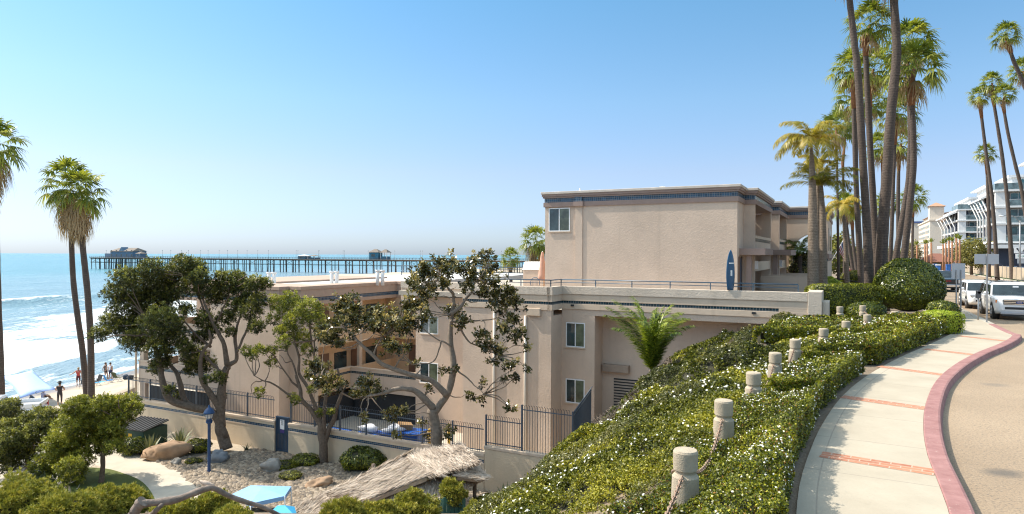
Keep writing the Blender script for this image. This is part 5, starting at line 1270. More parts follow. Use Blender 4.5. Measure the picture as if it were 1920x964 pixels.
def palm(label, Y, trunk_px, w_px, crown_px=None, size=None, proto=None, ground=0.0, boots=True, mat=None, group='fan palms', dead=True, name='palm_tree', seed=0, dys=0.0, flare=1.25, ext=None):
    """trunk_px: photo points from top to base"""
    s = Y / FPX; pts = [at(px, py, Y + dys * k) for k, (px, py) in enumerate(trunk_px)]
    base = pts[-1].copy(); base[2] = ground
    if pts[-1][2] > ground + .1: pts.append(base)
    else: pts[-1] = base
    t = thing(name, label, 'palm tree', base, 0, group); P = [p - base for p in pts][::-1]
    C3 = catmull(P, 7); tt = np.linspace(0, 1, len(C3)); r0, r1 = w_px[1] * s / 2, w_px[0] * s / 2
    rad = r0 + (r1 - r0) * tt ** .5 + r0 * (flare - 1) * np.exp(-tt * 18); rad = rad * (1 + .05 * vnoise(tt * 25 + seed, 3.0))
    mb = MB(); mb.tube(list(C3), list(rad), 12); mb.build('trunk', mat or M_PALM, t)
    if crown_px is not None:
        top = C3[-1]; g, d = proto or FAN[seed % 3]; sc = size
        cr = bpy.data.objects.new('crown', g); C.objects.link(cr); cr.parent = t; cr.location = at(*crown_px, Y + dys * 0) - base; cr.scale = (sc,) * 3; cr.rotation_euler = (0, 0, seed * 1.7)
        if dead:
            dd_ = bpy.data.objects.new('dead_fronds', d); C.objects.link(dd_); dd_.parent = t; dd_.location = cr.location; dd_.scale = (sc,) * 3; dd_.rotation_euler = (0, 0, seed * 2.3)
        if boots:
            c_ = np.array(cr.location); mb = MB(); mb.tube([top + (top - C3[-3]) * -1.0, top, c_ + [0, 0, -.05]], [rad[-1] * 1.1, rad[-1] * 1.5, rad[-1] * .6], 9); mb.build('leaf_bases', M_BOOT, t)
    return t
# left pair on the beach road and the one cut by the frame
palm('leaning tall fan palm of the beach pair, its trunk on the left', 49.0, [(133, 425), (137, 520), (145, 590), (155, 660), (163, 748)], (9, 13), (128, 345), 1.22, FANS[0], -8.0, False, seed=1, group='beach fan palms')
palm('straighter tall fan palm of the beach pair, its trunk on the right', 48.2, [(152, 435), (158, 490), (165, 560), (170, 640), (171, 748)], (10, 14), (150, 362), 1.18, FANS[1], -8.0, False, seed=2, group='beach fan palms')
palm('tall fan palm at the left edge of the view, half its crown showing', 47.0, [(-8, 330), (-8, 430), (-5, 560), (-1, 660), (2, 752)], (12, 15), (-14, 275), 1.35, FANS[0], -8.0, False, seed=4, group='beach fan palms')
# rough collars of old leaf bases on the two beach trunks
# street cluster
palm('tallest street fan palm, trunk leaning left out of the top of the view', 37, [(1588, -60), (1593, 0), (1602, 80), (1609, 144), (1618, 305), (1625, 420), (1629, 540)], (10, 20), (1586, -78), 1.05, seed=1, group='street fan palms')
palm('thick tall fan palm trunk leaning right out of the top of the view', 38.2, [(1674, -60), (1676, 0), (1681, 80), (1679, 130), (1670, 220), (1663, 330), (1656, 420), (1651, 520)], (13, 26), (1673, -78), 1.1, seed=2, group='street fan palms')
palm('slim fan palm with a full crown between the two tallest trunks', 40, [(1622, 72), (1627, 190), (1633, 300), (1640, 420), (1649, 520)], (9, 17), (1632, 44), 0.92, ground=0.1, seed=3, group='street fan palms')
palm('fan palm with the broadest crown on the right of the street cluster', 39, [(1708, 178), (1712, 250), (1712, 320), (1702, 420), (1690, 530)], (10, 15), (1713, 128), 1.12, ground=0.1, seed=4, group='street fan palms')
palm('tall fan palm whose crown rises behind the broadest crown', 43, [(1700, 100), (1703, 160), (1707, 250), (1703, 340), (1690, 420), (1672, 530)], (8, 13), (1706, 82), 1.05, ground=0.1, seed=5, group='street fan palms')
palm('fan palm with a shaggy crown left of the tallest leaning trunk', 47, [(1600, 165), (1603, 300), (1608, 420), (1614, 530)], (7, 12), (1596, 128), 0.92, ground=0.1, seed=6, group='street fan palms')
palm('fan palm crown behind the slim middle trunk', 49, [(1630, 160), (1634, 300), (1640, 420), (1644, 530)], (7, 11), (1638, 128), 1.05, ground=0.1, seed=7, group='street fan palms')
palm('lower fan palm crown just left of the slim trunk', 52, [(1605, 195), (1606, 320), (1611, 430), (1616, 520)], (6, 10), (1600, 180), 0.95, ground=0.1, seed=8, group='street fan palms')
palm('fan palm crown half hidden by the slim middle trunk, lower down', 55, [(1630, 220), (1633, 330), (1637, 430), (1640, 520)], (6, 10), (1628, 192), 0.95, ground=0.1, seed=9, group='street fan palms')
palm('fan palm crown right beside the thick leaning trunk', 56, [(1679, 245), (1675, 340), (1672, 430), (1668, 510)], (6, 9), (1682, 212), 1.1, ground=0.1, seed=10, group='street fan palms')
palm('fan palm with dry fronds below the broad right crown', 63, [(1685, 295), (1684, 380), (1684, 440), (1684, 505)], (6, 9), (1690, 268), 1.05, ground=0.1, seed=11, group='street fan palms')
palm('fan palm with drooping dry fronds right of the thick trunk', 70, [(1655, 300), (1654, 380), (1652, 500)], (5, 8), (1652, 275), 1.1, ground=0.1, seed=12, group='street fan palms')
palm('far fan palm low behind the right hand trunks', 88, [(1712, 395), (1711, 440), (1710, 500)], (4, 6), (1712, 370), 1.2, ground=0.1, seed=13, group='street fan palms')
palm('far fan palm showing low between the trunks on the right', 95, [(1660, 400), (1660, 440), (1660, 500)], (4, 6), (1662, 380), 1.2, ground=0.1, seed=14, group='street fan palms')
palm('far fan palm low beyond the hotel arch', 80, [(1598, 420), (1600, 460), (1606, 505)], (5, 8), (1590, 392), 1.1, ground=0.1, seed=15, group='street fan palms')
palm('slender fan palm trunk leaning right beyond the flag', 72, [(1585, 400), (1592, 460), (1600, 512)], (5, 9), (1584, 385), 1.0, ground=0.1, seed=16, group='street fan palms')
palm('fan palm with golden fronds above the hotel arch', 60, [(1568, 262), (1570, 340), (1571, 430), (1572, 505)], (4, 6), (1568, 240), 1.05, ground=0.1, seed=17, group='street fan palms')
palm('far fan palm behind the hotel arch with drooping crown', 76, [(1580, 305), (1582, 380), (1583, 500)], (4, 6), (1588, 228), 0.95, ground=0.1, seed=18, group='street fan palms')
# right side of the street
RP = [((1886, 65), [(1893, 92), (1902, 118), (1912, 140), (1930, 185), (1965, 300), (2000, 500)], 60, (6, 12), .78, 'highest fan palm at the right edge, its trunk leaning out of view'),
      ((1918, 132), [(1924, 155), (1945, 260), (1975, 500)], 66, (6, 10), .85, 'fan palm cut by the right edge of the view'),
      ((1836, 180), [(1838, 200), (1848, 280), (1861, 380), (1870, 515)], 92, (5, 9), .95, 'tall thin fan palm, leftmost of the three before the white building'),
      ((1860, 155), [(1862, 185), (1871, 240), (1880, 300), (1891, 400), (1898, 520)], 90, (5, 10), 1.0, 'tall thin fan palm, middle of the three before the white building'),
      ((1884, 176), [(1881, 198), (1890, 250), (1904, 310), (1918, 370), (1938, 520)], 88, (5, 9), .95, 'tall thin fan palm, rightmost of the three before the white building'),
      ((1848, 287), [(1850, 305), (1853, 380), (1855, 440), (1854, 512)], 100, (5, 8), .98, 'shorter fan palm with a dry crown before the white building')]
for k, (cp, tr, Y, w, sz, lab) in enumerate(RP): palm(lab, Y, tr, w, cp, sz, seed=20 + k, group='fan palms across the street')
palm('fan palm showing above the hotel terrace left of the upper block', 62, [(1003, 490), (1004, 520), (1005, 640)], (8, 12), (1004, 452), 1.0, FANS[1], -8, False, seed=31, group='beach side fan palms')
palm('small distant fan palm in front of the pier left of the upper block', 95, [(958, 500), (958, 560), (958, 600)], (6, 9), (957, 484), 1.0, FAN[1], -8, False, seed=32, group='beach side fan palms')
palm('tiny distant palm left of the white pipes at the terrace', 120, [(1012, 470), (1012, 560)], (4, 6), (1013, 462), 0.7, FAN[0], -8, False, seed=33, group='beach side fan palms')

def feather(r, az, el, length, curve, leaf_l, n=30, base=np.zeros(3), wid=.035, spin=0.6, tone=0.5, vee=.55, side=.75, pw=1.4):
    """one pinnate frond: arching rachis with paired leaflets"""
    h = np.array([math.cos(az), math.sin(az), 0]); Q, RN = [], []
    ts = np.linspace(0, 1, n); e = el - curve * ts ** pw; st = length / n
    pts = [base.copy()]
    for k in range(n - 1): pts.append(pts[-1] + st * (h * math.cos(e[k]) + np.array([0, 0, math.sin(e[k])])))
    pts = np.array(pts); s = np.array([-h[1], h[0], 0])
    for k in range(n - 1):
        w = .022 * (1 - ts[k]) + .006; Q.append([pts[k] + s * w, pts[k] - s * w, pts[k + 1] - s * w, pts[k + 1] + s * w]); RN.append(.7)
        if k < 2: continue
        tg = unit(pts[k + 1] - pts[k]); up = np.cross(s, tg)
        l = leaf_l * math.sin(math.pi * (0.12 + .84 * ts[k])) ** .6
        for sg in (-1, 1):
            for _ in range(2):
                v = unit(s * sg * (side + .15 * r.normal()) + tg * .75 + up * -vee * (.4 + .5 * r.random()) * -1 + r.normal(size=3) * .10); b_ = pts[k] + tg * st * r.random()
                m_ = b_ + v * l * .55; tp = b_ + v * l + np.array([0, 0, -.22 * l * spin]); sd = unit(np.cross(v, up)) * wid * .5
                Q.append([b_ - sd * .5, b_ + sd * .5, m_ + sd, m_ - sd]); Q.append([m_ - sd, m_ + sd, tp + sd * .1, tp - sd * .1]); t_ = np.clip(tone + .22 * r.normal(), 0, 1); RN += [t_, t_]
    return Q, RN
def feather_palm(label, Y, trunk_px, w_px, crown_px, nfr, length, els, curve, leaf_l, mat, seed, ground, bark, group=None, tone=.5, spin=.6, vee=.55, extra=None, wid=.04, side=.75, nn=30, pw=1.4):
    s = Y / FPX; r = np.random.default_rng(seed); pts = [at(px, py, Y) for px, py in trunk_px]; base = pts[-1].copy(); base[2] = ground; pts[-1] = base
    t = thing('feather_palm', label, 'palm tree', base, 0, group)
    C3 = catmull([p - base for p in pts][::-1], 7); tt = np.linspace(0, 1, len(C3)); mb = MB()
    mb.tube(list(C3), list((w_px[1] + (w_px[0] - w_px[1]) * tt) * s / 2), 12); mb.build('trunk', bark, t)
    Q, RN = [], []; c_ = at(*crown_px, Y) - base
    for k in range(nfr):
        az = k * 2.39996 + r.random() * .5; el = els[0] + (els[1] - els[0]) * (k + r.random()) / nfr
        q, n_ = feather(r, az, R(el), length * (.85 + .3 * r.random()), curve * (.8 + .4 * r.random()), leaf_l, n=nn, base=c_, tone=tone + .15 * r.normal(), spin=spin, vee=vee, wid=wid, side=side, pw=pw); Q += q; RN += n_
    for (az, el, ln, cv) in extra or ():
        q, n_ = feather(r, az, R(el), ln, cv, leaf_l, base=c_, tone=tone, spin=spin, vee=vee, wid=wid); Q += q; RN += n_
    quads_mesh('crown', np.array(Q), np.array(RN), mat, t); return t
feather_palm('golden drooping feather palm beside the hotel arch', 36, [(1521, 272), (1522, 300), (1523, 345), (1524, 420), (1525, 545)], (4, 21), (1521, 266), 17, 2.2, (86, 5), 1.7, .62, ML_FEA, 301, 0, M_PALMT, 'feather palms by the hotel', .45, 1.3, extra=((math.pi, 42, 2.3, 1.9), (math.pi * .93, 12, 2.0, 1.4), (math.pi * 1.08, 28, 2.1, 1.7)))
feather_palm('bright yellow green feather palm right of the golden one', 37, [(1540, 345), (1541, 372), (1543, 430), (1545, 545)], (5, 15), (1540, 350), 16, 2.3, (84, 25), 1.5, .6, ML_FEA, 302, 0, M_PALMT, 'feather palms by the hotel', .25, .8, extra=((-.1, 52, 2.4, 1.1), (.15, 30, 2.3, 1.1)))
feather_palm('small feather palm trunk squeezed behind the golden palm', 39, [(1534, 320), (1534, 400), (1535, 545)], (6, 12), (1534, 305), 8, 1.4, (70, 10), 1.8, .45, ML_FEA, 303, 0, M_PALMT, 'feather palms by the hotel', .6, 1.3)
feather_palm('small orange fronded feather palm beyond the hotel arch', 48, [(1582, 395), (1585, 450), (1590, 520)], (6, 9), (1581, 385), 10, 1.9, (70, -5), 1.6, .5, ML_FEA, 304, 0.1, M_PALMT, 'feather palms by the hotel', .8, 1.2)
feather_palm('small dark feather palm in the hotel arch', 51, [(1500, 480), (1500, 530)], (8, 10), (1500, 470), 12, 2.0, (80, 0), 1.4, .6, ML_FEAG, 305, 0.2, M_PALM, None, .2, .8)
# young date palm on the bank
pd = at(1222, 694, 26.5)
feather_palm('young date palm with upright arching green fronds on the bank', 26.5, [(1222, 694), (1222, 712)], (9, 15), (1222, 697), 26, 3.2, (88, 63), 1.15, .42, ML_FEAG, 306, float(land(pd[0], pd[1])) - .2, M_PALMT, None, .40, .35, vee=.8, wid=.036, side=.42, nn=46, pw=2.3)
# newly planted palms with tied crowns far up the street
for k, (px, py0, py1) in enumerate(((1711, 462, 492), (1719, 460, 490), (1734, 458, 492), (1738, 457, 491), (1746, 455, 492), (1768, 458, 490), (1773, 455, 490), (1779, 452, 492), (1785, 453, 493), (1793, 447, 494), (1799, 450, 496))):
    Y = 118 - k * 2; p1 = at(px, py0, Y); g0 = at(px, py1, Y)
    t = thing('young_palm', 'newly planted thin palm with bare orange brown trunk in the far row', 'palm tree', (g0[0], g0[1], 0), 0, 'row of newly planted palms')
    mb = MB(); mb.tube([(0, 0, 0), (.05, 0, p1[2] * .5), (0, 0, p1[2])], [.17, .14, .13], 8); mb.build('trunk', plain('orange brown trunk', (0.30, 0.145, 0.075), 0.9, var=.3, scale=5), t) if k == 0 else mb.build('trunk', bpy.data.materials['orange brown trunk'], t)
    r = np.random.default_rng(400 + k); n = 60; D = unit(r.normal(size=(n, 3)) * [.32, .32, .2] + [0, 0, .8]); cen = np.array([0, 0, p1[2]]) + D * (.3 + .9 * r.random(n))[:, None]
    leaf_mesh('crown', np.array([0, 0, p1[2]]) + (cen - np.array([0, 0, p1[2]])) * .55, D, unit(r.normal(size=(n, 3))), .5, .09, r.random(n), ML_FAN, t)
# agaves and low garden plants
def agave(label, px, py, Y, h, n, seed, mat):
    r = np.random.default_rng(seed); p = at(px, py, Y); zg = float(land(p[0], p[1])); t = thing('agave', label, 'agave', (p[0], p[1], zg), 0, 'spiky agaves'); Q, RN = [], []
    for k in range(n):
        el = R(86 - 62 * (k / n)); az = k * 2.4 + r.random() * .4; d = np.array([math.cos(az) * math.cos(el), math.sin(az) * math.cos(el), math.sin(el)]); s = np.array([-math.sin(az), math.cos(az), 0]); l = h * (.8 + .4 * r.random())
        b_ = d * .06; m_ = b_ + d * l * .5; tp = b_ + d * l + np.array([0, 0, -.08 * l]); w = .06 * h; Q += [[b_ - s * w * .7, b_ + s * w * .7, m_ + s * w, m_ - s * w], [m_ - s * w, m_ + s * w, tp + s * .004, tp - s * .004]]; c_ = r.random(); RN += [c_, c_]
    quads_mesh('leaves', np.array(Q), np.array(RN), mat, t); mb = MB(); mb.ball((0, 0, .08), (.12, .12, .12), 8); mb.build('base', M_TWIG, t)
ML_AGA = leaf_mat('agave blades', (0.075, 0.095, 0.05), (0.17, 0.19, 0.10), (0.33, 0.32, 0.17), 0.1, 0.5)
agave('spiky agave behind the big boulder', 338, 815, 38.0, 1.15, 34, 1, ML_AGA)
agave('broad spiky agave between the dumpster and the big boulder', 281, 838, 36.6, 1.15, 38, 2, ML_AGA)
agave('spiky agave leaning by the dumpster lid', 300, 822, 38.6, .9, 22, 3, ML_AGA)
agave('spiky agave beside the plain stucco wall', 948, 918, 29.4, .95, 26, 4, ML_AGA)
agave('small spiky agave below the garden wall right of the big tree', 462, 838, 37.4, .45, 16, 5, ML_AGA)
agave('small aloe rosette at the hedge corner under the hotel wall', 1543, 595, 27.5, .55, 18, 6, leaf_mat('aloe blades', (0.10, 0.17, 0.10), (0.20, 0.30, 0.18), (0.34, 0.42, 0.28), 0.1, 0.5))
def gplant(label, px, py, Y, rx, rz, n, mat, seed, size=.09, sink=.02):
    p = at(px, py, Y); zg = float(land(p[0], p[1])) - sink
    return blob_shrub('garden_shrub', label, 'shrub', (p[0], p[1], zg), (rx, rx * .8, rz), n, size, mat, seed, jit=.25, group='garden shrubs', depth=.2)
gplant('leafy green shrub against the garden wall left of the thatched roof', 672, 850, 34.2, .95, .6, 6000, ML_BALL, 71, .11)
gplant('rounded green shrub behind the thatched roof ridge', 700, 845, 34.0, .7, .55, 4000, ML_BALL, 72, .11)
gplant('spreading pale shrub in front of the blue gate path', 573, 857, 35.0, .75, .28, 3500, ML_PITTY, 73, .08)
gplant('low dark mat of ground cover beside the gate path', 530, 862, 34.6, .8, .14, 2500, ML_COVER, 74, .08)
gplant('reddish green low shrub at the foot of the spreading tree', 372, 822, 37.0, .8, .42, 3500, ML_COVER, 75, .09)
gplant('low yellow green mound among the river stones', 546, 890, 32.8, .6, .22, 2500, ML_JUN, 76, .07)
gplant('low dark clump between the boulders under the lamp', 362, 850, 35.2, .5, .16, 1500, ML_COVER, 77, .08)
gplant('yellow green shrub at the foot of the timber edging', 912, 940, 26.6, .7, .35, 3000, ML_COVER, 78, .09)
gplant('green shrub at the foot of the dumpster', 245, 838, 36.8, .8, .5, 3500, ML_BALL, 79, .10)
# ============================================================ PIER
P1 = on_z(168, 504, SEA_Z)[:2]; P2 = on_z(760, 514.6, SEA_Z)[:2]
pd_ = (P2 - P1); pl_ = np.linalg.norm(pd_); pd_ /= pl_; pn_ = np.array([-pd_[1], pd_[0]])    # pn_: away from the camera side
if pn_[1] < 0: pn_ = -pn_
PLEN = 470.0; DZ = float(at(168, 482.6, P1[1])[2])
pier = thing('pier', 'long timber fishing pier on many piles reaching out into the sea', 'pier', (P1[0], P1[1], 0), math.atan2(pd_[1], pd_[0]))
M_PIER = plain('weathered pier timber', (0.115, 0.085, 0.068), 0.95, var=.35, scale=.6)
M_DECK = plain('pier deck boards', (0.22, 0.18, 0.15), 0.95, var=.2, scale=.5)
PWID = 8.0
mb = MB(); mb.box(0, PLEN, -.3, PWID, DZ - .35, DZ); mb.box(0, 34, PWID, PWID + 16, DZ - .35, DZ); mb.build('deck', M_DECK, pier)
mb = MB()
for y in (.2, 2.6, 5.0, 7.4): mb.box(0, PLEN, y, y + .35, DZ - .9, DZ - .351)
mb.build('beams', M_PIER, pier)
mb = MB()
for z in (.55, 1.05): mb.box(0, PLEN, -.28, -.2, DZ + z, DZ + z + .09); mb.box(0, PLEN, PWID - .1, PWID - .02, DZ + z, DZ + z + .09)
for k in range(int(PLEN / 2.4)): x = k * 2.4; mb.box(x, x + .12, -.29, -.19, DZ, DZ + 1.15); mb.box(x, x + .12, PWID - .11, PWID - .01, DZ, DZ + 1.15)
mb.build('railing', M_PIER, pier)
piles = []
for k in range(int(PLEN / 5.6)):
    x = 1.0 + k * 5.6
    for y in ((.3, 3.8, 7.5) if k % 2 else (.3, 7.5)): piles.append((x, y))
for x in (5, 11, 17, 23, 29):
    for y in (11, 15, 19, 23): piles.append((x, y))
piles.sort(key=lambda p: p[1])
me_p = None; rest = MB()
for i, (x, y) in enumerate(piles):
    x2 = x + (0.0 if i % 5 else .5)
    if i < 100:
        if me_p is None:
            o = MB().tube([(0, 0, -13.5), (0, 0, DZ - .9)], [.30, .27], 7).build('pile', M_PIER, pier); me_p = o.data
        else:
            o = bpy.data.objects.new('pile', me_p); C.objects.link(o); o.parent = pier
        o.location = (x2, y, 0); o.rotation_euler = (0.05 if y < 1 else 0, 0, 0)
    else: rest.tube([(x2, y, -13.5), (x2, y, DZ - .9)], [.30, .27], 6)
o = rest.build('far_piles', M_PIER, pier); o['kind'] = 'stuff'
mb = MB()
for k in range(int(PLEN / 5.6)):
    x = 1.0 + k * 5.6; mb.box(x - .12, x + .12, .3, 7.5, DZ - 1.2, DZ - .91); mb.box(x - .09, x + .09, .1, 7.6, -4.6, -4.35)
    if k % 3 == 0: mb.tube([(x, .3, DZ - 1.2), (x, 7.5, -4.6)], .1, 4); mb.tube([(x, 7.5, DZ - 1.2), (x, .3, -4.6)], .1, 4)
mb.box(0, PLEN, .15, .35, -4.1, -3.9)
mb.build('bracing', M_PIER, pier)
def on_pier(s, o): q = P1 + pd_ * s + pn_ * o; return (q[0], q[1], DZ)
def s_of(px):      # distance along the pier under a pixel column
    t = ray(px, 480)[0]; return (t * P1[1] - P1[0]) / (pd_[0] - t * pd_[1])
prz = math.atan2(pd_[1], pd_[0])
M_PBLUE = plain('pier building blue paint', (0.10, 0.165, 0.24), 0.8, var=.12, scale=.5); M_PBLUE2 = plain('pier tower blue paint', (0.03, 0.13, 0.20), 0.8)
M_PROOF = plain('weathered roof shingles', (0.20, 0.165, 0.135), 0.9, var=.2); M_PWHITE = plain('pier trim white', (0.6, 0.6, 0.6), 0.7)
s0, s1 = s_of(198), s_of(240); 
d = thing('pier_restaurant', 'two storey blue building with shingle roof at the end of the pier', 'building', on_pier((s0 + s1) / 2, 9.0), prz)
h = (s1 - s0) / 2; zr = float(at(220, 464, P1[1])[2]) - DZ
mb = MB(); mb.box(-h, h, -5, 7, 0, zr - 3.0); mb.build('wall', M_PBLUE, d)
mb = MB(); mb.add([(-h - .6, -5.6, zr - 3.1), (h + .6, -5.6, zr - 3.1), (h + .6, 7.6, zr - 3.1), (-h - .6, 7.6, zr - 3.1), (-h + 2, 1, zr - .4), (h - 2, 1, zr - .4)], [(0, 1, 5, 4), (1, 2, 5), (2, 3, 4, 5), (3, 0, 4), (3, 2, 1, 0)]); mb.build('roof', M_PROOF, d)
mb = MB(); mb.add([(-3, -5.2, zr - 3.1), (3, -5.2, zr - 3.1), (0, -5.2, zr + .2), (-3, 0, zr - 3.1), (3, 0, zr - 3.1), (0, .6, zr + .2)], [(0, 1, 2), (0, 2, 5, 3), (1, 4, 5, 2)]); mb.build('gable', M_PBLUE, d)
for k in range(5):
    x = -h + 1.2 + k * (2 * h - 2.4) / 4 - .8
    for z in (.9, 4.2): MB().box(x, x + 1.6, -5.06, -5.001, z, z + 1.7).build('window', M_GLASS, d)
MB().box(-h - 8, -h - .01, -4, 4, 0, 3.2).build('annex', M_PBLUE, d)
def kiosk(name, label, cat, px0, px1, pyt, roofm, wallm, open_=False, off=5.5, dep=3.0, grp=None):
    s0, s1 = s_of(px0), s_of(px1); h = abs(s1 - s0) / 2; Yk = (P1 + pd_ * (s0 + s1) / 2 + pn_ * off)[1]; z = float(at((px0 + px1) / 2, pyt, Yk)[2]) - DZ
    t = thing(name, label, cat, on_pier((s0 + s1) / 2, off), prz, grp); rz_ = z * .32
    if open_:
        for x in (-h, h - .25):
            for y in (-dep, dep - .25): MB().box(x, x + .25, y, y + .25, 0, z - rz_).build('post', M_PWHITE, t)
        MB().box(-h + .3, h - .3, -dep + .3, dep - .3, 0, (z - rz_) * .45).build('counter', wallm, t)
    else:
        MB().box(-h, h, -dep, dep, 0, z - rz_).build('wall', wallm, t); MB().box(-h * .5, h * .3, -dep - .05, -dep - .001, (z - rz_) * .4, (z - rz_) * .75).build('window', M_GLASS, t)
    mb = MB(); mb.add([(-h - .5, -dep - .5, z - rz_), (h + .5, -dep - .5, z - rz_), (h + .5, dep + .5, z - rz_), (-h - .5, dep + .5, z - rz_), (-h * .3, 0, z), (h * .3, 0, z)], [(0, 1, 5, 4), (1, 2, 5), (2, 3, 4, 5), (3, 0, 4), (3, 2, 1, 0)]); mb.build('roof', roofm, t); return t
kiosk('pier_hut', 'small hut with pointed roof right of the pier restaurant', 'hut', 249, 257, 472, M_PROOF, M_PBLUE)
kiosk('pier_hut', 'small blue hut in the middle of the pier, left of an open shelter', 'hut', 554, 567, 477.5, M_PWHITE, M_PBLUE2)
kiosk('pier_shelter', 'small open shelter beside the blue hut mid pier', 'shelter', 572, 585, 478, M_PROOF, M_PBLUE2, True)
kiosk('lifeguard_tower', 'tall dark blue lifeguard tower on the pier', 'tower', 691, 708, 467, M_PROOF, M_PBLUE2, dep=2.4, off=3)
kiosk('tower_stairs', 'open stair landing with a roof right of the lifeguard tower', 'stair shelter', 712, 724, 467.5, M_PROOF, M_PBLUE2, True, off=3, dep=2.2)
lm = None
for k, px in enumerate((182, 262, 288, 320, 324, 353, 360, 390, 395, 426, 430, 463, 468, 503, 544, 555, 583, 598, 632, 643, 677, 740, 776, 792, 829, 847, 880, 940)):
    s = s_of(px); q = on_pier(s, .1 if k % 2 else 7.7); Yq = q[1]
    if lm is None:
        mb = MB(); mb.tube([(0, 0, 0), (0, 0, 5.4)], [.12, .08], 6); mb.ball((0, 0, 5.6), .3, 8); o = mb.build('pier_lamp', plain('pier lamp grey', (0.30, 0.32, 0.33), 0.6)); lm = o.data
    else: o = bpy.data.objects.new('pier_lamp', lm); C.objects.link(o)
    o.location = q; tag(o, 'thin lamp post with a globe standing on the pier', 'lamp post', 'lamp posts along the pier')
# surfer's head and board out past the breakers
p = on_z(189, 549.5, SEA_Z); o = MB().ball((0, 0, .35), (.25, .2, .3), 8).ball((0, 0, .78), .14, 8).tube([(-.9, 0, .12), (0, 0, .2), (.9, 0, .12)], [.06, .26, .05], 8, squash=.35).build('surfer', M_VOID); o.location = (p[0], p[1], SEA_Z); tag(o, 'dark surfer sitting low in the water beyond the breaking wave', 'surfer')
# ============================================================ BOLLARDS AND CHAINS
M_CONC = plain('exposed aggregate concrete', (0.39, 0.325, 0.24), 0.95, var=.16, scale=4, bmp=.5, bscale=60)
M_RUST = plain('rusty chain iron', (0.32, 0.215, 0.15), 0.7, var=.35, scale=30)
bpx = [(1285, 845), (1357, 752), (1412, 700), (1452, 663), (1490, 638), (1543, 618), (1586, 604), (1627, 592), (1679, 586), (1575, 577), (1618, 575)]
ordn = ['nearest', 'second', 'third', 'fourth', 'fifth', 'sixth', 'seventh', 'eighth', 'ninth']
b0 = None; bpos = []
def bollard_new():
    t = thing('bollard', 'x', 'bollard', (0, 0, 0), 0, 'concrete bollards along the hedge')
    mb = MB()
    for pr in ([(.172, -.25), (.165, .10), (.150, .565)], [(.150, .565), (.118, .605)], [(.118, .605), (.118, .625), (.137, .648)], [(.137, .648), (.140, .845)], [(.140, .845), (.128, .868)], [(.128, .868), (.03, .876)]): mb.lathe(pr, 28)
    n = 28; keep = [i for i, f in enumerate(mb.f) if len(f) == 4]; mb.f = [mb.f[i] for i in keep]; mb.m = [mb.m[i] for i in keep]; mb.sm = [mb.sm[i] for i in keep]; o_ = len(mb.v); mb.add([(.03 * math.cos(2 * math.pi * k / n), .03 * math.sin(2 * math.pi * k / n), .876) for k in range(n)], [tuple(range(n))]); mb.build('post', M_CONC, t)
    MB().tube([(-.11, -.02, .615), (-.15, -.03, .60), (-.155, -.03, .575)], .014, 6).build('chain_eye', M_RUST, t)
    return t
for k, (px, py) in enumerate(bpx):
    zt = .87; p = on_z(px, py - 2, zt); bpos.append(p)
    lab = ('concrete bollard, %s along the sidewalk hedge' % ordn[k] if k else 'concrete bollard nearest the camera, almost its full height visible') if k < 9 else ('squat concrete bollard top at the back of the hedge, %s of the two' % ('left' if k == 9 else 'right'))
    if b0 is None: b0 = bollard_new(); t = b0
    else: t = copy_tree(b0)
    t.location = (p[0], p[1], 0); t['label'] = lab; t.rotation_euler = (R(random.uniform(-1.5, 1.5)), R(random.uniform(-1.5, 1.5)), random.uniform(0, 6))
def chain(a, b_, label, sag=.26):
    a = a + [0, 0, -.27]; b_ = b_ + [0, 0, -.27]; d = b_ - a; l = np.linalg.norm(d); a = a + d / l * .15; b_ = b_ - d / l * .15; n = int(l * 1.08 / .062)
    t = np.linspace(0, 1, n); P = a + (b_ - a) * t[:, None]; P[:, 2] -= sag * 4 * t * (1 - t); mb = MB()
    for i in range(n - 1):
        m_ = (P[i] + P[i + 1]) / 2; ax = unit(P[i + 1] - P[i]); s = unit(np.cross(ax, [0, 0, 1.0])); u_ = np.cross(s, ax); w = s if i % 2 else u_
        mb.tube([m_ + ax * .042 * math.cos(q) + w * .024 * math.sin(q) for q in np.linspace(0, 2 * math.pi, 9)], .0085, 5, caps=False)
    return tag(mb.build('chain', M_RUST), label, 'chain', 'chains slung between the bollards')
near0 = bpos[0] - (bpos[1] - bpos[0])
chain(bpos[0], near0 + [-.12, -.2, -.05], 'rusty chain hanging down in front of the nearest bollard', .2)
for i in range(8): chain(bpos[i], bpos[i + 1], 'rusty chain between the %s and %s bollards' % (ordn[i], ordn[i + 1]), .30 if i < 4 else .24)
chain(bpos[10], bpos[8], 'short chain running back from the ninth bollard', .2)
p = on_z(1573, 592, 0); t = thing('utility_box', 'small grey green utility box half hidden in the hedge', 'utility box', (p[0], p[1] + .6, 0), .3)
M_UTIL = plain('grey green box', (0.16, 0.22, 0.20), 0.7); MB().box(-.2, .2, -.18, .18, 0, .86).build('body', M_UTIL, t, .02); MB().box(-.22, .22, -.2, .2, .861, .93).build('lid', M_UTIL, t, .02)

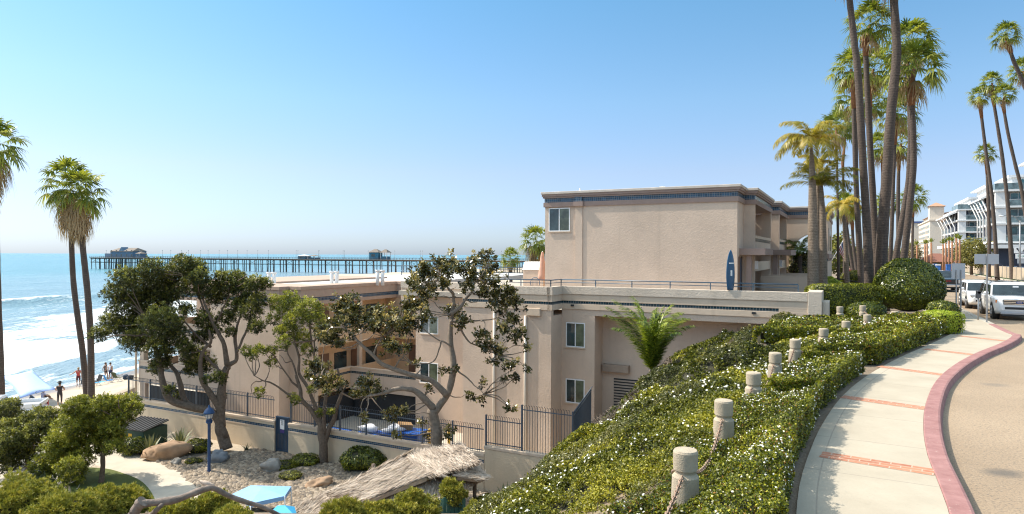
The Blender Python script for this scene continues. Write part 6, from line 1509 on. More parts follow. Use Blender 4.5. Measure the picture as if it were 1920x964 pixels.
# ============================================================ GARDEN THINGS
M_BLUE = plain('royal blue lamp paint', (0.012, 0.055, 0.16), 0.35, var=.08)
M_LGLASS = new_mat('lantern glass')[0]; _b = M_LGLASS.node_tree.nodes['Principled BSDF']; _b.inputs['Base Color'].default_value = (.75, .75, .72, 1); _b.inputs['Roughness'].default_value = .2; _b.inputs['Alpha'].default_value = .55
p = on_z(392, 887, -8.0); t = thing('street_lamp', 'royal blue post lamp with a domed lantern in the garden', 'lamp post', (p[0], p[1], -8.0))
LH = 3.45
MB().lathe([(.10, -.2), (.10, .1), (.075, .2), (.075, LH - .98), (.09, LH - .96), (.15, LH - .90), (.16, LH - .84)], 14).build('post', M_BLUE, t)
MB().lathe([(.13, LH - .84), (.17, LH - .80), (.12, LH - .74), (.15, LH - .70)], 14).build('collar', M_BLUE, t)
MB().lathe([(.14, LH - .70), (.22, LH - .42)], 8, smooth=False).build('lantern_glass', M_LGLASS, t)
mb = MB()
for k in range(8): a = 2 * math.pi * k / 8; mb.tube([(.145 * math.cos(a), .145 * math.sin(a), LH - .70), (.225 * math.cos(a), .225 * math.sin(a), LH - .42)], .009, 4)
mb.build('lantern_frame', M_BLUE, t)
MB().lathe([(.24, LH - .44), (.27, LH - .42), (.27, LH - .38), (.24, LH - .34), (.20, LH - .25), (.11, LH - .16), (.06, LH - .13), (.055, LH - .06), (.02, LH)], 18).build('lantern_roof', M_BLUE, t)
M_ROCKO = plain('orange brown boulder', (0.36, 0.235, 0.145), 0.9, var=.3, scale=1.6, bmp=.6, bscale=7); M_ROCKG = plain('grey boulder', (0.30, 0.28, 0.25), 0.9, var=.25, scale=2, bmp=.6, bscale=7); M_ROCKB = plain('blue grey boulder', (0.20, 0.215, 0.235), 0.9, var=.2, scale=2, bmp=.5, bscale=7)
for px, py, Y, r3, m_, lab, rz in ((319, 838, 36.2, (1.05, .6, .55), M_ROCKO, 'big orange brown boulder beside the agaves', .45), (408, 850, 35.4, (.5, .42, .4), M_ROCKB, 'blue grey boulder at the foot of the blue lamp', .2), (507, 876, 34.0, (.5, .42, .38), M_ROCKG, 'rounded pale boulder among the stones left of the garden tree', .1), (600, 905, 31.8, (.65, .42, .26), M_ROCKO, 'flat sandy boulder touching the thatched roof edge', .3), (330, 868, 35.0, (.26, .22, .2), M_ROCKG, 'small pale rock on the path side of the stones', 0)):
    p = at(px, py, Y); o = MB().ball((0, 0, 0), r3, 30, 0, .42, int(px)).build('boulder', m_); o.location = (p[0], p[1], float(land(p[0], p[1])) + r3[2] * .55); o.rotation_euler = (.1, -.12, rz); tag(o, lab, 'boulder')
# river stones: uncountable
r = np.random.default_rng(61); icv = []; ns = 9000
pts = []
poly_px = [(262, 850), (300, 838), (345, 822), (440, 845), (520, 842), (700, 872), (920, 905), (1000, 905), (985, 970), (640, 975), (480, 990), (420, 968), (372, 912), (340, 890), (300, 868)]
PP = [on_z(px, py, -8.0)[:2] for px, py in poly_px]
def inpoly(x, y, P):
    c = np.zeros(x.shape, bool); n = len(P)
    for i in range(n):
        (x1, y1), (x2, y2) = P[i], P[(i + 1) % n]; m_ = ((y1 > y) != (y2 > y)) & (x < (x2 - x1) * (y - y1) / (y2 - y1 + 1e-12) + x1); c ^= m_
    return c
PA = np.array(PP); X = r.uniform(PA[:, 0].min(), PA[:, 0].max(), 60000); Y = r.uniform(PA[:, 1].min(), PA[:, 1].max(), 60000)
k = inpoly(X, Y, PP) & (vnoise(X * .45, Y * .45, 3.0) > -.42); lx, ly = L(X, Y); k &= ly < WY - .25; X, Y = X[k][:16000], Y[k][:16000]
oct_v = np.array([(1, 0, 0), (.5, .87, 0), (-.5, .87, 0), (-1, 0, 0), (-.5, -.87, 0), (.5, -.87, 0), (.5, .2, .75), (-.4, .35, .8), (0, -.5, .75)], float)
oct_f = [(0, 1, 6), (1, 2, 7, 6), (2, 3, 7), (3, 4, 8, 7), (4, 5, 8), (5, 0, 6, 8), (6, 7, 8)]
V, F, MI = [], [], []
for i in range(len(X)):
    s = .055 + .10 * r.random() ** 2.2; a = r.random() * 6.28; q = oct_v * [s * (1 + .5 * r.random()), s, s * .75] * (1 + .15 * r.normal(size=(9, 3))); c_, s_ = math.cos(a), math.sin(a); o = len(V) * 9
    V.append(np.stack([q[:, 0] * c_ - q[:, 1] * s_ + X[i], q[:, 0] * s_ + q[:, 1] * c_ + Y[i], q[:, 2] + float(-8.0) + .0 + .03 * r.random()], 1)); F += [tuple(j + o for j in f) for f in oct_f]; MI += [int(r.integers(0, 4))] * 7
VV = np.concatenate(V); VV[:, 2] += np.maximum(land(VV[:, 0], VV[:, 1]) + 8.0, 0)
me = bpy.data.meshes.new('river_stones'); me.from_pydata(VV.tolist(), [], F)
for nm, c_ in (('a', (.29, .225, .16)), ('b', (.22, .17, .12)), ('c', (.36, .29, .215)), ('d', (.165, .135, .105))): me.materials.append(plain('river stone ' + nm, c_, .9, var=.15))
me.polygons.foreach_set('material_index', MI); me.polygons.foreach_set('use_smooth', [True] * len(F)); me.update()
o = bpy.data.objects.new('river_stones', me); C.objects.link(o); o['kind'] = 'stuff'; o['label'] = 'tan river stones covering the garden bed'
# thatched roof (palapa)
A, Bp = at(872, 842, 28.6), at(770, 850, 28.2); LLc, BT, RT, BK = at(548, 958, 25.6), at(715, 985, 23.9), at(912, 893, 27.6), at(668, 905, 29.0)
pal = thing('palapa', 'big weathered straw thatched roof sagging over the garden', 'thatched shelter', (float((A[0] + LLc[0]) / 2), 27.0, -8.0)); org = np.array(pal.location)
M_STRAW = leaf_mat('weathered straw', (0.27, 0.21, 0.165), (0.52, 0.43, 0.345), (0.72, 0.62, 0.52), 0.05, 0.9, spec=.1); M_STRAWB = plain('matted straw', (0.38, 0.31, 0.25), 0.95, var=.3, scale=3, bmp=.8, bscale=25)
def thatch(name, quad, slope, n, ln, seed, lift=0.0, label=None):
    """quad: eave/ridge corners in order; slope: direction the straw runs"""
    r = np.random.default_rng(seed); q = [np.asarray(p, float) - org + [0, 0, lift] for p in quad]; nrm = unit(np.cross(q[1] - q[0], q[3] - q[0])); nrm = nrm if nrm[2] > 0 else -nrm
    mb = MB(); mb.v = [tuple(p) for p in q] + [tuple(p - nrm * .16) for p in q]; fs = [(0, 1, 2, 3), (7, 6, 5, 4)] + [(i, i + 4, (i + 1) % 4 + 4, (i + 1) % 4) for i in range(4)]
    for f in fs: mb.f.append(f); mb.m.append(0); mb.sm.append(False)
    base = mb.build(name, M_STRAWB, pal)
    u, v = r.random(n), r.random(n); P = (q[0] * ((1 - u) * (1 - v))[:, None] + q[1] * (u * (1 - v))[:, None] + q[2] * (u * v)[:, None] + q[3] * ((1 - u) * v)[:, None])
    sl = unit(np.asarray(slope, float)); sl = sl - nrm * (sl @ nrm); d = unit(sl + .13 * r.normal(size=(n, 3))); l = ln * (.5 + .8 * r.random(n))
    lay = .05 * np.floor(4 * v + .4 * vnoise(u * 6, seed)) / 4
    P = P + nrm * (.02 + .05 * r.random(n))[:, None]; tone = np.clip(.45 + .2 * r.normal(size=n) + .35 * vnoise(P[:, 0] * 2.4, P[:, 1] * 2.4, P[:, 2] * 2.4 + seed), 0, 1)
    leaf_mesh('straw', P, d, unit(nrm + .35 * r.normal(size=(n, 3))), l, .03 + .03 * r.random(n), tone, M_STRAW, base); return base
thatch('thatch_slope', (Bp, A, RT, BT), (RT + BT) / 2 - (A + Bp) / 2, 6500, .75, 1)
thatch('thatch_slope', (Bp, BT, LLc, LLc + (Bp - LLc) * .02 + [0, 0, .01]), (LLc + BT) / 2 - Bp, 5200, .8, 2)
thatch('thatch_slope', (Bp, LLc, BK, Bp + (BK - Bp) * .02), BK - Bp, 1800, .7, 3)
q1, q2, q3, q4 = at(765, 862, 27.6), at(868, 836, 28.4), at(898, 868, 27.2), at(800, 896, 26.2)
thatch('thatch_cap', (q1, q2, q3, q4), q4 - q1 + (q3 - q2), 3000, .7, 4, .05)
q1, q2, q3, q4 = at(758, 868, 27.5), at(800, 896, 26.1), at(700, 935, 24.7), at(612, 925, 25.6)
thatch('thatch_cap', (q1, q2, q3, q4), q3 - q2 + q4 - q1, 2600, .8, 5, .02)
q1, q2, q3, q4 = at(866, 880, 27.0), at(912, 893, 27.2), at(904, 902, 26.6), at(858, 897, 26.5)
thatch('thatch_cap', (q1, q2, q3, q4), q2 - q1, 500, .6, 6, .04)
for (px, py, Y) in ((585, 950, 26.2), (720, 962, 25.0), (890, 905, 27.2), (700, 870, 29.2)):
    p = at(px, py, Y) - org; MB().tube([(p[0], p[1], 0), (p[0], p[1], p[2])], .08, 8).build('post', M_BARK, pal)
MB().tube([tuple(at(792, 880, 27.2) - org + [0, 0, .12]), tuple(at(842, 905, 26.0) - org + [0, 0, .16])], .07, 6).build('batten', plain('grey board', (0.34, 0.28, 0.23), .9), pal)
# teal board fence, timber edging
M_TEAL = plain('faded teal boards', (0.045, 0.135, 0.12), 0.9, var=.35, scale=3)
p0, p1 = at(808, 940, 24.6), at(873, 922, 25.6); l = float(np.linalg.norm((p1 - p0)[:2])); t = thing('board_fence', 'short weathered teal board fence behind the thatched roof corner', 'fence', (p0[0], p0[1], -8.0), math.atan2(p1[1] - p0[1], p1[0] - p0[0]))
mb = MB(); n = 9
for k in range(n): mb.box(l * k / n + .01, l * (k + 1) / n - .01, -.012, .012, .1, (p1[2] + 8.0) + .04 * math.sin(k * 2.1))
mb.build('boards', M_TEAL, t); mb = MB(); mb.box(0, l, .013, .06, .5, .6); mb.box(0, l, .013, .06, 1.3, 1.4); mb.build('rails', M_TEAL, t)
p0, p1 = at(915, 968, 24.8), at(990, 908, 29.0); p0[2] += .05
tag(MB().tube([p0 - [0, 0, .05], p1 - [0, 0, .02]], .14, 4).build('timber_edging', plain('pale landscape timber', (0.46, 0.36, 0.25), .9, var=.2)), 'pale timber beam edging the foot of the planted bank', 'timber')
# pale blue canopies
M_CANV = plain('pale blue canvas', (0.22, 0.42, 0.68), 0.8, var=.05); M_CANV2 = plain('turquoise canvas', (0.03, 0.33, 0.60), 0.7)
def canopy(name, label, corners, M1, hgt, skirt=.16):
    c0 = np.mean(corners, axis=0); zg = -8.0; t = thing(name, label, 'canopy', (c0[0], c0[1], zg)); q = [np.asarray(c) - [c0[0], c0[1], zg] for c in corners]; top = np.mean(q, axis=0) + [0, 0, .22]
    mb = MB(); v = [tuple(x) for x in q] + [tuple(top)] + [tuple(x - [0, 0, skirt]) for x in q]; n = len(q)
    mb.add(v, [(i, (i + 1) % n, n) for i in range(n)] + [((i + 1) % n, i, n + 1 + i, n + 1 + (i + 1) % n) for i in range(n)]); o = mb.build('canvas', M1, t)
    so = o.modifiers.new('s', 'SOLIDIFY'); so.thickness = .012
    for x in q: MB().tube([(x[0], x[1], 0), (x[0], x[1], x[2] - .01)], .022, 6).build('pole', M_PIPE, t)
    return t
canopy('shade_canopy', 'flat pale blue shade canopy beside the thatched roof', [at(436, 926, 27.2), at(470, 944, 25.6), at(534, 930, 26.0), at(546, 912, 27.6), at(470, 910, 28.4)], M_CANV, 2)
canopy('shade_canopy', 'small turquoise canopy cut by the lower edge of the view', [at(505, 962, 24.5), at(560, 975, 23.8), at(552, 950, 25.0), at(520, 948, 25.2)], M_CANV2, 2)
# dead branch with a bird
M_DEAD = plain('weathered dead wood', (0.20, 0.155, 0.125), 0.95, var=.4, scale=7, bmp=.8, bscale=26)
YB = 11.0; bp = [(252, 985), (250, 958), (262, 945), (285, 943), (330, 937), (360, 926), (384, 917), (402, 916), (430, 930), (460, 941), (490, 950), (520, 964), (560, 985)]
c0 = at(252, 985, YB); t = thing('dead_branch', 'thick dead forked branch reaching across the bottom of the view', 'branch', c0)
mb = MB(); P = catmull([at(px, py, YB + .12 * i) - c0 for i, (px, py) in enumerate(bp[2:])], 5); tt = np.linspace(0, 1, len(P)); mb.tube(list(P), list((.066 - .034 * tt) * (1 + .12 * vnoise(tt * 18, 2.0))), 10); mb.build('limb', M_DEAD, t)
gz = float(land(c0[0], c0[1])) - .2 - c0[2]
mb = MB(); P = catmull([np.array([-.05, .05, gz]), at(250, 985, YB) - c0, at(252, 962, YB) - c0, at(262, 946, YB) - c0, at(268, 940, YB) - c0], 4); mb.tube(list(P), list(.09 * (1 + .12 * vnoise(np.linspace(0, 9, len(P)), 4.0))), 10); mb.build('stump', M_DEAD, t)
mb = MB(); P = catmull([at(262, 985, YB + .3) - c0, at(285, 965, YB + .2) - c0, at(300, 950, YB + .1) - c0, at(310, 941, YB + .2) - c0], 4); mb.tube(list(P), list(np.linspace(.06, .03, len(P))), 8); mb.build('side_limb', M_DEAD, t)
pb = at(385, 909, YB + .72); t = thing('bird', 'small brown dove perched on the dead branch', 'bird', pb, 0)
mb = MB(); bpts = [(-.10, 0, .055), (-.085, 0, .06), (-.06, 0, .045), (-.02, 0, .03), (.03, 0, .02), (.075, 0, .012), (.11, 0, .005), (.165, 0, -.006)]
mb.tube(bpts, [.012, .026, .030, .044, .046, .034, .016, .010], 12); mb.build('body', plain('dove feathers', (0.52, 0.40, 0.31), .8, var=.25, scale=25), t)
MB().tube([(-.118, 0, .052), (-.10, 0, .056)], [.002, .007], 6).build('beak', M_VOID, t)
mb = MB(); mb.ball((-.088, -.024, .066), .005, 6); mb.build('eye', M_VOID, t)
MB().tube([(-.01, .012, .0), (-.01, .012, -.03)], .004, 5).build('leg', M_RUST, t); MB().tube([(.01, -.012, .0), (.01, -.012, -.03)], .004, 5).build('leg', M_RUST, t)
# dumpster
p = at(268, 838, 38.4); t = thing('dumpster', 'dark green dumpster with a slatted black lid beside the agaves', 'dumpster', (p[0], p[1], -8.0), -TH + .1)
M_DUMP = plain('dark green steel', (0.022, 0.065, 0.045), .6, var=.25); MB().box(-1.1, 1.0, -.8, .8, .12, 1.15).build('body', M_DUMP, t, .03)
mb = MB(); mb.add([(-1.15, -.85, 1.16), (1.05, -.85, 1.16), (1.05, .85, 1.42), (-1.15, .85, 1.42), (-1.15, -.85, 1.10), (1.05, -.85, 1.10), (1.05, .85, 1.36), (-1.15, .85, 1.36)], [(0, 1, 2, 3), (7, 6, 5, 4), (0, 4, 5, 1), (1, 5, 6, 2), (2, 6, 7, 3), (3, 7, 4, 0)])
for k in range(9): x = -1.1 + k * .25; mb.add([(x, -.84, 1.166), (x + .06, -.84, 1.166), (x + .06, .84, 1.423), (x, .84, 1.423), (x, -.84, 1.20), (x + .06, -.84, 1.20), (x + .06, .84, 1.46), (x, .84, 1.46)], [(4, 5, 6, 7), (0, 4, 7, 3), (1, 2, 6, 5), (0, 1, 5, 4)])
mb.build('lid', plain('black plastic lid', (0.035, 0.035, 0.037), .6), t)
MB().box(-.15, .12, -.815, -.803, .55, .9).build('sticker', M_YEL, t); MB().box(-.9, -.62, -.815, -.803, .6, .88).build('sticker', M_YEL, t)
for x in (-.9, .8): MB().tube([(x - .04, -.5, .08), (x + .04, -.5, .08)], .08, 10).build('wheel', M_VOID, t)

# ============================================================ PEOPLE
SKIN = plain('tanned skin', (0.46, 0.27, 0.18), .6, var=.06); SKIN2 = plain('fair skin', (0.55, 0.34, 0.25), .6, var=.06)
HAIRB = plain('brown hair', (0.10, 0.055, 0.03), .6); HAIRD = plain('dark hair', (0.025, 0.02, 0.018), .6); HAIRF = plain('fair hair', (0.36, 0.23, 0.11), .6)
def person(label, loc, rz, H, J, parts, hair, cat='person', hat=None):
    """one continuous skinned body; J overrides joint places in a 1.7 m figure, parts: (material, test) by region"""
    B = dict(pel=(0, 0, .93), wai=(0, 0, 1.08), che=(0, 0, 1.30), nek=(0, .0, 1.47), hd=(0, -.02, 1.56), crn=(0, -.01, 1.66))
    for s, n in ((-1, 'l'), (1, 'r')):
        B.update({'sh' + n: (s * .19, 0, 1.40), 'el' + n: (s * .25, .02, 1.13), 'wr' + n: (s * .26, -.04, .88), 'ha' + n: (s * .26, -.06, .78), 'hp' + n: (s * .10, 0, .90), 'kn' + n: (s * .11, -.02, .49), 'an' + n: (s * .11, .02, .09), 'to' + n: (s * .12, -.14, .04)})
    B.update(J); names = list(B); idx = {n: i for i, n in enumerate(names)}
    E = [('pel', 'wai'), ('wai', 'che'), ('che', 'nek'), ('nek', 'hd'), ('hd', 'crn')]
    for n in 'lr': E += [('che', 'sh' + n), ('sh' + n, 'el' + n), ('el' + n, 'wr' + n), ('wr' + n, 'ha' + n), ('pel', 'hp' + n), ('hp' + n, 'kn' + n), ('kn' + n, 'an' + n), ('an' + n, 'to' + n)]
    rad = dict(pel=.15, wai=.13, che=.155, nek=.06, hd=.095, crn=.08)
    for n in 'lr': rad.update({'sh' + n: .07, 'el' + n: .046, 'wr' + n: .032, 'ha' + n: .036, 'hp' + n: .105, 'kn' + n: .066, 'an' + n: .042, 'to' + n: .036})
    k = H / 1.7; me = bpy.data.meshes.new('person'); me.from_pydata([tuple(k * q for q in B[n]) for n in names], [(idx[a], idx[b]) for a, b in E], [])
    o = bpy.data.objects.new('tmp', me); C.objects.link(o); sk = o.modifiers.new('s', 'SKIN'); 
    for n in names: v = me.skin_vertices[0].data[idx[n]]; v.radius = (rad[n] * k, rad[n] * k); v.use_root = (n == 'pel')
    sk.use_smooth_shade = True; ss = o.modifiers.new('u', 'SUBSURF'); ss.levels = 1; ss.render_levels = 1
    dg = bpy.context.evaluated_depsgraph_get(); m2 = bpy.data.meshes.new_from_object(o.evaluated_get(dg)); bpy.data.objects.remove(o)
    mats = [SKIN] + [p[0] for p in parts] 
    for m_ in mats: m2.materials.append(m_)
    segs = [(np.array(B[a]) * k, np.array(B[b]) * k, a, b) for a, b in E]
    for f in m2.polygons:
        c_ = np.array(f.center); bd, bs = 1e9, None
        for a, b_, na, nb in segs:
            d = b_ - a; u = np.clip(((c_ - a) @ d) / (d @ d), 0, 1); q = np.linalg.norm(c_ - a - d * u)
            if q < bd: bd, bs = q, (na, nb, u)
        f.material_index = 0; f.use_smooth = True
        for i, p_ in enumerate(parts):
            if p_[1](*bs): f.material_index = i + 1
    m2.name = 'person'; po = bpy.data.objects.new('person', m2); C.objects.link(po); po.location = [float(q) for q in loc]; po.rotation_euler = (0, 0, rz); tag(po, label, cat)
    h = (np.array(B['hd']) + np.array(B['crn'])) / 2 * k; up = unit(np.array(B['crn']) - np.array(B['nek']))
    MB().ball(tuple(h + up * .04 * k + [0, .025 * k, 0]), (.10 * k, .115 * k, .105 * k), 10).build('hair', hair, po)
    if hat:
        c_ = h + up * .10 * k; MB().lathe([(.20, 0), (.20, .015), (.105, .02), (.10, .09), (.05, .115), (.01, .12)], 14, 0, tuple(c_)).build('hat', hat, po)
    return po
torso = lambda a, b, u: (a in ('pel', 'wai', 'che') and b in ('wai', 'che')) or (a == 'che' and b[:2] == 'sh') or (a == 'che' and b == 'nek' and u < .5)
sleeve = lambda a, b, u: torso(a, b, u) or (a[:2] == 'sh' and u < .55)
shorts = lambda a, b, u: (a == 'pel' and b[:2] == 'hp') or (a[:2] == 'hp' and u < .75) or (a == 'pel' and b == 'wai' and u < .25)
capri = lambda a, b, u: shorts(a, b, u) or a[:2] == 'hp' or (a[:2] == 'kn' and u < .6)
col = lambda nm, c_: plain(nm, c_, .85, var=.06)
R_TEE, M_SHORT, W_TEE, N_SHORT, B_SUIT, D_PANT = col('coral tank top', (.50, .075, .06)), col('maroon shorts', (.10, .018, .025)), col('white tank top', (.75, .73, .74)), col('navy shorts', (.03, .045, .10)), col('dark swimsuit', (.04, .035, .035)), col('charcoal trousers', (.045, .04, .04))
g_ = hit(112, 766); g_[2] = max(g_[2], -7.99)
person('woman in dark top and charcoal trousers with a sun hat standing on the beach road', g_, R(200), 1.66, dict(ell=(-.30, -.08, 1.14), wrl=(-.10, -.20, 1.08), hal=(-.02, -.22, 1.08), elr=(.30, -.08, 1.14), wrr=(.12, -.20, 1.10), har=(.05, -.22, 1.10)), [(B_SUIT, torso), (D_PANT, capri)], HAIRD, hat=col('dark sun hat', (.06, .055, .055)))
g_ = hit(147, 725)
person('man in coral tank top and maroon shorts holding one arm out on the sand', g_, R(15), 1.75, dict(ell=(-.42, -.05, 1.22), wrl=(-.60, -.12, 1.12), hal=(-.70, -.15, 1.08)), [(R_TEE, torso), (M_SHORT, shorts)], HAIRF)
g_ = hit(198, 712)
person('woman in dark swimsuit walking at the waterline', g_, R(150), 1.68, dict(knl=(-.10, -.14, .50), anl=(-.1, -.10, .1), tol=(-.1, -.26, .04), anr=(.11, .16, .1), tor=(.11, .02, .03), elr=(.28, .1, 1.14), wrr=(.30, .12, .9)), [(B_SUIT, torso), (B_SUIT, lambda a, b, u: shorts(a, b, u) and u < .3)], HAIRB)
g_ = hit(207, 713)
person('person in white tank top and navy shorts walking at the waterline', g_, R(165), 1.70, dict(knl=(-.10, -.10, .50), anl=(-.1, -.06, .1), anr=(.11, .12, .1), tor=(.11, -.02, .03)), [(W_TEE, torso), (N_SHORT, shorts)], HAIRD)
sit = dict(pel=(0, 0, .14), wai=(0, -.02, .28), che=(0, -.06, .50), nek=(0, -.10, .66), hd=(0, -.14, .75), crn=(0, -.15, .85), shl=(-.19, -.08, .60), shr=(.19, -.08, .60), ell=(-.26, -.22, .38), elr=(.26, -.22, .38), wrl=(-.16, -.42, .36), wrr=(.16, -.42, .36), hal=(-.1, -.48, .36), har=(.1, -.48, .36), hpl=(-.10, -.04, .13), hpr=(.10, -.04, .13), knl=(-.12, -.42, .42), knr=(.12, -.42, .42), anl=(-.12, -.62, .08), anr=(.12, -.62, .08), tol=(-.12, -.76, .05), tor=(.12, -.76, .05))
g_ = hit(79, 752)
person('person in pale shirt sitting on the sand under the blue beach canopy', g_, R(150), 1.72, sit, [(col('lilac shirt', (.50, .48, .62)), sleeve), (B_SUIT, capri)], HAIRD)
g_ = hit(63, 754)
person('person lying propped up on the sand under the blue beach canopy', g_, R(120), 1.70, {**sit, 'che': (0, .14, .42), 'nek': (0, .22, .54), 'hd': (0, .24, .63), 'crn': (0, .25, .73), 'shl': (-.19, .16, .50), 'shr': (.19, .16, .50), 'ell': (-.28, .30, .24), 'elr': (.28, .30, .24), 'wrl': (-.24, .22, .06), 'wrr': (.24, .22, .06), 'hal': (-.22, .14, .05), 'har': (.22, .14, .05), 'knl': (-.12, -.46, .18), 'knr': (.12, -.46, .2), 'anl': (-.12, -.84, .07), 'anr': (.12, -.84, .07), 'tol': (-.12, -.92, .12), 'tor': (.12, -.92, .12)}, [(col('slate shirt', (.10, .14, .19)), sleeve), (N_SHORT, capri)], HAIRD)
p = at(1587, 528, 60); p[2] = 0.2
person('person in white sun hat and pale top walking on the hotel path', (p[0], p[1], .25), R(200), 1.72, dict(ell=(-.34, -.05, 1.15), wrl=(-.22, -.2, 1.05), hal=(-.15, -.24, 1.05)), [(col('dusty pink top', (.50, .36, .36)), sleeve), (col('grey trousers', (.10, .10, .12)), capri)], HAIRB, hat=col('white sun hat', (.75, .73, .70)))
p = at(1593, 524, 70)
person('person in red top behind the one with the sun hat', (p[0], p[1], .25), R(20), 1.7, {}, [(col('red top', (.45, .06, .06)), sleeve), (N_SHORT, shorts)], HAIRB)

# ============================================================ BEACH THINGS
M_BCAN = plain('periwinkle beach canopy fabric', (0.33, 0.47, 0.80), .7, var=.05)
cA, cB, cC, cD = at(2, 706, 53.5), at(60, 694, 56.5), at(107, 730, 50.5), at(38, 747, 49.0)
t = thing('beach_canopy', 'stretched periwinkle blue beach canopy on poles at the waterline', 'beach canopy', (float((cA[0] + cC[0]) / 2), 52.5, -8.6)); o_ = np.array(t.location); n = 8; mb = MB(); vs = []
for i in range(n + 1):
    for j in range(n + 1):
        u, v = i / n, j / n; q = cA * (1 - u) * (1 - v) + cB * u * (1 - v) + cC * u * v + cD * (1 - u) * v; q = q - o_; q[2] += .35 * math.sin(math.pi * u) * math.sin(math.pi * v); pin = .12 * (math.sin(math.pi * u) * (v - .5) ** 2 * 4 + math.sin(math.pi * v) * (u - .5) ** 2 * 4); c_ = (cA + cC) / 2 - o_; q[:2] += (c_[:2] - q[:2]) * pin; vs.append(q)
mb.add(vs, [(i * (n + 1) + j, (i + 1) * (n + 1) + j, (i + 1) * (n + 1) + j + 1, i * (n + 1) + j + 1) for i in range(n) for j in range(n)], 0, True); o = mb.build('fabric', M_BCAN, t); so = o.modifiers.new('s', 'SOLIDIFY'); so.thickness = .01
for c_ in (cB, cC, cA): q = c_ - o_; MB().tube([(q[0], q[1], -.4), tuple(q)], .02, 6).build('pole', M_PIPE, t)
mb = MB(); q = (cC * .52 + cD * .48) - o_; mb.tube([q + np.array([.28 * math.cos(a), -.06 + .05 * math.sin(a), .10 + .12 * math.sin(a)]) for a in np.linspace(0, 2 * math.pi, 13)], .018, 5); mb.build('logo', M_IRON, t)
def beach_chair(label, px, py, rz, M1, low=False):
    g_ = hit(px, py); t = thing('beach_chair', label, 'chair', g_, rz, 'folding beach chairs'); zs = .25 if low else .42
    MB().box(-.27, .27, -.27, .25, zs - .02, zs + .01).build('seat', M1, t); mb = MB(); mb.add([(-.27, .25, zs), (.27, .25, zs), (.27, .48, zs + .55), (-.27, .48, zs + .55), (-.27, .27, zs), (.27, .27, zs), (.27, .50, zs + .55), (-.27, .50, zs + .55)], [(0, 1, 2, 3), (7, 6, 5, 4), (0, 3, 7, 4), (1, 5, 6, 2), (3, 2, 6, 7)]); mb.build('backrest', M1, t)
    for s in (-.28, .28):
        MB().tube([(s, -.3, 0), (s, .3, zs + .2)], .014, 5).build('leg', M_FRAME, t); MB().tube([(s, .34, 0), (s, -.26, zs + .2)], .014, 5).build('leg', M_FRAME, t); MB().box(s - .03, s + .03, -.28, .3, zs + .2, zs + .225).build('armrest', M_VOID, t)
    return t
M_FRAME = plain('aluminium tube', (.55, .53, .5), .4, 1.0)
beach_chair('folding chair with dark frame right beside the man in coral', 157, 728, R(20), M_VOID)
beach_chair('folding chair half hidden by the right beach palm trunk', 180, 724, R(-20), M_VOID)
beach_chair('folding chair with olive back facing the sea near the hotel', 221, 716, R(160), col('olive canvas', (.09, .10, .04)))
beach_chair('low bright blue reclining chair at the waterline', 205, 718, R(140), col('bright blue canvas', (.03, .25, .62)), True)
g_ = hit(190, 717); o = MB().box(-.9, .9, -.4, .4, .012, .03).build('beach_towel', col('sky blue towel', (.08, .36, .72))); o.location = g_ + [0, 0, .0]; o.rotation_euler = (0, .06, .5); tag(o, 'sky blue beach towel spread on the sand', 'towel')
for px, py, c_, lab in ((236, 712, (.02, .04, .07), 'dark navy beach bag left of the black one on the sand'), (245, 712, (.03, .025, .025), 'black beach bag nearest the hotel on the sand')):
    g_ = hit(px, py); o = MB().ball((0, 0, .22), (.34, .24, .27), 10, 0, .3, int(px)).build('beach_bag', col('bag ' + lab[:6], c_)); o.location = g_; tag(o, lab, 'bag')
g_ = hit(255, 733, 30, 80)
# bits of seaweed / drift on the sand: none in view
# ============================================================ STREET: VEHICLES
M_TYRE = plain('tyre rubber', (0.018, 0.018, 0.018), .85); M_RIM = plain('alloy rim', (.45, .45, .46), .35, .9); M_CHROME = plain('chrome trim', (.72, .73, .75), .12, 1.0, var=.02)
M_CARGL = glass_mat('car glass', (0.018, 0.028, 0.032), .03); M_BLACKP = plain('black trim plastic', (.02, .02, .021), .5)
M_HEAD = plain('headlamp lens', (.62, .64, .66), .08, .3, var=.2, scale=18); M_AMBER = plain('amber marker', (.75, .22, .02), .2); M_TAIL = plain('red tail lamp', (.40, .012, .012), .2)
def paint(name, c_):
    m, nt, b, _ = new_mat(name); b.inputs['Base Color'].default_value = tuple(c_) + (1,); b.inputs['Roughness'].default_value = .3; b.inputs['Coat Weight'].default_value = .8; b.inputs['Coat Roughness'].default_value = .04; return m
PW, PNAVY, PBLUE, PGREY = paint('white car paint', (.78, .78, .78)), paint('dark blue grey car paint', (.018, .035, .055)), paint('steel blue car paint', (.05, .10, .17)), paint('silver blue car paint', (.30, .36, .42))
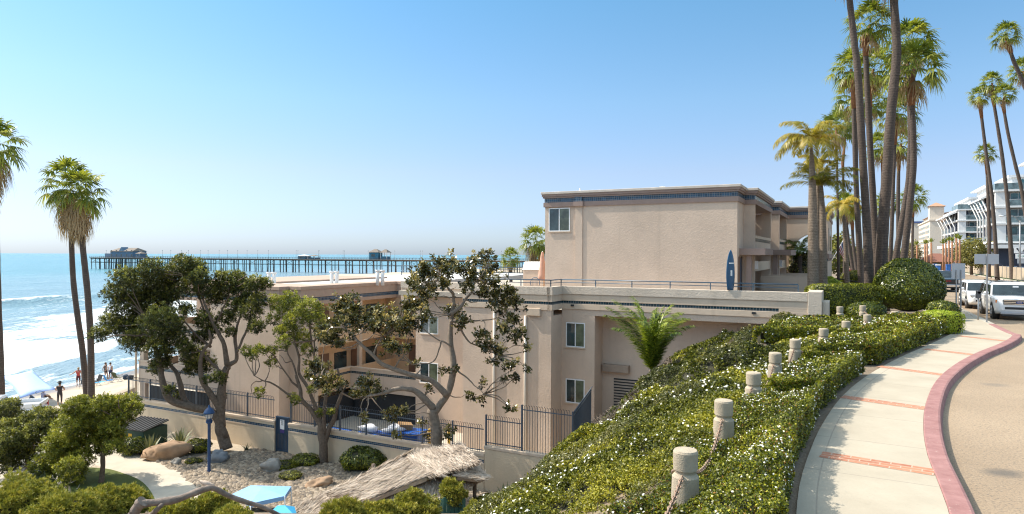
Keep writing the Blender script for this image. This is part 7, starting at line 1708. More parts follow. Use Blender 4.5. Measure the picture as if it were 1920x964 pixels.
def vehicle(name, label, cat, loc, rz, Lc, Wc, Hc, hood, belt, ws0, ws1, rr0, rr1, pnt, wheel=.37, clear=.24, bed=False, group=None, front='suv'):
    """local frame: nose at -y. ws0/ws1: windscreen foot and top, rr0/rr1: roof rear and rear foot, all measured from the nose"""
    t = thing(name, label, cat, loc, rz, group); hw = Wc / 2; y0 = -Lc / 2; st = []
    def sec(y, w, zb, zt, rd=.10): st.append((y0 + y, w, zb, zt, rd))
    sec(0, hw * .74, clear + .22, hood - .34); sec(.05, hw * .84, clear + .12, hood - .20); sec(.16, hw * .93, clear + .06, hood - .08); sec(.42, hw * .985, clear, hood - .02); sec(ws0 * .8, hw, clear, hood + .02); sec(ws0, hw, clear, belt); sec(Lc * .5, hw, clear, belt); sec(Lc - .4, hw * .985, clear, belt); sec(Lc - .1, hw * .95, clear + .06, belt - .03); sec(Lc, hw * .88, clear + .16, belt - .18)
    mb = MB(); vs = []
    for (y, w, zb, zt, rd) in st:
        h = zt - zb; pr = [(-w * .93, zb), (-w * .98, zb + h * .22), (-w, zb + h * .5), (-w * .985, zt - rd * 1.3), (-w * .955, zt - rd * .4), (-w * .89, zt), (0, zt + .025)]; pr = pr + [(-x, z) for x, z in pr[-2::-1]]
        vs += [(x, y, z) for x, z in pr]
    n = 13; mb.add(vs, [(i * n + k, i * n + k + 1, (i + 1) * n + k + 1, (i + 1) * n + k) for i in range(len(st) - 1) for k in range(n - 1)] + [((i + 1) * n, (i + 1) * n + n - 1, i * n + n - 1, i * n) for i in range(len(st) - 1)], 0, True)
    mb.add(vs[:n], [tuple(reversed(range(n)))]); mb.add(vs[-n:], [tuple(range(n))])
    body = mb.build('body', pnt, t)
    # cabin: pillars and roof, glass set into it
    b0, b1, tw, bw = y0 + ws0, y0 + rr1, hw * .80, hw * .955; r0, r1 = y0 + ws1, y0 + rr0; zb, zr = belt - .01, Hc
    prof = [(-bw, zb), (-tw - .03, zr - .13), (-tw + .10, zr - .02), (0, zr + .02), (tw - .10, zr - .02), (tw + .03, zr - .13), (bw, zb)]
    mb = MB(); base = [(x, b0 if z <= zb else None, z) for x, z in prof]; ya = lambda z: b0 + (r0 - b0) * min(1, (z - zb) / (zr - .06 - zb)); yb = lambda z: b1 + (r1 - b1) * min(1, (z - zb) / (zr - .06 - zb))
    A_ = [(x, ya(z), z) for x, z in prof]; Bb = [(x, yb(z), z) for x, z in prof]; m_ = len(prof)
    mb.add(A_ + Bb, [(k, m_ + k, m_ + k + 1, k + 1) for k in range(m_ - 1)] + [tuple(range(m_)), tuple(reversed(range(m_, 2 * m_)))], 0, False); mb.build('cabin', pnt, t, .03)
    def lerp(a, b_, u): return tuple(a[i] + (b_[i] - a[i]) * u for i in range(3))
    def pane(name_, q, off, ins=.07, mt=M_CARGL):
        q = [np.array(p) for p in q]; c_ = np.mean(q, axis=0); nn = unit(np.cross(q[1] - q[0], q[3] - q[0])); nn = nn if nn @ off > 0 else -nn; q = [c_ + (p - c_) * (1 - ins) + nn * .010 for p in q]; q2 = [p - nn * .02 for p in q]
        mb = MB(); mb.add(q + q2, [(0, 1, 2, 3), (7, 6, 5, 4)] + [(i, i + 4, (i + 1) % 4 + 4, (i + 1) % 4) for i in range(4)]); return mb.build(name_, mt, t)
    pane('windscreen', [A_[0], A_[6], A_[5], A_[1]], np.array([0, -1, .5]), .07)
    pane('rear_window', [Bb[0], Bb[6], Bb[5], Bb[1]], np.array([0, 1, .5]), .12)
    nw = 3 if not bed else 2
    for s, k0, k1 in ((-1, 0, 1), (1, 6, 5)):
        for w in range(nw): u0, u1 = w / nw + .012, (w + 1) / nw - .012; pane('side_window', [lerp(A_[k0], Bb[k0], u0), lerp(A_[k0], Bb[k0], u1), lerp(A_[k1], Bb[k1], u1), lerp(A_[k1], Bb[k1], u0)], np.array([s, 0, .3]), .10)
        MB().ball((s * (hw + .10), b0 + .35, belt + .10), (.13, .07, .10), 10).build('mirror', pnt, t)
        MB().box(s * (hw + .004) - .004, s * (hw + .004) + .004, y0 + ws0 + .9, y0 + ws0 + 1.12, belt - .22, belt - .18).build('door_handle', M_CHROME, t)
        for yy in (y0 + .98, y0 + Lc - 1.05):
            MB().tube([(s * (hw - .30), yy, wheel), (s * (hw + .006), yy, wheel)], wheel * 1.16, 24).build('wheel_arch', M_BLACKP, t)
            wl = MB().tube([(s * (hw - .22), yy, wheel), (s * (hw + .012), yy, wheel)], wheel, 24).build('wheel', M_TYRE, t)
            mb = MB(); mb.tube([(s * (hw - .05), yy, wheel), (s * (hw + .016), yy, wheel)], wheel * .30, 14)
            for q in range(6): a = q * math.pi / 3; mb.tube([(s * (hw + .014), yy, wheel), (s * (hw + .017), yy + wheel * .64 * math.cos(a), wheel + wheel * .64 * math.sin(a))], wheel * .11, 5)
            mb.tube([(s * (hw + .013), yy + wheel * .66 * math.cos(a), wheel + wheel * .66 * math.sin(a)) for a in np.linspace(0, 2 * math.pi, 19)], .022, 5, caps=False); mb.build('rim', M_RIM, wl)
    return t, hw, y0
def text(name, s, size, loc, rot, mat, parent, ext=.004):
    cu = bpy.data.curves.new(name, 'FONT'); cu.body = s; cu.size = size; cu.extrude = ext; cu.align_x = 'CENTER'; cu.align_y = 'CENTER'; o = bpy.data.objects.new(name, cu); C.objects.link(o); dg = bpy.context.evaluated_depsgraph_get()
    me = bpy.data.meshes.new_from_object(o.evaluated_get(dg)); bpy.data.objects.remove(o); o = bpy.data.objects.new(name, me); C.objects.link(o); me.materials.append(mat); o.location = loc; o.rotation_euler = rot; o.parent = parent; return o
ROADZ = -.15
def on_road(px, py): p = on_z(px, py, ROADZ); return p
# white full size SUV, nose towards us
pw = on_road(1858, 597); lx, ly = L(pw[0], pw[1]); Ws = 2.03; cx, cy = lx + Ws / 2 + .02, ly + 5.33 / 2 - .95
q = W(cx, cy); t, hw, y0 = vehicle('parked_suv', 'large white SUV with a chrome barred grille parked nearest at the kerb', 'car', (q[0], q[1], ROADZ), -TH, 5.33, Ws, 1.88, 1.17, 1.20, 1.50, 2.25, 5.0, 5.2, PW, .41, .30)
MB().box(-.66, .66, y0 - .02, y0 + .12, .80, 1.06).build('grille', M_BLACKP, t, .02)
g_ = [c for c in kids(t) if c.name.startswith('grille')][0]
for z in (.84, .925, 1.01): MB().box(-.64, .64, y0 - .045, y0 - .021, z - .018, z + .018).build('grille_bar', M_CHROME, g_)
mb = MB(); mb.tube([(0, y0 - .05, .925), (0, y0 - .075, .925)], .15, 24); v = np.array(mb.v); v[:, 2] = .925 + (v[:, 2] - .925) * .45; mb.v = [tuple(x) for x in v]; em = mb.build('emblem', plain('emblem blue', (.012, .05, .22), .3), t)
text('emblem_script', 'Ford', .10, (0, y0 - .079, .925), (R(90), 0, 0), M_CHROME, em)
for s in (-1, 1):
    mb = MB(); mb.add([(s * .67, y0 - .01, .80), (s * .93, y0 + .13, .84), (s * .955, y0 + .26, 1.06), (s * .67, y0 + .02, 1.06), (s * .67, y0 + .14, .80), (s * .91, y0 + .30, .84), (s * .92, y0 + .4, 1.06), (s * .67, y0 + .14, 1.06)], [(0, 1, 2, 3), (0, 4, 5, 1), (3, 2, 6, 7), (1, 5, 6, 2), (0, 3, 7, 4)]); hl = mb.build('headlight', M_HEAD, t)
    MB().box(s * .93 - .03, s * .93 + .03, y0 + .14, y0 + .25, .88, 1.02).build('marker', M_AMBER, hl)
    mb = MB(); mb.add([(s * .62, y0 + .0, .50), (s * .86, y0 + .10, .52), (s * .80, y0 + .06, .66), (s * .66, y0 + .0, .66), (s * .62, y0 + .1, .50), (s * .86, y0 + .2, .52), (s * .8, y0 + .2, .66), (s * .66, y0 + .1, .66)], [(0, 1, 2, 3), (0, 4, 5, 1), (3, 2, 6, 7), (1, 5, 6, 2)]); mb.build('fog_lamp', M_BLACKP, t)
    MB().tube([(s * .78, y0 + 2.4, 1.89), (s * .78, y0 + 2.7, 1.945), (s * .78, y0 + 4.6, 1.945), (s * .78, y0 + 4.9, 1.89)], .022, 6).build('roof_rail', M_BLACKP, t)
MB().box(-.60, .60, y0 - .012, y0 + .1, .56, .68).build('lower_intake', M_BLACKP, t); MB().box(-.78, .78, y0 + .0, y0 + .2, .30, .42).build('skid_plate', plain('silver skid plate', (.42, .42, .43), .4, .6), t, .02)
MB().box(-.72, .72, y0 + .03, y0 + .3, .22, .299).build('air_dam', M_BLACKP, t); MB().box(.02, .26, y0 + 1.66, y0 + 1.70, 1.62, 1.70).build('sticker', M_WFRAME, t)
MB().box(-.5, .5, y0 + 2.5, y0 + 4.2, 1.895, 1.91).build('sunroof', M_CARGL, t)
# white crossover behind it
pw = on_road(1812, 578); lx, ly = L(pw[0], pw[1]); q = W(lx + 1.94 / 2 - .02, ly + 4.8 / 2 - .95)
t, hw, y0 = vehicle('parked_suv', 'white mid size SUV parked behind the larger white one', 'car', (q[0], q[1], ROADZ), -TH, 4.8, 1.94, 1.72, 1.08, 1.10, 1.35, 2.05, 4.3, 4.65, PW, .38, .27)
MB().box(-.55, .55, y0 - .015, y0 + .1, .80, .92).build('grille', M_BLACKP, t); MB().box(-.6, .6, y0 - .01, y0 + .1, .48, .60).build('lower_intake', M_BLACKP, t)
for s in (-1, 1): MB().box(s * .72 - .16, s * .72 + .16, y0 + .0, y0 + .25, .80, .93).build('headlight', M_HEAD, t, .02)
# dark pickup coming along the street
pw = on_road(1777, 548); lx, ly = L(pw[0], pw[1]); q = W(lx + .05, ly + 5.8 / 2)
t, hw, y0 = vehicle('pickup_truck', 'dark blue grey pickup truck seen head on behind the white cars', 'truck', (q[0], q[1], ROADZ), -TH, 5.8, 2.05, 1.90, 1.25, 1.28, 1.6, 2.35, 3.7, 4.0, PNAVY, .42, .34, bed=True)
MB().box(-.75, .75, y0 - .02, y0 + .1, .74, 1.16).build('grille', M_BLACKP, t); text('badge', 'GMC', .2, (0, y0 - .026, 1.0), (R(90), 0, 0), M_TAIL, t); MB().box(-1.0, 1.0, y0 - .06, y0 + .1, .48, .70).build('bumper', M_CHROME, t, .03)
for s in (-1, 1): MB().box(s * .86 - .12, s * .86 + .12, y0 + .0, y0 + .2, .82, 1.14).build('headlight', M_HEAD, t)
# far vehicles
def far_car(name, label, px, py, pnt, H=1.5, Lc=4.6, rz=0, tail=False, cat='car'):
    p = on_road(px, py); t, hw, y0 = vehicle(name, label, cat, (p[0], p[1], ROADZ), rz, Lc, 1.85, H, .95, .98, 1.25, 2.1, Lc - 1.3 if H < 1.6 else Lc - .7, Lc - .35 if H < 1.6 else Lc - .25, pnt, .34, .22)
    for s in (-1, 1): MB().box(s * .74 - .15, s * .74 + .15, Lc / 2 - .12, Lc / 2 + .012, .78, .95).build('tail_lamp', M_TAIL, t); MB().box(s * .68 - .18, s * .68 + .18, y0 - .01, y0 + .2, .66, .80).build('headlight', M_HEAD, t)
    return t
far_car('parked_car', 'steel blue SUV parked across the street, left of its twin', 1893, 518, PBLUE, 1.7, 4.7, math.pi - TH)
far_car('parked_car', 'steel blue SUV cut by the right edge across the street', 1921, 521, PBLUE, 1.7, 4.7, math.pi - TH)
far_car('sedan', 'white sedan turning across the street by the orange barriers', 1826, 508, PW, 1.45, 4.8, R(72))
far_car('sedan', 'silver blue hatchback beyond the dark pickup', 1763, 506.5, PGREY, 1.5, 4.4, math.pi - TH)
# white pickup on the beach road
tl = at(81, 757, 43.9); p = tl + np.array([-.94, -.34, 0]) * 2.75; t, hw, y0 = vehicle('pickup_truck', 'white pickup truck with an empty bed parked on the beach road', 'truck', (p[0], p[1], -7.985), R(-70), 5.6, 1.95, 1.8, 1.1, 1.12, 1.5, 2.2, 3.3, 3.55, PW, .38, .32, bed=True)
MB().box(-.84, .84, y0 + 3.7, y0 + 5.5, 1.125, 1.15).build('bed_floor', plain('bed liner grey', (.42, .42, .42), .8), t)
mb = MB(); mb.box(-.96, -.85, y0 + 3.6, y0 + 5.6, 1.10, 1.36); mb.box(.85, .96, y0 + 3.6, y0 + 5.6, 1.10, 1.36); mb.box(-.849, .849, y0 + 5.5, y0 + 5.6, 1.10, 1.36); mb.build('bed_side', PW, t, .02)
for s in (-1, 1): MB().box(s * .90 - .06, s * .90 + .07, y0 + 5.5, y0 + 5.62, .85, 1.2).build('tail_lamp', M_TAIL, t)

# ============================================================ SIGNS, METERS, LAMPS
M_GALV = plain('galvanised steel', (.36, .36, .36), .5, .5); M_SIGNB = plain('unpainted sign back', (.46, .48, .50), .5, .3, var=.05)
def sign(label, px, base_py, top_py, w, h, pw_=.06, poles=1, cat='sign', zb=0.0, rz=-TH + R(25), gap=.0, grp='street signs seen from behind'):
    g_ = on_z(px, base_py, zb); Y = g_[1]; zt = at(px, top_py, Y)[2] - zb; t = thing('street_sign', label, cat, (g_[0], g_[1], zb), rz, grp)
    for k in range(poles): x = (k - (poles - 1) / 2) * gap; MB().box(x - pw_ / 2, x + pw_ / 2, -.02, .02, -.2, zt + (.02 if poles == 1 else -.35)).build('post', M_GALV, t)
    MB().box(-w / 2, w / 2, .022, .03, zt - h, zt).build('plate', M_SIGNB, t, .004); return t
sign('wide blank sign back on a slim post at the end of the red kerb', 1850, 605, 476.5, 1.12, .47)
sign('tall blank sign back on twin posts beside the dome shrub', 1797, 590, 494, .72, .82, .06, 2, gap=.24)
g_ = on_z(1834, 600, 0); t = thing('parking_meter', 'grey parking meter on a post in front of the white SUV', 'parking meter', (g_[0], g_[1], 0)); zt = at(1834, 543, g_[1])[2]
MB().tube([(0, 0, 0), (0, 0, zt - .42)], .035, 10).build('post', M_GALV, t); MB().box(-.09, .09, -.07, .07, zt - .42, zt - .10).tube([(0, -.07, zt - .12), (0, .07, zt - .12)], .09, 14).build('meter_head', plain('grey meter housing', (.10, .10, .105), .4), t)
p = on_z(1912, 517, 0); t = thing('street_lamp', 'grey street lamp with a curved arm before the white building', 'street lamp', (p[0], p[1], 0)); Yl = p[1]; zt = at(1912, 414, Yl)[2]; xa = (at(1880, 402, Yl) - p)
MB().tube([(0, 0, 0), (0, 0, zt)], [.14, .09], 8).build('pole', M_GALV, t); MB().tube(list(catmull([(0, 0, zt - .3), (xa[0] * .35, 0, zt + .7), (xa[0] * .75, 0, zt + .85), (xa[0], 0, zt + .8)], 5)), .06, 6).build('arm', M_GALV, t); MB().ball((xa[0] - .2, 0, zt + .76), (.5, .18, .12), 10).build('lamp_head', M_WFRAME, t)
M_GRN = plain('sign green', (.02, .22, .14), .5)
p = on_z(1909, 516, 0); Yl = p[1] - .6; t = thing('traffic_signs', 'stack of white street signs with a green parking arrow across the street', 'sign', (p[0], Yl, 0), -R(30)); z = lambda py: at(1910, py, Yl)[2]
MB().tube([(0, .05, 0), (0, .05, z(462))], .05, 6).build('post', M_GALV, t)
a = MB().box(-.95, .95, -.02, 0, z(475), z(464)).build('turn_sign', M_WFRAME, t); b_ = MB().box(-.75, .75, -.02, 0, z(485), z(476)).build('parking_sign', M_WFRAME, t); MB().box(-.5, .5, -.02, 0, z(494), z(486)).build('lower_sign', M_SIGNB, t)
zc = (z(475) + z(464)) / 2
for s in (-1, 1): MB().tube([(s * .25, -.03, zc - .35), (s * .28, -.03, zc - .05), (s * .55, -.03, zc + .28)], .07, 6).tube([(s * .45, -.03, zc + .22), (s * .66, -.03, zc + .40)], [.17, .01], 6).build('turn_arrow', M_BLACKP, a)
text('parking_text', 'P\u2192', .66, (0, -.024, (z(485) + z(476)) / 2), (R(90), 0, 0), M_GRN, b_)
# flag on the hotel
p = at(1579, 462, 63); t = thing('flag', 'American flag on a slanted pole by the hotel entrance', 'flag', p, 0)
MB().tube([(-1.0, 0, -1.4), (.35, 0, 1.0)], .03, 6).build('pole', M_WFRAME, t)
m, nt, b, _ = new_mat('flag cloth'); uvn = coords(nt, 'UV'); sp = nt.nodes.new('ShaderNodeSeparateXYZ'); nt.links.new(uvn, sp.inputs[0])
stp = mathn(nt, 'GREATER_THAN', mathn(nt, 'FRACT', mathn(nt, 'MULTIPLY', sp.outputs[0], 6.5)), .5); c_ = mixc(nt, stp, (.42, .02, .035), (.75, .73, .72))
can = mathn(nt, 'MULTIPLY', mathn(nt, 'LESS_THAN', sp.outputs[0], .54), mathn(nt, 'LESS_THAN', sp.outputs[1], .42)); c_ = mixc(nt, can, c_, (.02, .03, .13))
vo = nt.nodes.new('ShaderNodeTexVoronoi'); vo.inputs['Scale'].default_value = 14; vo.inputs['Randomness'].default_value = 0; nt.links.new(uvn, vo.inputs['Vector'])
c_ = mixc(nt, mathn(nt, 'MULTIPLY', can, mathn(nt, 'LESS_THAN', vo.outputs['Distance'], .2)), c_, (.75, .75, .75)); nt.links.new(c_, b.inputs['Base Color']); b.inputs['Roughness'].default_value = .9
mb = MB(); n = 12; vs = []
for i in range(n + 1):
    for j in range(n + 1): u, v = i / n, j / n; vs.append((.30 - .75 * (1 - u) * (1 - .4 * v) + .25 * v, .10 * math.sin(u * 9 + v * 2) * (.3 + v), .92 - 1.25 * (1 - u) * (1 - v) - 2.6 * v * (1 - .25 * (1 - u))))
mb.add(vs, [(i * (n + 1) + j, (i + 1) * (n + 1) + j, (i + 1) * (n + 1) + j + 1, i * (n + 1) + j + 1) for i in range(n) for j in range(n)], 0, True); o = mb.build('cloth', m, t); uv = o.data.uv_layers.new(name='UVMap')
for l in o.data.loops: i, j = divmod(l.vertex_index, n + 1); uv.data[l.index].uv = (1 - i / n, j / n)
# dark stair railing by the hotel entrance
p = at(1565, 528, 50); t = thing('entrance_railing', 'dark iron handrail at the hotel entrance steps', 'railing', (p[0], p[1], 0.1), -TH)
mb = MB()
for k in range(10): mb.box(k * .35 - .02, k * .35 + .02, -.02, .02, 0, 1.3 - k * .05)
mb.build('bars', M_BLACKP, t); MB().tube([(0, 0, 1.32), (3.2, 0, .85)], .04, 6).build('handrail', M_BLACKP, t)
# construction: cone, barricades, blue cabins, mesh fence
M_ORG = plain('safety orange', (.75, .17, .02), .6); p = on_road(1832, 515)
t = thing('traffic_cone', 'orange traffic cone in the road before the white sedan', 'cone', p); MB().lathe([(.17, .03), (.03, .75)], 14).build('cone', M_ORG, t); MB().lathe([(.125, .30), (.095, .46)], 14).build('stripe', M_WFRAME, t); MB().box(-.22, .22, -.22, .22, 0, .03).build('base', M_ORG, t)
for px, py, w, lab in ((1846, 503, 1.9, 'orange and white barricade near the white sedan'), (1866, 505, 1.3, 'square orange warning board right of the barricade')):
    p = on_z(px, py + 8, 0); t = thing('barricade', lab, 'barricade', p, -R(35)); z = at(px, py - 7, p[1])[2]
    if w > 1.5: MB().box(-w / 2, w / 2, -.03, .03, z - .45, z - .1).build('board', M_ORG, t); MB().box(-w / 2, w / 2, -.03, .03, z - .95, z - .65).build('board', M_WFRAME, t)
    else: MB().box(-w / 2, w / 2, -.03, .03, z - 1.2, z).build('board', M_ORG, t)
    for s in (-.4, .4): MB().box(s * w - .04, s * w + .04, -.3, .3, 0, z - .2).build('leg', M_GALV, t)
M_CAB = plain('portable toilet blue', (.03, .14, .44), .5)
for k, px in enumerate((1722, 1727, 1732, 1737, 1742, 1748, 1759, 1778)):
    Y = 112 if k < 6 else 104; p = at(px, 500, Y); t = thing('blue_cabin', 'blue portable toilet cabin in the far construction row', 'cabin', (p[0], p[1], 0), -TH, 'blue cabins by the far palms')
    hw_ = .55 if k < 6 else .28; t.scale = (hw_ / .55, 1, .8); MB().box(-.55, .55, -.55, .55, 0, 2.1).build('body', M_CAB, t); MB().box(-.6, .6, -.6, .6, 2.101, 2.3).build('roof', M_CAB if k % 2 else M_WFRAME, t); MB().box(-.4, .4, -.57, -.551, .1, 1.95).build('door', M_CAB, t)
t = thing('construction_fence', 'tan screened construction fence across the far street', 'fence', W(21.2, 62, 0), R(90) - TH); mb = MB(); mb.box(0, 70, -.02, .02, .1, 1.7); mb.build('screen', plain('tan screen', (.40, .32, .23), .9, var=.2, scale=.4), t)
for k in range(24): MB().box(k * 3 - .03, k * 3 + .03, .021, .08, 0, 1.8).build('post', M_GALV, t)

# ============================================================ BUILDINGS ACROSS THE STREET
M_WH = stucco('white render', (.74, .74, .73), .05, .1); M_DK = plain('dark slate cladding', (.045, .055, .085), .7, var=.1, scale=.5); M_GR = stucco('grey render', (.42, .42, .42), .06, .1)
M_BGL = glass_mat('teal building glass', (.035, .115, .125), .05); M_RAILG = glass_mat('balcony glass', (.12, .17, .18), .25); M_PITCH = plain('white standing seam roof', (.68, .69, .70), .5)
def modern(label, y0, y1, x0, zs, zroof, seed):
    """x0: street facade, y0: south facade; zs: slab heights"""
    o = W(x0, y0, 0); t = thing('apartment_building', label, 'building', o, -TH); D = y1 - y0; XW = 26.0
    def b(name, bx, mt, par=t):
        mb = MB()
        for q in bx: mb.box(*q)
        return mb.build(name, mt, par)
    b('core', [(1.6, XW, 1.4, D, 0, zs[-1] - .02)], M_GR); b('ground_floor', [(.5, XW, .3, D, 0, zs[0] - 1.2)], M_DK)
    b('canopy', [(-1.6, XW, -.9, D, zs[0] - 1.19, zs[0] - .55)], M_WH)
    for i in range(6): mbk = MB(); mbk.tube([(-1.5, i * D / 6 + .5, zs[0] - 1.0), (.55, i * D / 6 + .5, zs[0] - 3.0)], .14, 4); mbk.build('bracket', M_WH, t)
    for z in zs: b('slab', [(-.35, XW, -.35, D + .2, z - .32, z)], M_WH)
    for i, (za, zb_) in enumerate(zip(zs[:-1], zs[1:])):
        for xa_, xb2 in ((-.1, 1.4), (4.6, 5.8), (11.5, 12.6)): b('column', [(xa_, xb2, -.1, .9, za, zb_ - .32)], M_WH)
        b('panel', [(1.4, 1.9, .9, 1.39, za, zb_ - .32)], M_DK if i != 1 else M_GR)
        for xw in (2.2, 7.0, 14):
            w = b('window', [(xw, xw + 2.2, 1.28, 1.385, za + .15, zb_ - .5)], M_WFRAME)
            for k in range(2): b('pane', [(xw + .08 + k * 1.08, xw + 1.04 + k * 1.08, 1.22, 1.279, za + .95, zb_ - .58), (xw + .08 + k * 1.08, xw + 1.04 + k * 1.08, 1.221, 1.279, za + .22, za + .88)], M_BGL, w)
        b('balcony_rail', [(1.4, 4.6, -.25, -.21, za, za + 1.05), (5.8, 11.5, -.25, -.21, za, za + 1.05)], M_RAILG); b('rail_cap', [(1.4, 4.6, -.27, -.19, za + 1.051, za + 1.1)], M_WH)
        n = 5
        for k in range(n):
            ya, yb = 1.2 + (D - 1.6) * k / n, 1.2 + (D - 1.6) * (k + .55) / n
            b('panel', [(.2, 1.59, ya, yb, za, zb_ - .32)], M_DK); b('window', [(1.5, 1.58, yb + .3, 1.2 + (D - 1.6) * (k + 1) / n - .2, za + .4, zb_ - .5)], M_BGL); b('balcony_rail', [(-.28, -.24, yb, yb + (D - 1.6) * .4 / n, za, za + 1.05)], M_RAILG)
        b('corner_glass', [(1.41, 1.6, .9, 1.39, za, za + .02)], M_WH)
    zt = zs[-1]; b('penthouse', [(2.6, XW, 2.8, D - 1, zt, zroof - 1.0)], M_WH); b('penthouse_roof', [(2.1, XW, 2.2, D - .5, zroof - .99, zroof - .6)], M_PITCH)
    for xw in (4, 8, 14): b('window', [(xw, xw + 2.2, 2.72, 2.79, zt + .3, zroof - 1.4)], M_BGL)
    b('roof_rail', [(-.2, XW, -.22, -.18, zt + .001, zt + 1.1), (-.22, -.18, -.17, D * .4, zt + .001, zt + 1.1)], M_RAILG)
    # raking eave towards the street on slanting struts
    mb = MB(); v = [(-2.0, 1.5, zt - 1.5), (-2.0, D, zt - 1.5), (3.2, D, zt + .75), (3.2, 1.5, zt + .75)]; mb.add(v + [(x, y, z + .3) for x, y, z in v], [(3, 2, 1, 0), (4, 5, 6, 7), (0, 1, 5, 4), (1, 2, 6, 5), (2, 3, 7, 6), (3, 0, 4, 7)]); mb.build('raking_roof', M_PITCH, t)
    for k in range(5):
        y = 2 + (D - 3) * k / 4; MB().tube([(-1.8, y, zt - 1.4), (-.6, y, zs[-2] - 1.6), (-.6, y, zs[0])], .13, 4).build('strut', M_WH, t)
    # pitched attic
    mb = MB(); xa, xb_ = 6.2, 11.5; ya, yb = 5, D - 2; zb2 = zroof - .55; mb.add([(xa, ya, zb2), (xb_, ya, zb2), (xb_, ya, zb2 + 2.6), (xa + .8, ya, zb2 + 2.6), (xa, yb, zb2), (xb_, yb, zb2), (xb_, yb, zb2 + 2.6), (xa + .8, yb, zb2 + 2.6)], [(0, 1, 2, 3), (7, 6, 5, 4), (0, 3, 7, 4), (1, 5, 6, 2), (3, 2, 6, 7)]); mb.build('attic', stucco('cream attic', (.66, .58, .48), .05, .1) if seed == 1 else M_WH, t)
    mb = MB(); mb.box(xa - .6, xb_ + .6, ya - .6, yb + .5, zb2 + 2.601, zb2 + 2.9); mb.build('attic_roof', M_PITCH, t); return t
modern('white modern apartment block with slanted struts, nearer of the two', 106, 121.6, 24.0, [5.7, 8.9, 11.8, 14.6], 17.9, 1)
modern('white modern apartment block with slanted struts, farther of the two', 151, 178, 24.0, [6.3, 8.9, 11.6, 14.1], 17.6, 2)
M_CRM = stucco('cream tower render', (.62, .555, .47), .06, .1); M_CRW = plain('cream trim', (.68, .60, .50), .8); M_TER = plain('terracotta tile roof', (.42, .24, .15), .8)
t = thing('apartment_tower', 'tall cream apartment tower with terracotta gables down the street', 'building', W(36, 350, 0), -TH); t.scale = (1, 1, .84)
def b(name, bx, mt, par=t):
    mb = MB()
    for q in bx: mb.box(*q)
    return mb.build(name, mt, par)
b('wall', [(0, 40, 0, 62, 0, 24.5)], M_CRM); b('gable_bay', [(6, 22, -1.5, 0, 0, 24)], M_GR)
mb = MB(); mb.extr([(5, 24.01), (23, 24.01), (14, 30)], -1.6, 20); mb.build('gable', M_CRM, t)
mb = MB(); mb.add([(4.2, -2, 23.8), (14, -2, 30.4), (14, 20, 30.4), (4.2, 20, 23.8), (23.8, -2, 23.8), (23.8, 20, 23.8)], [(0, 1, 2, 3), (1, 4, 5, 2)]); so = mb.build('gable_roof', M_TER, t).modifiers.new('s', 'SOLIDIFY'); so.thickness = .4
b('cornice', [(-.5, 40.5, -.5, 62.5, 24.51, 25.2)], M_CRW); b('upper_storey', [(2, 38, 4, 58, 25.21, 28)], M_CRM)
mb = MB(); mb.add([(1, 3, 28.01), (39, 3, 28.01), (39, 59, 28.01), (1, 59, 28.01), (12, 14, 31), (28, 14, 31), (28, 48, 31), (12, 48, 31)], [(0, 1, 5, 4), (1, 2, 6, 5), (2, 3, 7, 6), (3, 0, 4, 7), (4, 5, 6, 7)]); mb.build('roof', M_TER, t)
b('turret', [(0, 6, 2, 10, 25.2, 33)], M_CRM); mb = MB(); mb.add([(-.8, 1.2, 33.01), (6.8, 1.2, 33.01), (6.8, 10.8, 33.01), (-.8, 10.8, 33.01), (3, 6, 35.5)], [(0, 1, 4), (1, 2, 4), (2, 3, 4), (3, 0, 4)]); mb.build('turret_roof', M_TER, t)
wm = None
for z in range(7):
    for k in range(9):
        y = 3 + k * 6.5; w = b('window', [(-.18, -.002, y, y + 3.4, 2.0 + z * 3.1, 3.7 + z * 3.1)], M_CRW); b('pane', [(-.22, -.181, y + .15, y + 3.25, 2.15 + z * 3.1, 3.55 + z * 3.1)], M_BGL, w)
    b('window', [(8, 13, -1.62, -1.501, 1.4 + z * 3.1, 3.6 + z * 3.1)], M_BGL); b('window', [(15, 20, -1.62, -1.501, 1.4 + z * 3.1, 3.6 + z * 3.1)], M_BGL); b('balcony', [(7.5, 20.5, -2.6, -1.63, 1.0 + z * 3.1, 1.9 + z * 3.1)], M_CRW)
t = thing('apartment_tower', 'cream apartment block standing behind the gabled tower', 'building', W(34, 432, 0), -TH); b('wall', [(0, 40, 0, 80, 0, 23)], M_CRM, t); b('cornice', [(-.5, 40, -.5, 80, 23.01, 24)], plain('blue roof edge', (.06, .10, .25), .7), t)
for z in range(7):
    for k in range(6): b('window', [(-.2, -.002, 4 + k * 13, 9 + k * 13, 1.6 + z * 3.1, 3.3 + z * 3.1)], M_GR, t)
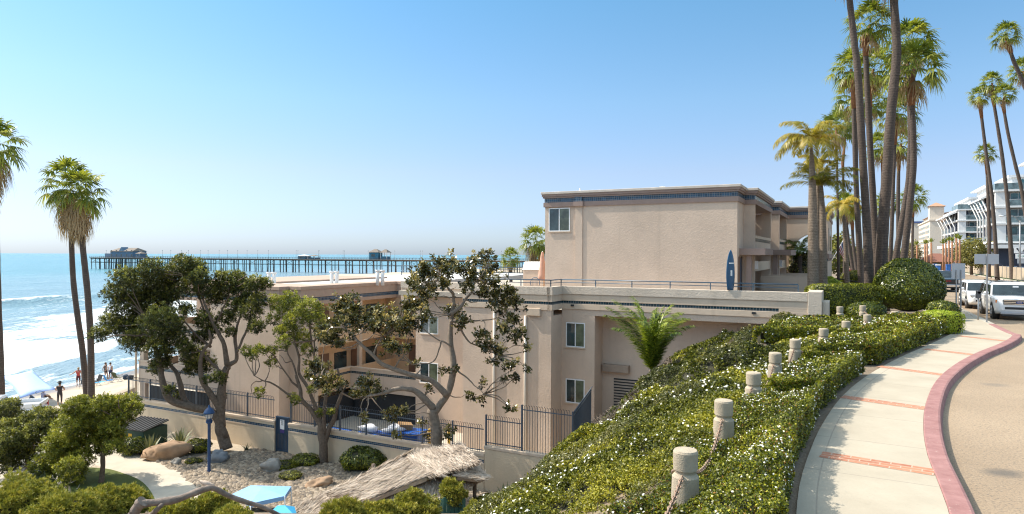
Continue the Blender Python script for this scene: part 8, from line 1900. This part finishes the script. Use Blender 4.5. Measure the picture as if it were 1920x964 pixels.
# brown roofed house and far trees
p = at(1755, 487, 150); t = thing('small_house', 'small house with a rust brown hipped roof among the young palms', 'house', (p[0], p[1], 0), -TH); t.scale = (.6, .6, .75)
b('wall', [(-5, 5, -4, 4, 0, 2.6)], plain('brown house wall', (.20, .13, .09), .9), t); mb = MB(); mb.add([(-6.2, -5.2, 2.5), (6.2, -5.2, 2.5), (6.2, 5.2, 2.5), (-6.2, 5.2, 2.5), (-1.5, 0, 5.0), (1.5, 0, 5.0)], [(0, 1, 5, 4), (1, 2, 5), (2, 3, 4, 5), (3, 0, 4), (3, 2, 1, 0)]); mb.build('roof', plain('rust brown shingles', (.22, .095, .065), .9), t)
for x in (-3.2, 0, 3.2): b('window', [(x - .7, x + .7, -4.05, -4.001, .9, 2.1)], M_BGL, t)
def far_tree(label, px, py, Y, rad, mat, seed, grp='trees far along the street'):
    r = np.random.default_rng(seed); p = at(px, py, Y); rad = np.asarray(rad, float); t = thing('street_tree', label, 'tree', (p[0], p[1], 0), 0, grp); cz = p[2]; n = 2600
    D = unit(r.normal(size=(n, 3))); q = D * rad * (.55 + .45 * r.random(n))[:, None] * (1 + .35 * vnoise(D[:, 0] * 3 + seed, D[:, 1] * 3, D[:, 2] * 3))[:, None] + [0, 0, cz]
    leaf_mesh('crown', q, unit(r.normal(size=(n, 3))), unit(D + .6 * r.normal(size=(n, 3))), .42, .24, np.clip(.45 + .25 * r.normal(size=n) + .2 * D[:, 2], 0, 1), mat, t); MB().tube([(0, 0, 0), (0, .1, cz)], [.25, .12], 8).build('trunk', M_BARK, t)
far_tree('olive green feathery tree in front of the white buildings', 1822, 474, 112, (3.1, 2.6, 2.6), leaf_mat('olive street leaves', (.10, .10, .025), (.22, .20, .05), (.38, .34, .10), .3, .6), 1)
far_tree('dark rounded tree beyond the flag at the hotel', 1575, 478, 92, (2.2, 2.2, 3.2), ML_PITT, 2)
far_tree('dark green tree low behind the palm trunks', 1610, 487, 110, (2.6, 2.2, 2.2), ML_PITT, 3)
far_tree('small green tree far behind the thick palm trunk', 1668, 488, 130, (3, 2.2, 2.4), ML_PITT, 4)
far_tree('dry golden tree beside the cream tower', 1709, 480, 150, (2.2, 2, 3.4), leaf_mat('dry tree leaves', (.18, .13, .06), (.30, .24, .12), (.42, .36, .2), .2, .8), 5)
